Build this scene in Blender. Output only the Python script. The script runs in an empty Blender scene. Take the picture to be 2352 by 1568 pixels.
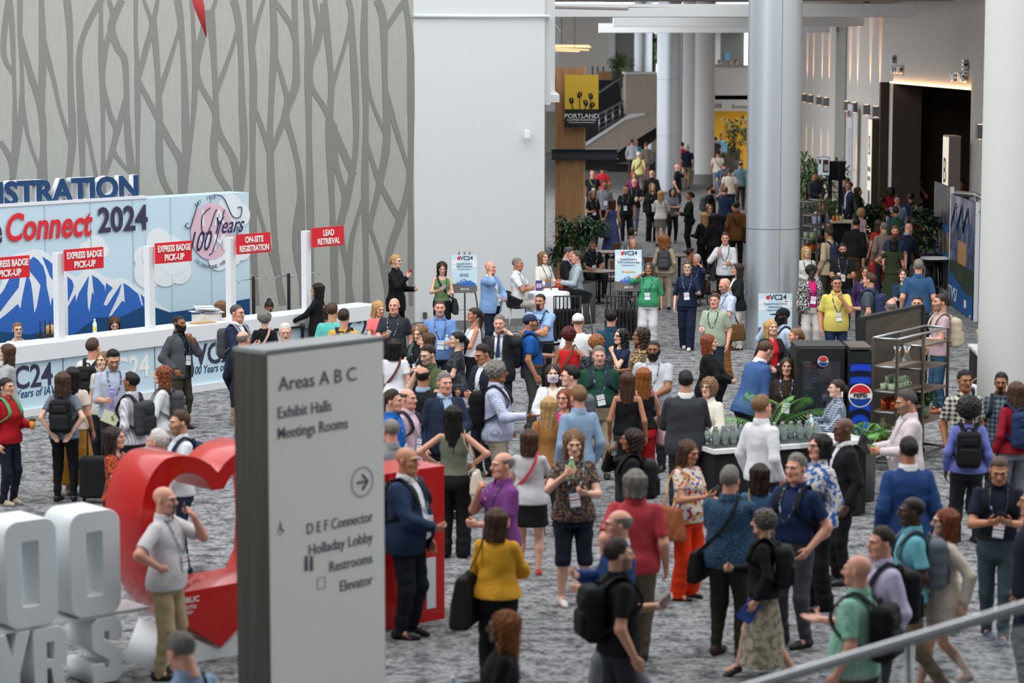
import bpy, bmesh, math, random
import numpy as np
from mathutils import Vector, Matrix
from mathutils.geometry import tessellate_polygon
SC = bpy.context.scene
COL = SC.collection
PI = math.pi
FPX = 5553.0                       # focal length in pixels of the 2352 px wide frame (85 mm lens)
CAMH = 5.6                         # the photographer stands on an upper landing
HORIZON = 130.0
TH = math.atan((784 - HORIZON) / FPX)
CT, ST = math.cos(TH), math.sin(TH)
cam_data = bpy.data.cameras.new('camera')
cam = bpy.data.objects.new('camera', cam_data)
COL.objects.link(cam)
cam.location = (0, 0, CAMH)
cam.rotation_euler = (PI / 2 - TH, 0, 0)
cam_data.sensor_width = 36
cam_data.lens = 36 * FPX / 2352
cam_data.clip_start = 0.5
cam_data.clip_end = 500
cam_data.dof.use_dof = True
cam_data.dof.focus_distance = 43
cam_data.dof.aperture_fstop = 1.8
SC.camera = cam
wd = bpy.data.worlds.new('world')
SC.world = wd
wd.use_nodes = True
wn = wd.node_tree
bg = wn.nodes['Background']
bg.inputs[0].default_value = (0.955, 0.98, 1.0, 1)
bg.inputs[1].default_value = 2.15
sun = bpy.data.lights.new('overcast_sun', 'SUN')
sun.energy = 1.6
sun.angle = math.radians(70)
sun.color = (1, 0.98, 0.95)
sun_o = bpy.data.objects.new('overcast_sun', sun)
COL.objects.link(sun_o)
sun_o.location = (-10, 20, 30)
sun_o.rotation_euler = (math.radians(28), math.radians(-24), 0)
SC.view_settings.view_transform = 'Standard'
SC.view_settings.look = 'None'
SC.view_settings.gamma = 1
SC.view_settings.use_curve_mapping = False
SC.view_settings.exposure = 0.0
def ray(px, py):
 u, v = (px - 1176) / FPX, (py - 784) / FPX
 return np.array([u, CT - v * ST, -ST - v * CT])
CAM = np.array([0, 0, CAMH])
def at(px, py, z=0.0):             # where the line of sight meets the level z
 r = ray(px, py); return CAM + r * ((z - CAMH) / r[2])
def atd(px, py, d):                # where it meets the distance d
 r = ray(px, py); return CAM + r * (d / r[1])
def hit(px, py, P0, u):            # where it meets the upright plane through P0 along u
 r = ray(px, py); n = np.array([u[1], -u[0]])
 t = ((P0[0]) * n[0] + P0[1] * n[1]) / (r[0] * n[0] + r[1] * n[1])
 return CAM + r * t
def gd(py):                        # ground distance of an image row
 return at(1176, py)[1]
def on_ray(px, d):                 # ground x at distance d under an image column
 return (px - 1176) / FPX * (d * CT + CAMH * ST)
def s2l(c):
 return tuple((x / 12.92 if x <= 0.04045 else ((x + 0.055) / 1.055) ** 2.4) for x in c)
def rgb(c):
 if isinstance(c, str):
  c = c.lstrip('#')
  if len(c) == 3: c = ''.join(k * 2 for k in c)
  c = tuple(int(c[i:i + 2], 16) / 255 for i in (0, 2, 4))
  return s2l(c)
 return tuple(c)
MATS = {}
class NT:
 def __init__(s, m):
  s.nt = m.node_tree; s.b = s.nt.nodes['Principled BSDF']
 def n(s, t, **k):
  x = s.nt.nodes.new(t)
  for a, v in k.items(): setattr(x, a, v)
  return x
 def l(s, a, b): s.nt.links.new(a, b)
 def coord(s, scale=(1, 1, 1), rot=(0, 0, 0), kind='Object'):
  tc = s.n('ShaderNodeTexCoord'); mp = s.n('ShaderNodeMapping')
  mp.inputs['Scale'].default_value = scale; mp.inputs['Rotation'].default_value = rot
  s.l(tc.outputs[kind], mp.inputs[0]); return mp.outputs[0]
 def noise(s, co, scale, detail=3, rough=.5):
  x = s.n('ShaderNodeTexNoise'); x.inputs['Scale'].default_value = scale
  x.inputs['Detail'].default_value = detail; x.inputs['Roughness'].default_value = rough
  s.l(co, x.inputs['Vector']); return x
 def ramp(s, fac, stops, interp='LINEAR'):
  x = s.n('ShaderNodeValToRGB'); cr = x.color_ramp; cr.interpolation = interp
  while len(cr.elements) < len(stops): cr.elements.new(1)
  for e, (p, c) in zip(cr.elements, stops):
   e.position = p; e.color = (*rgb(c), 1)
  s.l(fac, x.inputs[0]); return x.outputs[0]
 def bump(s, h, strength=.3, dist=.01):
  x = s.n('ShaderNodeBump'); x.inputs['Strength'].default_value = strength
  x.inputs['Distance'].default_value = dist
  s.l(h, x.inputs['Height']); s.l(x.outputs[0], s.b.inputs['Normal'])
def mat(name, color, rough=.6, metal=0.0, spec=.5, emit=None, es=1.0, coat=0, trans=0, alpha=1, fn=None):
 if name in MATS: return MATS[name]
 m = bpy.data.materials.new(name); m.use_nodes = True
 b = m.node_tree.nodes['Principled BSDF']
 b.inputs['Base Color'].default_value = (*rgb(color), 1)
 b.inputs['Roughness'].default_value = rough
 b.inputs['Metallic'].default_value = metal
 b.inputs['Specular IOR Level'].default_value = spec
 b.inputs['Coat Weight'].default_value = coat
 b.inputs['Transmission Weight'].default_value = trans
 b.inputs['Alpha'].default_value = alpha
 if emit is not None:
  b.inputs['Emission Color'].default_value = (*rgb(emit), 1)
  b.inputs['Emission Strength'].default_value = es
 if fn: fn(NT(m))
 MATS[name] = m
 return m
def tag(o, label=None, cat=None, group=None, kind=None):
 if label:
  o['label'] = label
 if cat: o['category'] = cat
 if group: o['group'] = group
 if kind: o['kind'] = kind
 return o
WORLD = set()                      # Empties whose parts are modelled in world coordinates
def wempty(name, loc, label, cat, group=None):
 o = empty(name, loc, 0, label, cat, group); WORLD.add(o.name); return o
def link(name, me, mats=(), parent=None, loc=None, rotz=None):
 o = bpy.data.objects.new(name, me); COL.objects.link(o)
 if me is not None:
  for m in (mats if isinstance(mats, (list, tuple)) else [mats]): me.materials.append(m)
 if parent is not None:
  o.parent = parent
  if parent.name in WORLD: o.matrix_parent_inverse = Matrix.Translation(-parent.location)
 if loc is not None: o.location = loc
 if rotz is not None: o.rotation_euler = (0, 0, rotz)
 return o
def empty(name, loc=(0, 0, 0), rotz=0, label=None, cat=None, group=None):
 o = bpy.data.objects.new(name, None); COL.objects.link(o)
 o.location = loc; o.rotation_euler = (0, 0, rotz)
 return tag(o, label, cat, group)
def npmesh(name, V, F, smooth=True, mi=None, T=None):
 """V (n,3) float, F (m,4) quads and optional T (k,3) triangles"""
 me = bpy.data.meshes.new(name)
 V = np.asarray(V, np.float32); F = np.asarray(F, np.int32).reshape(-1, 4)
 loops = F.ravel(); ls = np.arange(len(F), dtype=np.int32) * 4; lt = np.full(len(F), 4, np.int32)
 if T is not None and len(T):
  T = np.asarray(T, np.int32); ls = np.concatenate([ls, len(loops) + np.arange(len(T), dtype=np.int32) * 3])
  lt = np.concatenate([lt, np.full(len(T), 3, np.int32)]); loops = np.concatenate([loops, T.ravel()])
 me.vertices.add(len(V)); me.vertices.foreach_set('co', V.ravel())
 me.loops.add(len(loops)); me.loops.foreach_set('vertex_index', loops)
 me.polygons.add(len(ls)); me.polygons.foreach_set('loop_start', ls)
 if mi is not None: me.polygons.foreach_set('material_index', np.asarray(mi, np.int32))
 me.polygons.foreach_set('use_smooth', np.full(len(ls), bool(smooth)))
 me.update(calc_edges=True); me.validate()
 return me
class MB:
 """collects boxes, tubes, lathes and polygons into ONE mesh"""
 def __init__(s): s.bm = bmesh.new()
 def box(s, c, size, rot=None, bevel=0, seg=2):
  r = bmesh.ops.create_cube(s.bm, size=1)
  vs = r['verts']
  M = Matrix.Translation(Vector(c)) @ (rot.to_4x4() if rot is not None else Matrix()) @ Matrix.Diagonal((*size, 1))
  bmesh.ops.transform(s.bm, matrix=M, verts=vs)
  if bevel:
   es = list({e for v in vs for e in v.link_edges})
   bmesh.ops.bevel(s.bm, geom=es, offset=bevel, segments=seg, affect='EDGES', profile=.5)
  return s
 def tube(s, pts, r, n=10, cap=True):
  pts = [Vector(p) for p in pts]; rings = []
  rs = r if isinstance(r, (list, tuple)) else [r] * len(pts)
  up = None
  for i, p in enumerate(pts):
   t = (pts[min(i + 1, len(pts) - 1)] - pts[max(i - 1, 0)]).normalized()
   if up is None or abs(t.dot(up)) > .98:
    up = Vector((0, 0, 1)) if abs(t.z) < .9 else Vector((1, 0, 0))
   a = t.cross(up).normalized(); b = a.cross(t).normalized(); up = b
   rings.append([s.bm.verts.new(p + (a * math.cos(2 * PI * k / n) + b * math.sin(2 * PI * k / n)) * rs[i]) for k in range(n)])
  for A, B in zip(rings, rings[1:]):
   for k in range(n):
    f = s.bm.faces.new((A[k], A[(k + 1) % n], B[(k + 1) % n], B[k])); f.smooth = True
  if cap:
   s.bm.faces.new(rings[0]); s.bm.faces.new(list(reversed(rings[-1])))
  return s
 def lathe(s, prof, n=24, c=(0, 0, 0), cap=True):
  rings = []
  for r, z in prof:
   rings.append([s.bm.verts.new((c[0] + r * math.cos(2 * PI * k / n), c[1] + r * math.sin(2 * PI * k / n), c[2] + z)) for k in range(n)])
  for A, B in zip(rings, rings[1:]):
   for k in range(n):
    f = s.bm.faces.new((A[k], A[(k + 1) % n], B[(k + 1) % n], B[k])); f.smooth = True
  if cap:
   s.bm.faces.new(list(reversed(rings[0]))); s.bm.faces.new(rings[-1])
  return s
 def poly(s, pts):
  vs = [s.bm.verts.new(Vector(p)) for p in pts]
  for t in tessellate_polygon([[v.co for v in vs]]):
   try: s.bm.faces.new([vs[i] for i in t])
   except ValueError: pass
  return s
 def quad(s, *pts):
  s.bm.faces.new([s.bm.verts.new(Vector(p)) for p in pts]); return s
 def build(s, name, m, parent=None, loc=None, rotz=None):
  me = bpy.data.meshes.new(name); bmesh.ops.recalc_face_normals(s.bm, faces=s.bm.faces)
  s.bm.to_mesh(me); s.bm.free()
  return link(name, me, m, parent, loc, rotz)
def frame(o, u, n):
 """matrix: local x along u, local y up, local z along n"""
 u = Vector((*u, 0)) if len(u) == 2 else Vector(u); n = Vector((*n, 0)) if len(n) == 2 else Vector(n)
 z = Vector((0, 0, 1))
 M = Matrix((u, z, n)).transposed().to_4x4(); M.translation = Vector(o); return M
def to_mesh(o):
 dg = bpy.context.evaluated_depsgraph_get(); dg.update()
 me = bpy.data.meshes.new_from_object(o.evaluated_get(dg))
 cd = o.data; nm = o.name; bpy.data.objects.remove(o)
 bpy.data.curves.remove(cd)
 return me
def curve_mesh(loops, depth, bevel=0):
 c = bpy.data.curves.new('c', 'CURVE'); c.dimensions = '2D'; c.fill_mode = 'BOTH'
 c.extrude = depth / 2 - bevel; c.bevel_depth = bevel; c.bevel_resolution = 2
 if bevel: c.offset = -bevel
 for L in loops:
  sp = c.splines.new('POLY'); sp.points.add(len(L) - 1); sp.use_cyclic_u = True
  for p, q in zip(sp.points, L): p.co = (q[0], q[1], 0, 1)
 o = bpy.data.objects.new('c', c); COL.objects.link(o)
 return to_mesh(o)
def extrude(name, loops, depth, M, m, parent=None, bevel=0):
 me = curve_mesh(loops, depth, bevel)
 me.transform(M @ Matrix.Translation((0, 0, -depth / 2)))
 return link(name, me, m, parent)
def text(body, size, M, m, parent=None, name='lettering', bold=0.0, sx=1.0, shear=0.0, align='CENTER', depth=0.004, gap=1.0, track=1.0, W=None, cap=None):
 c = bpy.data.curves.new('t', 'FONT'); c.body = body; c.size = size; c.align_x = align; c.align_y = 'CENTER'
 c.offset = bold * size; c.shear = shear; c.extrude = depth / 2; c.space_line = gap; c.space_character = track
 c.resolution_u = 3
 o = bpy.data.objects.new('t', c); COL.objects.link(o)
 me = to_mesh(o)
 v = np.empty(len(me.vertices) * 3, np.float32); me.vertices.foreach_get('co', v); v = v.reshape(-1, 3)
 sy = 1.0
 if cap: me.transform(Matrix.Translation((0, .365 * size - v[:, 1].max(), 0)))
 if W: sx = W / max(1e-6, v[:, 0].max() - v[:, 0].min())
 if cap: sy = cap / (.729 * size)
 me.transform(M @ Matrix.Diagonal((sx, sy, 1, 1)) @ Matrix.Translation((0, 0, depth / 2)))
 return link(name, me, m, parent)
def rrect(x0, y0, x1, y1, r, n=6):
 P = []
 for cx, cy, a in ((x1 - r, y1 - r, 0), (x0 + r, y1 - r, 90), (x0 + r, y0 + r, 180), (x1 - r, y0 + r, 270)):
  for k in range(n + 1):
   t = math.radians(a + 90 * k / n); P.append((cx + r * math.cos(t), cy + r * math.sin(t)))
 return P
def circ(cx, cy, r, n=32, ry=None):
 return [(cx + r * math.cos(2 * PI * k / n), cy + (ry or r) * math.sin(2 * PI * k / n)) for k in range(n)]
def smin(a, b, k):
 h = np.clip(.5 + .5 * (b - a) / k, 0, 1); return b + (a - b) * h - k * h * (1 - h)
def nets(fn, lo, hi, vox):
 """surface nets of fn(X,Y,Z)<0 inside the box lo..hi"""
 lo = np.asarray(lo, float); hi = np.asarray(hi, float)
 n = np.maximum(np.ceil((hi - lo) / vox).astype(int), 2) + 1
 ax = [lo[i] + vox * np.arange(n[i]) for i in range(3)]
 X, Y, Z = np.meshgrid(*[a.astype(np.float32) for a in ax], indexing='ij', sparse=True)
 D = np.broadcast_to(fn(X, Y, Z), n).astype(np.float32)
 D = np.pad(D, 1, constant_values=1.0); lo = lo - vox
 S = D < 0
 c = np.zeros(np.array(D.shape) - 1, np.int8)
 for dx in (0, 1):
  for dy in (0, 1):
   for dz in (0, 1):
    c += S[dx:dx + c.shape[0], dy:dy + c.shape[1], dz:dz + c.shape[2]]
 I, J, K = np.nonzero((c > 0) & (c < 8))
 if len(I) == 0: return np.zeros((0, 3)), np.zeros((0, 4), int)
 idx = np.full(c.shape, -1, np.int32); idx[I, J, K] = np.arange(len(I))
 P = np.zeros((len(I), 3)); W = np.zeros(len(I))
 for a in range(3):
  o = [0, 0, 0]; o[a] = 1
  for u in (0, 1):
   for v in (0, 1):
    b = [0, 0, 0]; q = [i for i in range(3) if i != a]; b[q[0]] = u; b[q[1]] = v
    d0 = D[I + b[0], J + b[1], K + b[2]]; d1 = D[I + b[0] + o[0], J + b[1] + o[1], K + b[2] + o[2]]
    m = (d0 < 0) != (d1 < 0); t = np.where(m, d0 / np.where(m, d0 - d1, 1), 0)
    p = np.stack([np.full(len(I), b[i], float) for i in range(3)], 1); p[:, a] += t
    P += p * m[:, None]; W += m
 V = (np.stack([I, J, K], 1) + P / W[:, None]) * vox + lo
 Q = []
 for a in range(3):
  q = [(a + 1) % 3, (a + 2) % 3]; sl0 = [slice(None)] * 3; sl1 = [slice(None)] * 3
  sl0[a] = slice(0, -1); sl1[a] = slice(1, None)
  A, B = S[tuple(sl0)], S[tuple(sl1)]
  E = np.array(np.nonzero(A != B)); m = (E[q[0]] > 0) & (E[q[1]] > 0); E = E[:, m]
  flip = A[tuple(E)]
  def cell(du, dv):
   e = E.copy(); e[q[0]] -= du; e[q[1]] -= dv; return idx[tuple(e)]
  f = np.stack([cell(0, 0), cell(1, 0), cell(1, 1), cell(0, 1)], 1)
  f[~flip] = f[~flip][:, ::-1]; Q.append(f)
 F = np.concatenate(Q); F = F[(F >= 0).all(1)]
 return V, F
def cone(X, Y, Z, a, b, ra, rb):
 """tapered limb from a to b"""
 a = np.asarray(a, float); d = np.asarray(b, float) - a; L2 = max(d @ d, 1e-9)
 px, py, pz = X - a[0], Y - a[1], Z - a[2]
 t = np.clip((px * d[0] + py * d[1] + pz * d[2]) / L2, 0, 1)
 return np.sqrt((px - t * d[0]) ** 2 + (py - t * d[1]) ** 2 + (pz - t * d[2]) ** 2) - (ra + (rb - ra) * t)
def ell(X, Y, Z, c, r):
 x, y, z = (X - c[0]) / r[0], (Y - c[1]) / r[1], (Z - c[2]) / r[2]
 q = np.sqrt(x * x + y * y + z * z); return (q - 1) * min(r)
def rbox(X, Y, Z, c, h, r):
 x, y, z = np.abs(X - c[0]) - h[0] + r, np.abs(Y - c[1]) - h[1] + r, np.abs(Z - c[2]) - h[2] + r
 return np.sqrt(np.maximum(x, 0) ** 2 + np.maximum(y, 0) ** 2 + np.maximum(z, 0) ** 2) + np.minimum(np.maximum(x, np.maximum(y, z)), 0) - r
def join(*parts):
 Vs, Fs, Ms, n = [], [], [], 0
 for V, F, M in parts:
  if len(V) == 0: continue
  Vs.append(V); Fs.append(F + n); Ms.append(M if not np.isscalar(M) else np.full(len(F), M)); n += len(V)
 return np.concatenate(Vs), np.concatenate(Fs), np.concatenate(Ms)
def head_sdf(X, Y, Z, var):
 fem = var == 'f'
 jw = .052 if fem else .060
 d = ell(X, Y, Z, (0, .016, .034), (.076, .096, .082))
 d = smin(d, ell(X, Y, Z, (0, -.030, -.034), (jw + .004, .062, .084)), .03)
 d = smin(d, cone(X, Y, Z, (-jw * .55, -.058, -.088), (jw * .55, -.058, -.088), .022, .022), .03)
 d = smin(d, ell(X, Y, Z, (0, -.074, -.100), (.022, .018, .016)), .02)
 for s in (-1, 1):
  d = smin(d, ell(X, Y, Z, (s * .040, -.054, -.022), (.026, .028, .026)), .02)
  d = smin(d, cone(X, Y, Z, (s * .046, -.074, .026), (s * .010, -.090, .028), .010, .010), .012)
  e = ell(X, Y, Z, (s * .032, -.100, .008), (.019, .018, .012))
  d = -smin(-d, e, .008)
  d = smin(d, ell(X, Y, Z, (s * .032, -.074, .008), (.0145, .0145, .0135)), .003)
  ear = ell(X, Y, Z, (s * .079, .012, -.006), (.009, .021, .032))
  d = smin(d, ear, .006)
 d = smin(d, cone(X, Y, Z, (0, -.090, .012), (0, -.113, -.022), .009, .0135), .010)
 for s in (-1, 1): d = smin(d, ell(X, Y, Z, (s * .013, -.102, -.027), (.009, .011, .008)), .006)
 d = smin(d, ell(X, Y, Z, (0, -.088, -.050), (.024, .012, .0065)), .006)
 d = smin(d, ell(X, Y, Z, (0, -.086, -.062), (.019, .012, .0075)), .005)
 nr = .047 if fem else .058
 d = smin(d, cone(X, Y, Z, (0, .022, -.06), (0, .030, -.22), nr, nr * 1.04), .025)
 return d
HEADS = {}
def head_mesh(var, vox):
 k = (var, vox)
 if k in HEADS: return HEADS[k]
 V, F = nets(lambda X, Y, Z: head_sdf(X, Y, Z, var), (-.10, -.14, -.185), (.10, .13, .125), vox)
 m = V[:, 2] < -.178
 C = V[F].mean(1); ax, y, z = np.abs(C[:, 0]), C[:, 1], C[:, 2]
 M = np.zeros(len(F), int)
 g = 1.0 if vox < .008 else 1.35
 eye = (((ax - .032) / (.0120 * g)) ** 2 + ((z - .008) / (.0055 * g)) ** 2 < 1) & (y < -.066)
 M[eye] = 2
 M[eye & (np.abs(ax - .032) < .0065 * g)] = 3
 lid = (((ax - .032) / (.0155 * g)) ** 2 + ((z - .0145) / (.0036 * g)) ** 2 < 1) & (y < -.066); M[lid] = 3 if var == 'f' else 4
 M[(z > .0235) & (z < .0315) & (ax > .012) & (ax < .048) & (y < -.066)] = 4
 M[(z > -.068) & (z < -.0455) & (ax < .024 - np.abs(z + .057) * .8) & (y < -.080)] = 1
 HEADS[k] = (V, F, M); return HEADS[k]
HAIRS = {}
def hair_sdf(X, Y, Z, st):
 th = np.arctan2(X, Y + .0)
 skull = ell(X, Y, Z, (0, .016, .034), (.076, .096, .082))
 zl = np.interp(Y, (-.12, -.075, -.048, -.022, -.004, .03, .08, .12), (.086, .077, .056, .030, -.004, -.022, -.066, -.080)).astype(np.float32)   # forehead, temple, sideburn, nape
 zl = zl + .012 * np.clip((np.abs(X) - .026) / .02, 0, 1) * (Y < -.035) + .003 * np.sin(X * 210 + Y * 90)
 line = (zl - Z) * .75
 tp = np.clip((Z - zl) / .055, 0, 1) ** .6
 fine = .0022 * np.sin(th * 46 + Z * 60 + 1.5 * np.sin(Z * 90)) + .0014 * np.sin(th * 83 - Z * 40)
 if st == 'buzz': return np.maximum(skull - .006 * tp + .0005, line)
 if st == 'balding':
  d = np.maximum(skull - .008 * tp, np.maximum(line - .004, Z - .060 - .30 * (np.abs(X) - .06) - .10 * np.clip(Y, 0, .1)))
  return d + fine
 if st in ('short', 'shortfull'):
  t = .013 if st == 'short' else .020
  top = ell(X, Y, Z, (0, .008, .058), (.073, .080, .076)) + .002
  d = np.minimum(skull - t * .62 * tp, top - t * .45 * tp + .012 * (1 - tp))
  return np.maximum(d + fine * 1.8 * tp, line)
 if st == 'flat':
  d = np.maximum(smin(skull - .007 * tp, ell(X, Y, Z, (0, -.012, .075), (.066, .072, .060)) + .02 * (1 - tp), .012) + fine * 2.2 * tp, line)
  return d
 lump = .008 * np.sin(X * 85 + 2 * np.sin(Z * 50)) * np.sin(Y * 80 + 1.3) * np.sin(Z * 78 + 2.1 * np.sin(X * 40))
 if st == 'afro':
  d = ell(X, Y, Z, (0, .035, .045), (.150, .150, .150)) + lump * 1.5
  return np.maximum(d, -ell(X, Y, Z, (0, -.135, -.045), (.082, .10, .115)))
 if st in ('curly', 'curlybob'):
  d = ell(X, Y, Z, (0, .022, .030 if st == 'curly' else -.002), (.112, .122, .112 if st == 'curly' else .135)) + lump * 1.8
  return np.maximum(d, -ell(X, Y, Z, (0, -.122, -.055), (.072, .085, .118)))
 if st == 'pony':
  d = smin(np.maximum(skull - .009, line), cone(X, Y, Z, (0, .112, .045), (0, .150, -.03), .026, .036), .015)
  d = smin(d, cone(X, Y, Z, (0, .150, -.03), (0, .120, -.21), .036, .014), .02); return d + fine * 1.5
 if st == 'bun': return smin(np.maximum(skull - .009, line), ell(X, Y, Z, (0, .085, .105), (.045, .045, .042)), .01) + fine
 if st == 'lowbun': return smin(np.maximum(skull - .010, line), ell(X, Y, Z, (0, .118, -.010), (.048, .040, .052)), .015) + fine
 L = {'bob': -.115, 'mid': -.19, 'long': -.30, 'xlong': -.40, 'curlylong': -.27, 'braids': -.46, 'dreads': -.12}[st]
 wide = {'curlylong': .125, 'dreads': .112}.get(st, .098)
 zc = (.06 + L) / 2; hz = (.06 - L) / 2
 sh = ell(X, Y, Z, (0, .028, .03), (wide - .008, .112, .095))
 tp = 1 - .25 * np.clip((-.10 - Z) / .30, 0, 1)
 cx, cy = X / (wide * tp), (Y - .050) / (.068 * tp + .01)
 col = np.maximum((np.sqrt(cx * cx + cy * cy) - 1) * .065, np.abs(Z - zc) - hz)
 for s in (-1, 1):
  if st not in ('dreads',): col = smin(col, cone(X, Y, Z, (s * .075, -.012, .02), (s * (wide - .022), -.018, max(L, -.24) + .03), .022, .020), .02)
 d = smin(sh, col, .03)
 d = np.maximum(d, -ell(X, Y, Z, (0, -.118, -.052), (.067, .105, .146)))      # face opening
 if st == 'curlylong': d = d + lump * 1.7
 elif st in ('braids', 'dreads'): d = d + .006 * np.sin(th * 26 + 1.2 * np.sin(Z * 30)) + .003 * np.sin(Z * 130 + th * 9)
 else: d = d + fine * 1.8 + .003 * np.sin(th * 13 + Z * 16)
 return d
def hair_mesh(st, vox):
 k = (st, vox)
 if k not in HAIRS:
  z0 = {'mid': -.22, 'long': -.33, 'xlong': -.43, 'curlylong': -.31, 'braids': -.49, 'pony': -.23}.get(st, -.16)
  V, F = nets(lambda X, Y, Z: hair_sdf(X, Y, Z, st), (-.17, -.14, z0), (.17, .20, .21), vox)
  HAIRS[k] = npmesh('hair_' + st, V, F)
  HAIRS[k].materials.append(None)
 return HAIRS[k]
def cap_mesh(vox):
 if 'cap' not in HAIRS:
  def f(X, Y, Z):
   d = np.maximum(ell(X, Y, Z, (0, .014, .040), (.086, .106, .086)), .028 - Z - .12 * Y)
   br = np.maximum(ell(X, Y, Z, (0, -.115, .040), (.074, .085, .05)), np.abs(Z - .042 - .10 * (Y + .09) + 1.6 * X * X) - .005)
   return smin(d, np.maximum(br, Y + .05), .006)
  V, F = nets(f, (-.11, -.22, .0), (.11, .14, .14), .006); HAIRS['cap'] = npmesh('cap', V, F); HAIRS['cap'].materials.append(None)
 return HAIRS['cap']
def beard_mesh(st, vox):
 k = ('beard', st, vox)
 if k not in HAIRS:
  t = {'mask': .010, 'full': .008, 'short': .0022, 'goatee': .005, 'moustache': .006}[st]
  def f(X, Y, Z):
   d = head_sdf(X, Y, Z, 'm') - t
   keep = np.maximum(np.maximum(Z + .036 - .9 * np.clip(np.abs(X) - .034, 0, 1), Y + .004), -(Z + .135))
   if st == 'goatee': keep = np.maximum(keep, np.abs(X) - .030)
   if st == 'mask': keep = np.maximum(np.abs(Z + .060) - .050, Y + .030 + .4 * np.abs(Z + .06))
   elif st == 'moustache': keep = np.maximum(np.maximum(np.abs(X) - .030, np.abs(Z + .040) - .009), Y + .06)
   else: keep = np.maximum(keep, -ell(X, Y, Z, (0, -.10, -.056), (.024, .04, .0105)))
   return np.maximum(d, keep)
  V, F = nets(f, (-.09, -.14, -.15), (.09, .02, .02), min(vox, .007)); HAIRS[k] = npmesh('beard', V, F); HAIRS[k].materials.append(None)
 return HAIRS[k]
def glasses_mesh(sun=False):
 k = 'glasses'
 if k not in HAIRS:
  b = MB()
  for s in (-1, 1):
   P = [(s * .034 + .022 * math.cos(t), -.100, .006 + .016 * math.sin(t)) for t in np.linspace(0, 2 * PI, 17)]
   b.tube(P, .0019, 6, False)
   b.tube([(s * .056, -.099, .010), (s * .078, -.06, .012), (s * .082, .01, .006)], .0018, 6)
  b.tube([(-.012, -.101, .010), (.012, -.101, .010)], .0019, 6)
  o = b.build('glasses', []); HAIRS[k] = o.data; bpy.data.objects.remove(o); HAIRS[k].materials.append(None)
 return HAIRS[k]
HANDS = {}
def hand_mesh(pose, vox):
 k = (pose, vox)
 if k in HANDS: return HANDS[k]
 curl = {'relax': (18, 26, 18), 'grip': (48, 62, 40), 'open': (4, 8, 6), 'fist': (80, 88, 55), 'hold': (30, 48, 34)}[pose]
 segs = []
 for i, (y, L) in enumerate(((-.029, .072), (-.010, .080), (.010, .075), (.028, .060))):
  p = np.array([0.0, y * .9, .088 - .004 * abs(i - 1)]); a = 0.0
  sp = (y * .20 if pose == 'open' else y * .05)
  for j, (f, r) in enumerate(((.46, .0092), (.30, .0084), (.24, .0074))):
   a += math.radians(curl[j] + (2 - i) * -2)
   q = p + L * f * np.array([math.sin(a), sp, math.cos(a)]); segs.append((p, q, r, r * .93)); p = q
 ta = {'open': 62, 'relax': 36, 'grip': 40, 'fist': 30, 'hold': 46}[pose]
 p = np.array([.006, -.026, .026]); d1 = np.array([.35, -math.sin(math.radians(ta)), math.cos(math.radians(ta))]); d1 /= np.linalg.norm(d1)
 q = p + .040 * d1; d2 = np.array([.45 if pose != 'open' else .2, -math.sin(math.radians(ta - 30)), math.cos(math.radians(ta - 30))]); d2 /= np.linalg.norm(d2)
 segs += [(p, q, .0135, .0105), (q, q + .032 * d2, .0105, .0085)]
 def f(X, Y, Z):
  d = rbox(X, Y, Z, (0, 0, .050), (.0135, .040, .046), .013)
  d = smin(d, cone(X, Y, Z, (0, 0, -.03), (0, 0, .02), .024, .024), .02)
  t = 1.0
  for a, b, r0, r1 in segs: t = np.minimum(t, cone(X, Y, Z, a, b, r0, r1))
  return smin(d, t, .007)
 V, F = nets(f, (-.05, -.085, -.03), (.105, .06, .185), vox)
 HANDS[k] = (V, F, 0); return HANDS[k]
SHOES = {}
def shoe_mesh(kind):
 if kind not in SHOES:
  def f(X, Y, Z):
   d = smin(cone(X, Y, Z, (0, .045, .040), (0, -.09, .030), .040, .036), cone(X, Y, Z, (0, -.09, .030), (.004, -.165, .024), .042, .030), .03)
   if kind != 'flat': d = smin(d, cone(X, Y, Z, (0, .035, .05), (0, .03, .12 if kind == 'boot' else .085), .040, .040), .03)
   d = np.maximum(d, -Z)
   return np.maximum(d, Z - (.16 if kind == 'boot' else .088 if kind != 'flat' else .05 + .2 * np.maximum(Y, 0)))
  V, F = nets(f, (-.06, -.21, -.008), (.06, .10, .17), .010)
  C = V[F].mean(1); M = (C[:, 2] < .016).astype(int)
  SHOES[kind] = npmesh('shoe_' + kind, V, F, mi=M); SHOES[kind].materials.append(None); SHOES[kind].materials.append(None)
 return SHOES[kind]
PROF = {'m': np.array([(.44, .090, .066, .006), (.50, .098, .072, .006), (.54, .095, .068, .004), (.60, .087, .062, 0), (.66, .092, .066, 0), (.72, .101, .069, .002),
                       (.765, .106, .063, .006), (.795, .100, .052, .010), (.815, .080, .044, .012), (.835, .050, .038, .014), (.86, .034, .034, .014), (.92, .030, .03, .010)]),
  'f': np.array([(.44, .096, .074, .008), (.50, .103, .077, .010), (.54, .098, .070, .006), (.60, .080, .057, .002), (.66, .082, .062, -.004), (.715, .090, .074, -.010),
                       (.765, .091, .060, 0), (.795, .086, .049, .006), (.815, .069, .041, .010), (.835, .042, .034, .012), (.86, .028, .029, .012), (.92, .026, .028, .010)])}
ZT = np.linspace(.40, .93, 160)
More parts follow.
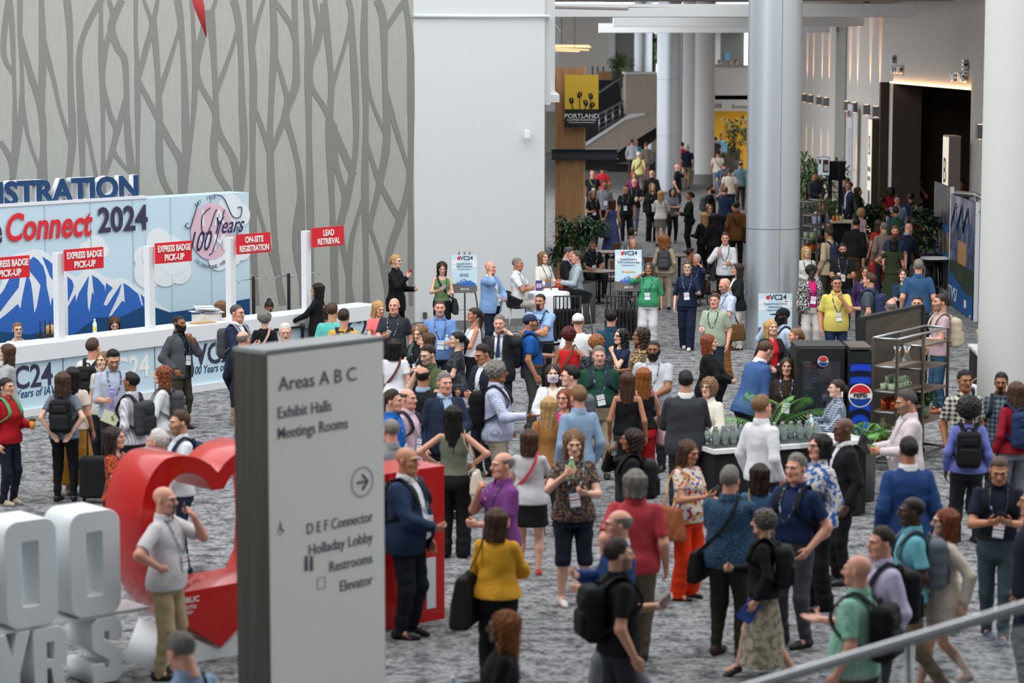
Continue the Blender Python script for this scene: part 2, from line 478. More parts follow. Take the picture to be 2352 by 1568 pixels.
class Prof:
 def __init__(s, sex, h, w, extra=0.0, loose=0.0, flare=None):
  P = PROF[sex]; g = np.exp(-np.linspace(-2, 2, 15) ** 2); g /= g.sum()
  a, b, c = (np.convolve(np.pad(np.interp(ZT, P[:, 0], P[:, i]), 7, mode='edge'), g, 'valid') for i in (1, 2, 3))
  belly = np.exp(-((ZT - .59) / .085) ** 2); up = np.clip((ZT - .79) / .05, 0, 1)
  k = w - 1
  a = a * (1 + k * (.55 + .75 * belly) * (1 - .75 * up)); b = b * (1 + k * (.6 + 1.5 * belly) * (1 - .75 * up)); c = c - .055 * k * belly
  extra = extra * (1 - .62 * np.clip((ZT - .795) / .035, 0, 1)); s.z = ZT * h; s.a = a * h + extra; s.b = b * h + extra; s.c = c * h
  if loose:                                              # hangs straight from the chest
   i = np.searchsorted(ZT, .72)
   s.a[:i] = np.maximum(s.a[:i], s.a[i] * (1 - .25 * (1 - loose))); s.b[:i] = np.maximum(s.b[:i], s.b[i] * (.80 + .2 * loose))
  if flare:                                              # (z0, z1, widening) for skirts
   s.z = np.concatenate([np.linspace(flare[1] * h, .40 * h, 30)[:-1], s.z])
   i = np.searchsorted(ZT, .50); t = np.clip((.50 * h - s.z) / ((.50 - flare[1]) * h), 0, 1)
   ga = np.concatenate([np.full(29, s.a[i]), s.a]); gb = np.concatenate([np.full(29, s.b[i]), s.b])
   s.c = np.concatenate([np.full(29, s.c[i]), s.c])
   s.a = np.where(t > 0, s.a[i] + t * flare[2] * h, ga); s.b = np.where(t > 0, s.b[i] + t * flare[2] * h * .8, gb)
 def at(s, z):
  return np.interp(z, s.z, s.a), np.interp(z, s.z, s.b), np.interp(z, s.z, s.c)
 def f(s, X, Y, Z):
  a, b, c = (v.astype(np.float32) for v in s.at(Z))
  r = np.sqrt((X / a) ** 2 + ((Y - c) / b) ** 2) + 1e-6
  g = np.sqrt((X / a ** 2) ** 2 + ((Y - c) / b ** 2) ** 2) + 1e-6
  return r * (r - 1) / g
 def front(s, x, z, off):
  a, b, c = s.at(z); return c - b * math.sqrt(max(0, 1 - min(.98, abs(x) / a) ** 2)) - off
ARMS = {
 'd': ((.140, -.025, .495), (.35, 1, 0), 'relax', (-1, -.2, 0)), 'w': ((.135, -.11, .52), (.3, 1, -.2), 'relax', (-1, 0, 0)),
 'v': ((.135, .085, .515), (.3, 1, 0), 'relax', (-1, 0, 0)), 'h': ((.118, -.030, .605), (1, .35, -.1), 'relax', (-1, 0, -.3)),
 'p': ((.120, -.050, .535), (.7, 1, 0), 'relax', (-1, 0, 0)), 'c': ((.030, -.150, .600), (1, .5, -.3), 'grip', (-.6, .4, .6)),
 'f': ((.055, -.185, .675), (.7, .3, -1), 'hold', (-.55, .25, .7)), 'F': ((.060, -.170, .775), (.8, .1, -1), 'hold', (-.4, .8, .2)),
 'e': ((.082, -.050, .868), (.8, -.35, -1), 'hold', (-.9, .3, 0)), 'm': ((.040, -.125, .850), (.7, -.1, -1), 'hold', (-.5, .9, 0)),
 'k': ((.020, -.115, .800), (.6, -.1, -1), 'fist', (-.3, 1, .2)), 'x': ((-.055, -.130, .660), (1, -.05, -.45), 'relax', (0, 1, 0)),
 'o': ((.130, -.205, .660), (.4, .6, -1), 'open', (-.5, 0, 1)), 'u': ((.250, -.05, 1.00), (.6, .4, -.4), 'open', (0, -1, 0)),
 's': ((.080, -.115, .750), (.9, .2, -1), 'fist', (-.3, 1, 0)), 'b': ((.085, -.180, .635), (.4, .7, -1), 'grip', (-1, 0, .2)),
 'r': ((.100, -.240, .600), (.5, .6, -1), 'relax', (-.2, .1, -1)), 'y': ((.070, .10, .535), (1, .3, 0), 'relax', (0, 1, 0)),
 'D': ((.045, -.115, .520), (1, .3, 0), 'relax', (-.3, 1, 0)), 'H': ((.150, -.05, .930), (1, .1, -.2), 'relax', (-1, .3, 0)),
}
def ik(S, T, pole, l1, l2):
 d = T - S; L = np.linalg.norm(d); L2 = min(L, (l1 + l2) * .995); u = d / L; T = S + u * L2
 a = (l1 * l1 - l2 * l2 + L2 * L2) / (2 * L2); hh = math.sqrt(max(l1 * l1 - a * a, 0))
 p = pole - u * (pole @ u); p /= (np.linalg.norm(p) + 1e-9)
 return S + u * a + p * hh, T
def basis(z, x):
 z = z / np.linalg.norm(z); x = x - z * (x @ z); n = np.linalg.norm(x)
 x = x / n if n > 1e-4 else np.array([z[1], -z[0], 0]); y = np.cross(z, x); return np.stack([x, y, z], 1)
def rx(a): c, s = math.cos(a), math.sin(a); return np.array([[1, 0, 0], [0, c, -s], [0, s, c]])
def ry(a): c, s = math.cos(a), math.sin(a); return np.array([[c, 0, s], [0, 1, 0], [-s, 0, c]])
def rz(a): c, s = math.cos(a), math.sin(a); return np.array([[c, -s, 0], [s, c, 0], [0, 0, 1]])
SKIN = {'a': '#e3b79f', 'b': '#d3a085', 'c': '#bd8566', 'd': '#96633f', 'e': '#5f3c29', 'f': '#432a1f', 'r': '#dba08a'}
HCOL = {'k': '#15110f', 'b': '#2f2019', 'n': '#4b3425', 'l': '#7a5a3c', 'y': '#b8945f', 'g': '#77726c', 'w': '#cfcac3', 'r': '#7d3f22', 's': '#48423d', 'm': '#4d0f16', 'o': '#8c5526'}
def m_skin(t):
 def fn(q):
  co = q.coord(); nz = q.noise(co, 9, 3); mx = q.n('ShaderNodeMixRGB', blend_type='MULTIPLY'); mx.inputs[0].default_value = .35
  mx.inputs[1].default_value = (*rgb(SKIN[t]), 1); q.l(q.ramp(nz.outputs[0], [(.3, '#e8cfc8'), (.7, '#ffffff')]), mx.inputs[2]); q.l(mx.outputs[0], q.b.inputs[0])
  q.b.inputs['Subsurface Weight'].default_value = .06; q.b.inputs['Subsurface Radius'].default_value = (.01, .004, .002)
 return mat('skin_' + t, SKIN[t], .48, fn=fn)
def m_lip(t):
 c = np.array(rgb(SKIN[t])); return mat('lip_' + t, tuple(c * np.array([.72, .42, .42])), .4)
def m_hair(c):
 def fn(q):
  co = q.coord((1, 1, .12)); nz = q.noise(co, 130, 4, .7); a = np.array(rgb(HCOL[c]))
  x = q.n('ShaderNodeValToRGB'); e = x.color_ramp.elements; e[0].position = .32; e[0].color = (*(a * .55), 1); e[1].position = .7; e[1].color = (*np.minimum(a * 1.5, 1), 1)
  q.l(nz.outputs[0], x.inputs[0]); q.l(x.outputs[0], q.b.inputs[0]); q.bump(nz.outputs[0], .5, .006)
 return mat('hair_' + c, HCOL[c], .5, spec=.35, fn=fn)
def m_stubble(c, t):
 a, b = np.array(rgb(HCOL[c])), np.array(rgb(SKIN[t])); return mat('stubble_%s_%s' % (c, t), tuple(a * .55 + b * .45), .6)
def m_cloth(spec):
 """'#hex' plain, or '#hex/#hex2/pattern'"""
 p = spec.split('/'); key = 'cloth_' + spec.replace('#', '').replace('/', '_')
 if key in MATS: return MATS[key]
 def fn(q):
  co = q.coord(); base = None
  weave = q.noise(q.coord((1, 1, 1)), 14, 4, .6)
  if len(p) == 3:
   c1, c2, pt = p
   if pt in ('check', 'plaid', 'stripe', 'hstripe'):
    f = {'check': 70, 'plaid': 34, 'stripe': 60, 'hstripe': 40}[pt]
    st = []
    for ax in 'XZ':
     w = q.n('ShaderNodeTexWave', wave_type='BANDS', bands_direction=ax); w.inputs['Scale'].default_value = f / 6.2832; w.inputs['Distortion'].default_value = .3; q.l(co, w.inputs['Vector'])
     rp_ = q.n('ShaderNodeValToRGB'); e = rp_.color_ramp.elements; lo_ = .62 if pt != 'plaid' else .42; e[0].position = lo_; e[1].position = lo_ + .16; q.l(w.outputs['Fac'], rp_.inputs[0]); st.append(rp_.outputs[0])
    if pt == 'stripe': fac = st[0]
    elif pt == 'hstripe': fac = st[1]
    else:
     mm = q.n('ShaderNodeMath', operation='ADD'); q.l(st[0], mm.inputs[0]); q.l(st[1], mm.inputs[1]); hh = q.n('ShaderNodeMath', operation='MULTIPLY'); q.l(mm.outputs[0], hh.inputs[0]); hh.inputs[1].default_value = .5; fac = hh.outputs[0]
    base = q.ramp(fac, [(.0, c1), (1.0 if pt != 'check' else .55, c2)])
   else:
    sc = {'floral': 38, 'speck': 75, 'blotch': 17, 'dots': 46, 'multi': 17}[pt]
    if pt == 'multi':
     v = q.n('ShaderNodeTexVoronoi'); v.inputs['Scale'].default_value = 34; q.l(co, v.inputs['Vector'])
     sp = q.n('ShaderNodeSeparateColor'); q.l(v.outputs['Color'], sp.inputs[0])
     base = q.ramp(sp.outputs[0], [(0, c1), (.30, '#c02a2a'), (.42, c1), (.55, '#2f5fa8'), (.63, c1), (.72, c2), (.82, '#d9b52e'), (.9, c1)], 'CONSTANT')
    elif pt == 'dots':
     v = q.n('ShaderNodeTexVoronoi'); v.inputs['Scale'].default_value = sc; q.l(co, v.inputs['Vector']); v.inputs['Randomness'].default_value = .4
     base = q.ramp(v.outputs['Distance'], [(.18, c2), (.24, c1)])
    else:
     nz = q.noise(co, sc, 3, .55); base = q.ramp(nz.outputs[0], [(.50, c1), (.545, c2)])
   mx = q.n('ShaderNodeMixRGB', blend_type='MULTIPLY'); mx.inputs[0].default_value = .3; q.l(base, mx.inputs[1])
  else:
   mx = q.n('ShaderNodeMixRGB', blend_type='MULTIPLY'); mx.inputs[0].default_value = .3; mx.inputs[1].default_value = (*rgb(p[0]), 1)
  q.l(q.ramp(weave.outputs[0], [(.3, '#c4c4c4'), (.7, '#ffffff')]), mx.inputs[2]); q.l(mx.outputs[0], q.b.inputs[0])
  q.bump(q.noise(co, 24, 3, .5).outputs[0], .35, .02)
 return mat(key, p[0], .82, spec=.25, fn=fn)
DARK = mat('near_black', '#141416', .55); EYEW = mat('eye_white', '#a9a098', .4); EYED = mat('eye_iris', '#1c1410', .25)
LANY = mat('lanyard_weave', '#26385a', .7, fn=lambda q: q.l(q.ramp(q.noise(q.coord(), 30, 1).outputs[0], [(.56, '#1d2c49'), (.62, '#b9c2d0')]), q.b.inputs[0]))
def _badge(q):
 tc = q.n('ShaderNodeTexCoord'); sp = q.n('ShaderNodeSeparateXYZ'); q.l(tc.outputs['Generated'], sp.inputs[0])
 c = q.ramp(sp.outputs[2], [(0, '#bcd9ec'), (.10, '#f3f5f7'), (.30, '#8a93a0'), (.34, '#f3f5f7'), (.48, '#5d6674'), (.58, '#f3f5f7'), (.72, '#d3756f'), (.80, '#f3f5f7'), (.86, '#b6daef')], 'CONSTANT')
 q.l(c, q.b.inputs[0])
BADGE = mat('badge_card', '#f2f4f6', .45, fn=_badge)
BADGE_ME = None
def badge_mesh():
 global BADGE_ME
 if BADGE_ME is None:
  o = MB().box((0, 0, 0), (.105, .004, .145), bevel=.002).build('badge', BADGE); BADGE_ME = o.data; bpy.data.objects.remove(o)
 return BADGE_ME
def shared(name, me, mats, parent=None, M=None):
 o = bpy.data.objects.new(name, me); COL.objects.link(o)
 for i, m in enumerate(mats): o.material_slots[i].link = 'OBJECT'; o.material_slots[i].material = m
 if parent is not None: o.parent = parent
 if M is not None: o.matrix_local = M
 return o
def M4(R, t, s=1.0):
 m = Matrix([[*(R[i] * s), t[i]] for i in range(3)] + [[0, 0, 0, 1]]); return m
def wrinkle(rng, amp):
 P = [(rng.uniform(-1, 1, 3) * (26, 22, 34), rng.uniform(0, 6.28)) for _ in range(4)]
 def f(X, Y, Z):
  t = 0
  for k, ph in P: t = t + np.sin(X * k[0] + Y * k[1] + Z * k[2] + ph + 1.5 * np.sin(Z * 11 + ph))
  return t * (amp / 3)
 return f
NPERS = [0]
def person(x, yh, face, label, sex='m', h=None, w=1.0, skin='b', hair='short', hc='n', top='polo', c='#222', c2='#eee', bot='p', bc='#1c1e26', sh='#1a1a1c', shk='shoe',
           A='dd', legs='stand', lean=0, hy=0, hp=0, feet=None, d=None, badge=1, glasses=0, beard=None, cap=None, hem=None, hold=None, bag=None, belt=None, sit=None, xb=None, tie=None,
           side=0, tilt=0, z0=0.0, group=None, seat=None):
 """one standing, walking or seated figure whose head top shows at (x, yh); face: 0 to the camera, 90 to the photo's right"""
 NPERS[0] += 1; rng = np.random.default_rng(1000 + NPERS[0])
 h = h or (1.78 if sex == 'm' else 1.66)
 dz = 0.0
 if sit is not None and sit != 'auto': dz = (sit + .055 * h) - .52 * h          # the pelvis rests on the seat
 hh = h + dz + z0
 r = ray(x, yh)
 if sit == 'auto':
  sit = atd(x, yh, d)[2] - h + .465 * h; dz = (sit + .055 * h) - .52 * h; hh = h + dz
 if feet is not None:
  d = gd(feet); P = atd(x, yh, d); h = P[2]; hh = h
 elif d is None:
  t = (hh - CAMH) / r[2]; d = r[1] * t
 P = atd(x, yh, d)
 if sit is None and feet is None: h = P[2] - z0
 px, py = P[0], P[1]
 if lean:                                                     # the head is ahead of the hips
  a = math.radians(face); off = math.sin(math.radians(lean)) * .45 * h
  px -= math.sin(a) * off; py += math.cos(a) * off; h = h / (1 - .48 * (1 - math.cos(math.radians(lean))))
 k = FPX / d
 near = k > 118
 vb, vc, vh, vf = (.014, .0125, .0058, .0062) if near else (.020, .018, .009, .010)
 sexp = PROF[sex]
 hs = h / 1.78
 sw = (.099 if sex == 'm' else .086) * h * (1 + .25 * (w - 1)); zs = .792 * h
 fat = 1 + .6 * (w - 1)
 ru, rf, rw = ((.0295, .0265, .0165) if sex == 'm' else (.0250, .0215, .0135))
 ru, rf, rw = ru * h * fat, rf * h * (1 + .4 * (w - 1)), rw * h
 PF = Prof(sex, h, w)
 arms = []
 for s, key in ((-1, A[0]), (1, A[1])):                       # A[0] is the person's right arm
  t, pole, hp_, palm = ARMS[key]
  S = np.array([s * sw, .010 * h, zs])
  T = np.array([s * t[0] * h * (1 + .6 * (w - 1) if t[0] > .09 else 1), t[1] * h, t[2] * h])
  if t[1] < -.1: T[1] -= max(0, w - 1) * .10 * h
  if key == 'd': T[0] = s * max(abs(T[0]), PF.at(.5 * h)[0] + .045)
  E, W = ik(S, T, np.array([s * pole[0], pole[1], pole[2]]), .172 * h, .150 * h)
  arms.append((s, S, E, W, hp_, np.array([s * palm[0], palm[1], palm[2]])))
 RU = rx(math.radians(lean)) @ ry(math.radians(side))
 piv = np.array([0, 0, .50 * h]); shift = np.array([0, 0, dz])
 def TU(V): return (V - piv) @ RU.T + piv + shift
 hipx = .050 * h * (1 + .25 * (w - 1)); hips, knees, ankles, fyaw = [], [], [], []
 for s in (-1, 1):
  Hp = np.array([s * hipx, .004 * h, .495 * h + dz])
  if sit is not None:
   Kz = sit + .045 * h
   ank = np.array([s * .075 * h, -.235 * h, max(.045 * h, Kz - .245 * h)])
   K, An = ik(Hp, ank, np.array([s * .25, -1, .6]), .235 * h, .240 * h)
  else:
   st = {'stand': 0.0, 'walk': .15, 'step': .07}[legs]
   y = -st if (s > 0) == (NPERS[0] % 2 == 0) else st * 1.1
   lift = .045 * h if (y > .1) else 0
   ank = np.array([s * hipx * (1.25 if st == 0 else .75), y * h + .012 * h + rng.uniform(-.012, .012) * h, .045 * h + lift])
   K, An = ik(Hp, ank, np.array([s * .12, -1, 0]), .229 * h, .228 * h)
  hips.append(Hp); knees.append(K); ankles.append(An); fyaw.append(math.radians(s * rng.uniform(4, 16)))
 RH = RU @ rz(math.radians(hy)) @ rx(math.radians(hp)) @ ry(math.radians(tilt))
 hscale = .137 * h / .232 * (1.0 if sex == 'm' else .985)
 pivh = np.array([0, .012 * h, .862 * h]); pw = TU(pivh[None])[0]
 hc0 = np.array([0, .003 * h, h - .0685 * h])
 HO = pw + RH @ (hc0 - pivh)
 sleeve = {'tee': .62, 'polo': .72, 'shortshirt': .80, 'tank': 0, 'shirt': 2, 'sweater': 2, 'blazer': 2, 'jacket': 2, 'cardigan': 2, 'hoodie': 2, 'blouse': .55, 'offs': 0, 'roll': 1.15}[top]
 full = sleeve >= 2
 def body_up(X, Y, Z):
  f = PF.f(X, Y, Z) + .014
  f = np.maximum(f, Z - .90 * h); f = np.maximum(f, .47 * h - Z)
  f = smin(f, cone(X, Y, Z, (0, .014 * h, .82 * h), (0, .008 * h, .89 * h), (.031 if sex == 'm' else .0255) * h * (1 + .3 * (w - 1)), (.030 if sex == 'm' else .025) * h * (1 + .2 * (w - 1))), .03)
  for s, S, E, W, _, _ in arms:
   e = .006 if full else 0
   g = smin(cone(X, Y, Z, S, E, ru - e - .004, rf * .94 - e), cone(X, Y, Z, E, W, rf * .98 - e, rw), .02)
   f = smin(f, g, .025)
  return f
 wr = np.array([a[3] for a in arms] + [a[2] for a in arms]); tw = PF.a.max() + .05
 lo = np.minimum(wr.min(0), [-tw, -PF.b.max() - .07, .46 * h]) - .06; hi = np.maximum(wr.max(0), [tw, PF.b.max() + .06, .90 * h]) + .06
 V, F = nets(body_up, lo, hi, vb)
 parts = [(TU(V), F, 0)]
 bare = bot in ('s', 'c', 'S') or shk == 'flat'
 def body_lo(X, Y, Z):
  f = None
  for Hp, K, An in zip(hips, knees, ankles):
   e = 0 if bare else .021; cm = K * .62 + An * .38 + np.array([0, .010 * h, 0])
   g = cone(X, Y, Z, Hp, K, .047 * h * fat - e, .030 * h * fat - e)
   g = smin(g, cone(X, Y, Z, K, cm, .029 * h * fat - e, .031 * h * fat - e), .02)
   g = smin(g, cone(X, Y, Z, cm, An, .030 * h * fat - e, .0185 * h), .02)
   g = smin(g, cone(X, Y, Z, An, An + np.array([0, -.06 * h, -.03 * h]), .018 * h, .016 * h), .015)
   f = g if f is None else np.minimum(f, g)
  return f
 L = np.array(hips + knees + ankles)
 V, F = nets(body_lo, L.min(0) - .14, L.max(0) + .12, vb if bare else .022); parts.append((V, F, 0))
 V, F, M = head_mesh(sex, vh); parts.append(((V * hscale) @ RH.T + HO, F, M))
 hands = []
 for s, S, E, W, pose, palm in arms:
  V, F, _ = hand_mesh(pose, vf); V = V.copy(); F = F.copy()
  fd = (W - E) / np.linalg.norm(W - E)
  if pose in ('hold', 'grip'): fd = fd + .35 * np.array([-s, 0, .3]); fd /= np.linalg.norm(fd)
  B = basis(fd, palm); thumb = -B[:, 1]                    # local -y is the thumb side
  want = np.array([0, -.6, 1.0]) if W[2] > E[2] - .12 * h or pose in ('hold', 'grip', 'open') else np.array([0, -1, 0])
  if thumb @ want < 0: V[:, 1] *= -1; F = F[:, ::-1]
  sc = hs * (1.0 if sex == 'm' else .93)
  hv = (V * sc) @ B.T + W
  parts.append((TU(hv), F, 0)); hands.append((TU((W + fd * .075 * sc)[None])[0] + RU @ (B[:, 0] * .028), RU @ fd, RU @ B[:, 0], RU @ W))
 V, F, M = join(*parts)
 sk = m_skin(skin)
 body = link('person', npmesh('person', V, F, mi=M), [sk, m_lip(skin), EYEW, EYED, m_hair(hc) if hair != 'bald' else m_hair('s')], None, (px, py, z0), math.radians(face))
 tag(body, label.replace(' | ', ' '), 'person', group)
 HM = M4(RH, HO, hscale)
 if hair != 'bald': shared('hair', hair_mesh(hair, .0062 if near else .010), [m_hair(hc)], body, HM)
 if beard == 'mask': shared('face_mask', beard_mesh('mask', vh), [m_cloth('#d6cddb')], body, HM)
 elif beard: shared('beard', beard_mesh(beard.split('/')[0], vh), [m_stubble(beard.split('/')[1] if '/' in beard else hc, skin) if 'short' in beard else m_hair(beard.split('/')[1] if '/' in beard else hc)], body, HM)
 if cap: shared('cap', cap_mesh(vh), [m_cloth(cap)], body, HM)
 if glasses and k > 70: shared('glasses', glasses_mesh(), [DARK], body, HM)
 amp = .0065 if near else .005
 wk = wrinkle(rng, amp)
 def sleeves(f, X, Y, Z, e, cut):
  for s, S, E, W, _, _ in arms:
   if cut <= 0: continue
   es = min(e, .022); g = cone(X, Y, Z, S, E, ru + es * .8, rf + es)
   ax = (E - S) / np.linalg.norm(E - S)
   if cut < 1:
    q = S + ax * (.172 * h * cut); g = np.maximum(g, (X - q[0]) * ax[0] + (Y - q[1]) * ax[1] + (Z - q[2]) * ax[2])
   else:
    b = (W - E) / np.linalg.norm(W - E); q = E + b * (.150 * h * min(1, cut - 1 + (0 if cut < 2 else .0)) * (.97))
    g2 = np.maximum(cone(X, Y, Z, E, W, rf + es, rw + es * 1.05), (X - q[0]) * b[0] + (Y - q[1]) * b[1] + (Z - q[2]) * b[2])
    g = smin(g, g2, .02)
   f = smin(f, g, .016)
  return f
 def garment(name, e, hemz, neck, cut, m, loose, low=None, openw=None, collar=False, shellt=None, parent=body, flare=None, vee=0.0, vox=vc, yoke=1):
  G = Prof(sex, h, w, e, loose, flare)
  if (hemz < .535 if low is None else low):
   q = np.clip((.66 * h - G.z) / (.12 * h), 0, 1) * .018; G.a = G.a + q; G.b = G.b + q
  def fn(X, Y, Z):
   f = G.f(X, Y, Z)
   f = np.maximum(f, Z - .865 * h)
   f = sleeves(f, X, Y, Z, e, cut)
   f = f + wk(X, Y, Z) * np.clip((.80 * h - Z) / (.1 * h), .3, 1)
   f = np.maximum(f, hemz * h - Z)
   r2 = np.sqrt(X ** 2 + ((Y - .008 * h) * .9) ** 2)
   nk = np.minimum((Z - neck * h), (.050 * h - r2) * -1 + 0) if yoke else Z - neck * h
   f = np.maximum(f, Z - neck * h + np.where(Y < 0, .018 * h, 0) * np.clip(1 - np.abs(X) / (.05 * h), 0, 1))
   if vee: f = np.maximum(f, np.where(Y < .0, (vee * h - np.abs(X)) * .7 - (neck * h - Z) * .32, -1))
   if shellt:
    inner = G.f(X, Y, Z) + shellt
    f = np.maximum(f, -np.where(Z < .80 * h, np.maximum(inner, Y - .10 * h), inner))
   if openw is not None:
    ow, vt = openw                                   # half opening at the hem, V neck opening at the collar
    t = np.clip((Z / h - .60) / .22, 0, 1); half = (ow + (vt - ow) * t ** 1.3) * h
    cut2 = np.maximum(Y - .02 * h, np.abs(X) - half)
    lap = np.clip(1 - np.abs(np.abs(X) - half - .018) / .022, 0, 1) * np.clip((Z / h - .62) * 12, 0, 1) * (Y < 0)
    f = np.maximum(f - .007 * lap, -cut2)
   if collar:
    cr = np.sqrt(X ** 2 + (Y - .010 * h) ** 2); band = np.abs(cr - (.044 if sex == 'm' else .038) * h * (1 + .25 * (w - 1)) - .22 * (.858 * h - Z)) - .0075
    band = np.maximum(band, np.abs(Z - .848 * h) - .020 * h); band = np.maximum(band, -(np.maximum(np.abs(X) - .012 * h - np.maximum(0, (Z - .835 * h)) * .8, Y)))
    f = np.minimum(f, band)
   return f
  l2 = lo - .02 - e; h2 = hi + .02 + e; l2[2] = min(hemz * h - .02, l2[2]); h2[2] = .885 * h
  if flare: l2[:2] -= flare[2] * h; h2[:2] += flare[2] * h
  V, F = nets(fn, l2, h2, vox)
  return link(name, npmesh(name, TU(V), F), m, parent)
 tuck = hem if hem is not None else {'tee': .49, 'polo': .555 if belt else .49, 'shortshirt': .475, 'tank': .54, 'shirt': .565 if belt else .48, 'sweater': .50, 'blazer': .455, 'jacket': .49, 'cardigan': .46, 'hoodie': .48, 'blouse': .52, 'offs': .53, 'roll': .565 if belt else .49}[top]
 mt = m_cloth(c)
 lo_off = .016
 slim = .15 if sex == 'f' else .45
 if top in ('blazer', 'cardigan'):
  garment('shirt', .004, .53, .856 if top == 'blazer' else .835, 0, m_cloth(c2), .2, collar=top == 'blazer', vee=.0 if top == 'blazer' else .02)
  garment('jacket' if top == 'blazer' else 'cardigan', .034, tuck, .852, 2, mt, .6, openw=(.035, .034) if top == 'blazer' else (.045, .04), shellt=.026)
  lo_off = .020
 elif top == 'offs':
  garment('blouse', .014, tuck, .775, 0, mt, .2, yoke=0)
  lo_off = .02
 else:
  nm = {'tee': 't_shirt', 'polo': 'polo_shirt', 'shortshirt': 'shirt', 'tank': 'top', 'shirt': 'shirt', 'sweater': 'sweater', 'jacket': 'jacket', 'hoodie': 'hoodie', 'blouse': 'blouse', 'roll': 'shirt'}[top]
  e = {'tank': .008, 'tee': .012, 'polo': .014, 'sweater': .018, 'jacket': .026, 'hoodie': .028, 'blouse': .016}.get(top, .015)
  garment(nm, e, tuck, {'tank': .80, 'tee': .838, 'sweater': .842, 'blouse': .828}.get(top, .855), sleeve, mt, slim if not belt else .1, collar=top in ('polo', 'shortshirt', 'shirt', 'jacket', 'hoodie', 'roll'), vee=.014 if top in ('blouse', 'tank') else 0)
  lo_off = e + .008
 mb = m_cloth(bc)
 def waistf(X, Y, Z, e):
  W = Prof(sex, h, w, e); return W
 Lmin, Lmax = L.min(0) - .17, L.max(0) + .15; Lmax[2] = max(Lmax[2], .60 * h + dz); Lmin[2] = .0
 if bot in ('p', 'w', 'c', 'j'):
  e = {'p': .014, 'j': .011, 'w': .020, 'c': .014}[bot]; ra = {'p': .030, 'j': .024, 'w': .050, 'c': .034}[bot] * h
  WP = Prof(sex, h, w, .006)
  def fn(X, Y, Z):
   f = None
   for Hp, K, An in zip(hips, knees, ankles):
    g = smin(cone(X, Y, Z, Hp, K, .050 * h * fat + e * .6, .033 * h * fat + e + (.012 if bot == 'w' else 0)), cone(X, Y, Z, K, An + (0, .004, -.028), .033 * h * fat + e + (.012 if bot == 'w' else 0), ra), .025)
    f = g if f is None else smin(f, g, .012)
   u = np.maximum(WP.f(X, Y, Z - dz), np.maximum(Z - dz - .575 * h, .455 * h + dz - Z))
   f = smin(f, u, .03) + wk(X, Y, Z) * .9 + .004 * np.sin(Z * 62 + X * 9) * np.clip(1 - np.abs(Z - .12 * h) / (.14 * h), 0, 1)
   f = np.maximum(f, Z - dz - .578 * h)
   if bot == 'c': f = np.maximum(f, .235 * h - Z)
   return np.maximum(f, .018 - Z)
  V, F = nets(fn, Lmin, Lmax, vc); link('trousers', npmesh('trousers', V, F), mb, body)
 elif bot in ('s', 'S'):
  z1, fl = (.34, .012) if bot == 's' else (.10, .075)
  G = Prof(sex, h, w, .012, flare=(.5, z1, fl))
  def fn(X, Y, Z):
   Xf = X * (1 + .03 * np.sin(np.arctan2(X, Y) * 9 + Z * 3))
   f = G.f(Xf, Y, Z) + wk(X, Y, Z) * .7
   return np.maximum(f, np.maximum(Z - .575 * h, z1 * h - Z))
  V, F = nets(fn, (-.42, -.40, z1 * h - .03), (.42, .40, .60 * h), vc); link('skirt', npmesh('skirt', V, F), mb, body)
 if belt:
  a, b, cy = PF.at(.572 * h); n = 28
  Vb = [(math.cos(t) * (a + .016), cy + math.sin(t) * (b + .016), .572 * h + dz + zz) for zz in (-.018, .018) for t in np.linspace(0, 2 * PI, n, endpoint=False)]
  link('belt', npmesh('belt', Vb, [(i, (i + 1) % n, n + (i + 1) % n, n + i) for i in range(n)]), mat('leather_' + belt.strip('#'), belt, .45), body)
 if sit is not None or True:
  for s, An, fy in zip((-1, 1), ankles, fyaw):
   up = An[2] - .045 * h
   shared('shoe', shoe_mesh(shk), [mat('shoe_' + sh.strip('#'), sh, .45), mat('sole_' + ('w' if sh[1] in 'cdef' or shk == 'sneaker' else 'k'), '#e4e1da' if sh[1] in 'cdef' or shk == 'sneaker' else '#101010', .6)], body,
                   M4(rz(-fy * s * s) if up < .02 else rx(math.radians(28)), (An[0], An[1] - .004 * h, up), hs * (1.02 if sex == 'm' else .92)))
 if badge and k > 62 and top not in ('offs',):
  G = Prof(sex, h, w, .0, slim if top not in ('blazer', 'cardigan') else .2)
  off = lo_off + .010; pts = []
  zb = .66 * h
  for s in (-1, 1):
   row = []
   for t in np.linspace(0, 1, 9):
    zz = .850 * h + (zb - .850 * h) * t; xx = s * ((.044 + .010 * math.sin(t * 2.6)) * h * (1 - t ** 2.2) + .012 * t)
    row.append((xx, G.front(xx, zz, off) if t > .12 else min(G.front(xx, zz, off), -.012 * h) * (t / .12) + .02 * (1 - t / .12), zz))
   pts.append(row)
  Vl, Fl = [], []
  for row in pts:
   b0 = len(Vl)
   for p in row: Vl += [(p[0] - .008, p[1], p[2]), (p[0] + .008, p[1], p[2])]
   Fl += [(b0 + 2 * i, b0 + 2 * i + 1, b0 + 2 * i + 3, b0 + 2 * i + 2) for i in range(len(row) - 1)]
  lan = link('lanyard', npmesh('lanyard', TU(np.array(Vl)), Fl), LANY, body)
  if badge == 1:
   q = TU(np.array([[0, G.front(0, zb - .08, off + .006), zb - .078]]))[0]
   shared('badge', badge_mesh(), [], lan, M4(RU @ rx(math.radians(-4)) @ ry(math.radians(rng.uniform(-12, 12))), q))
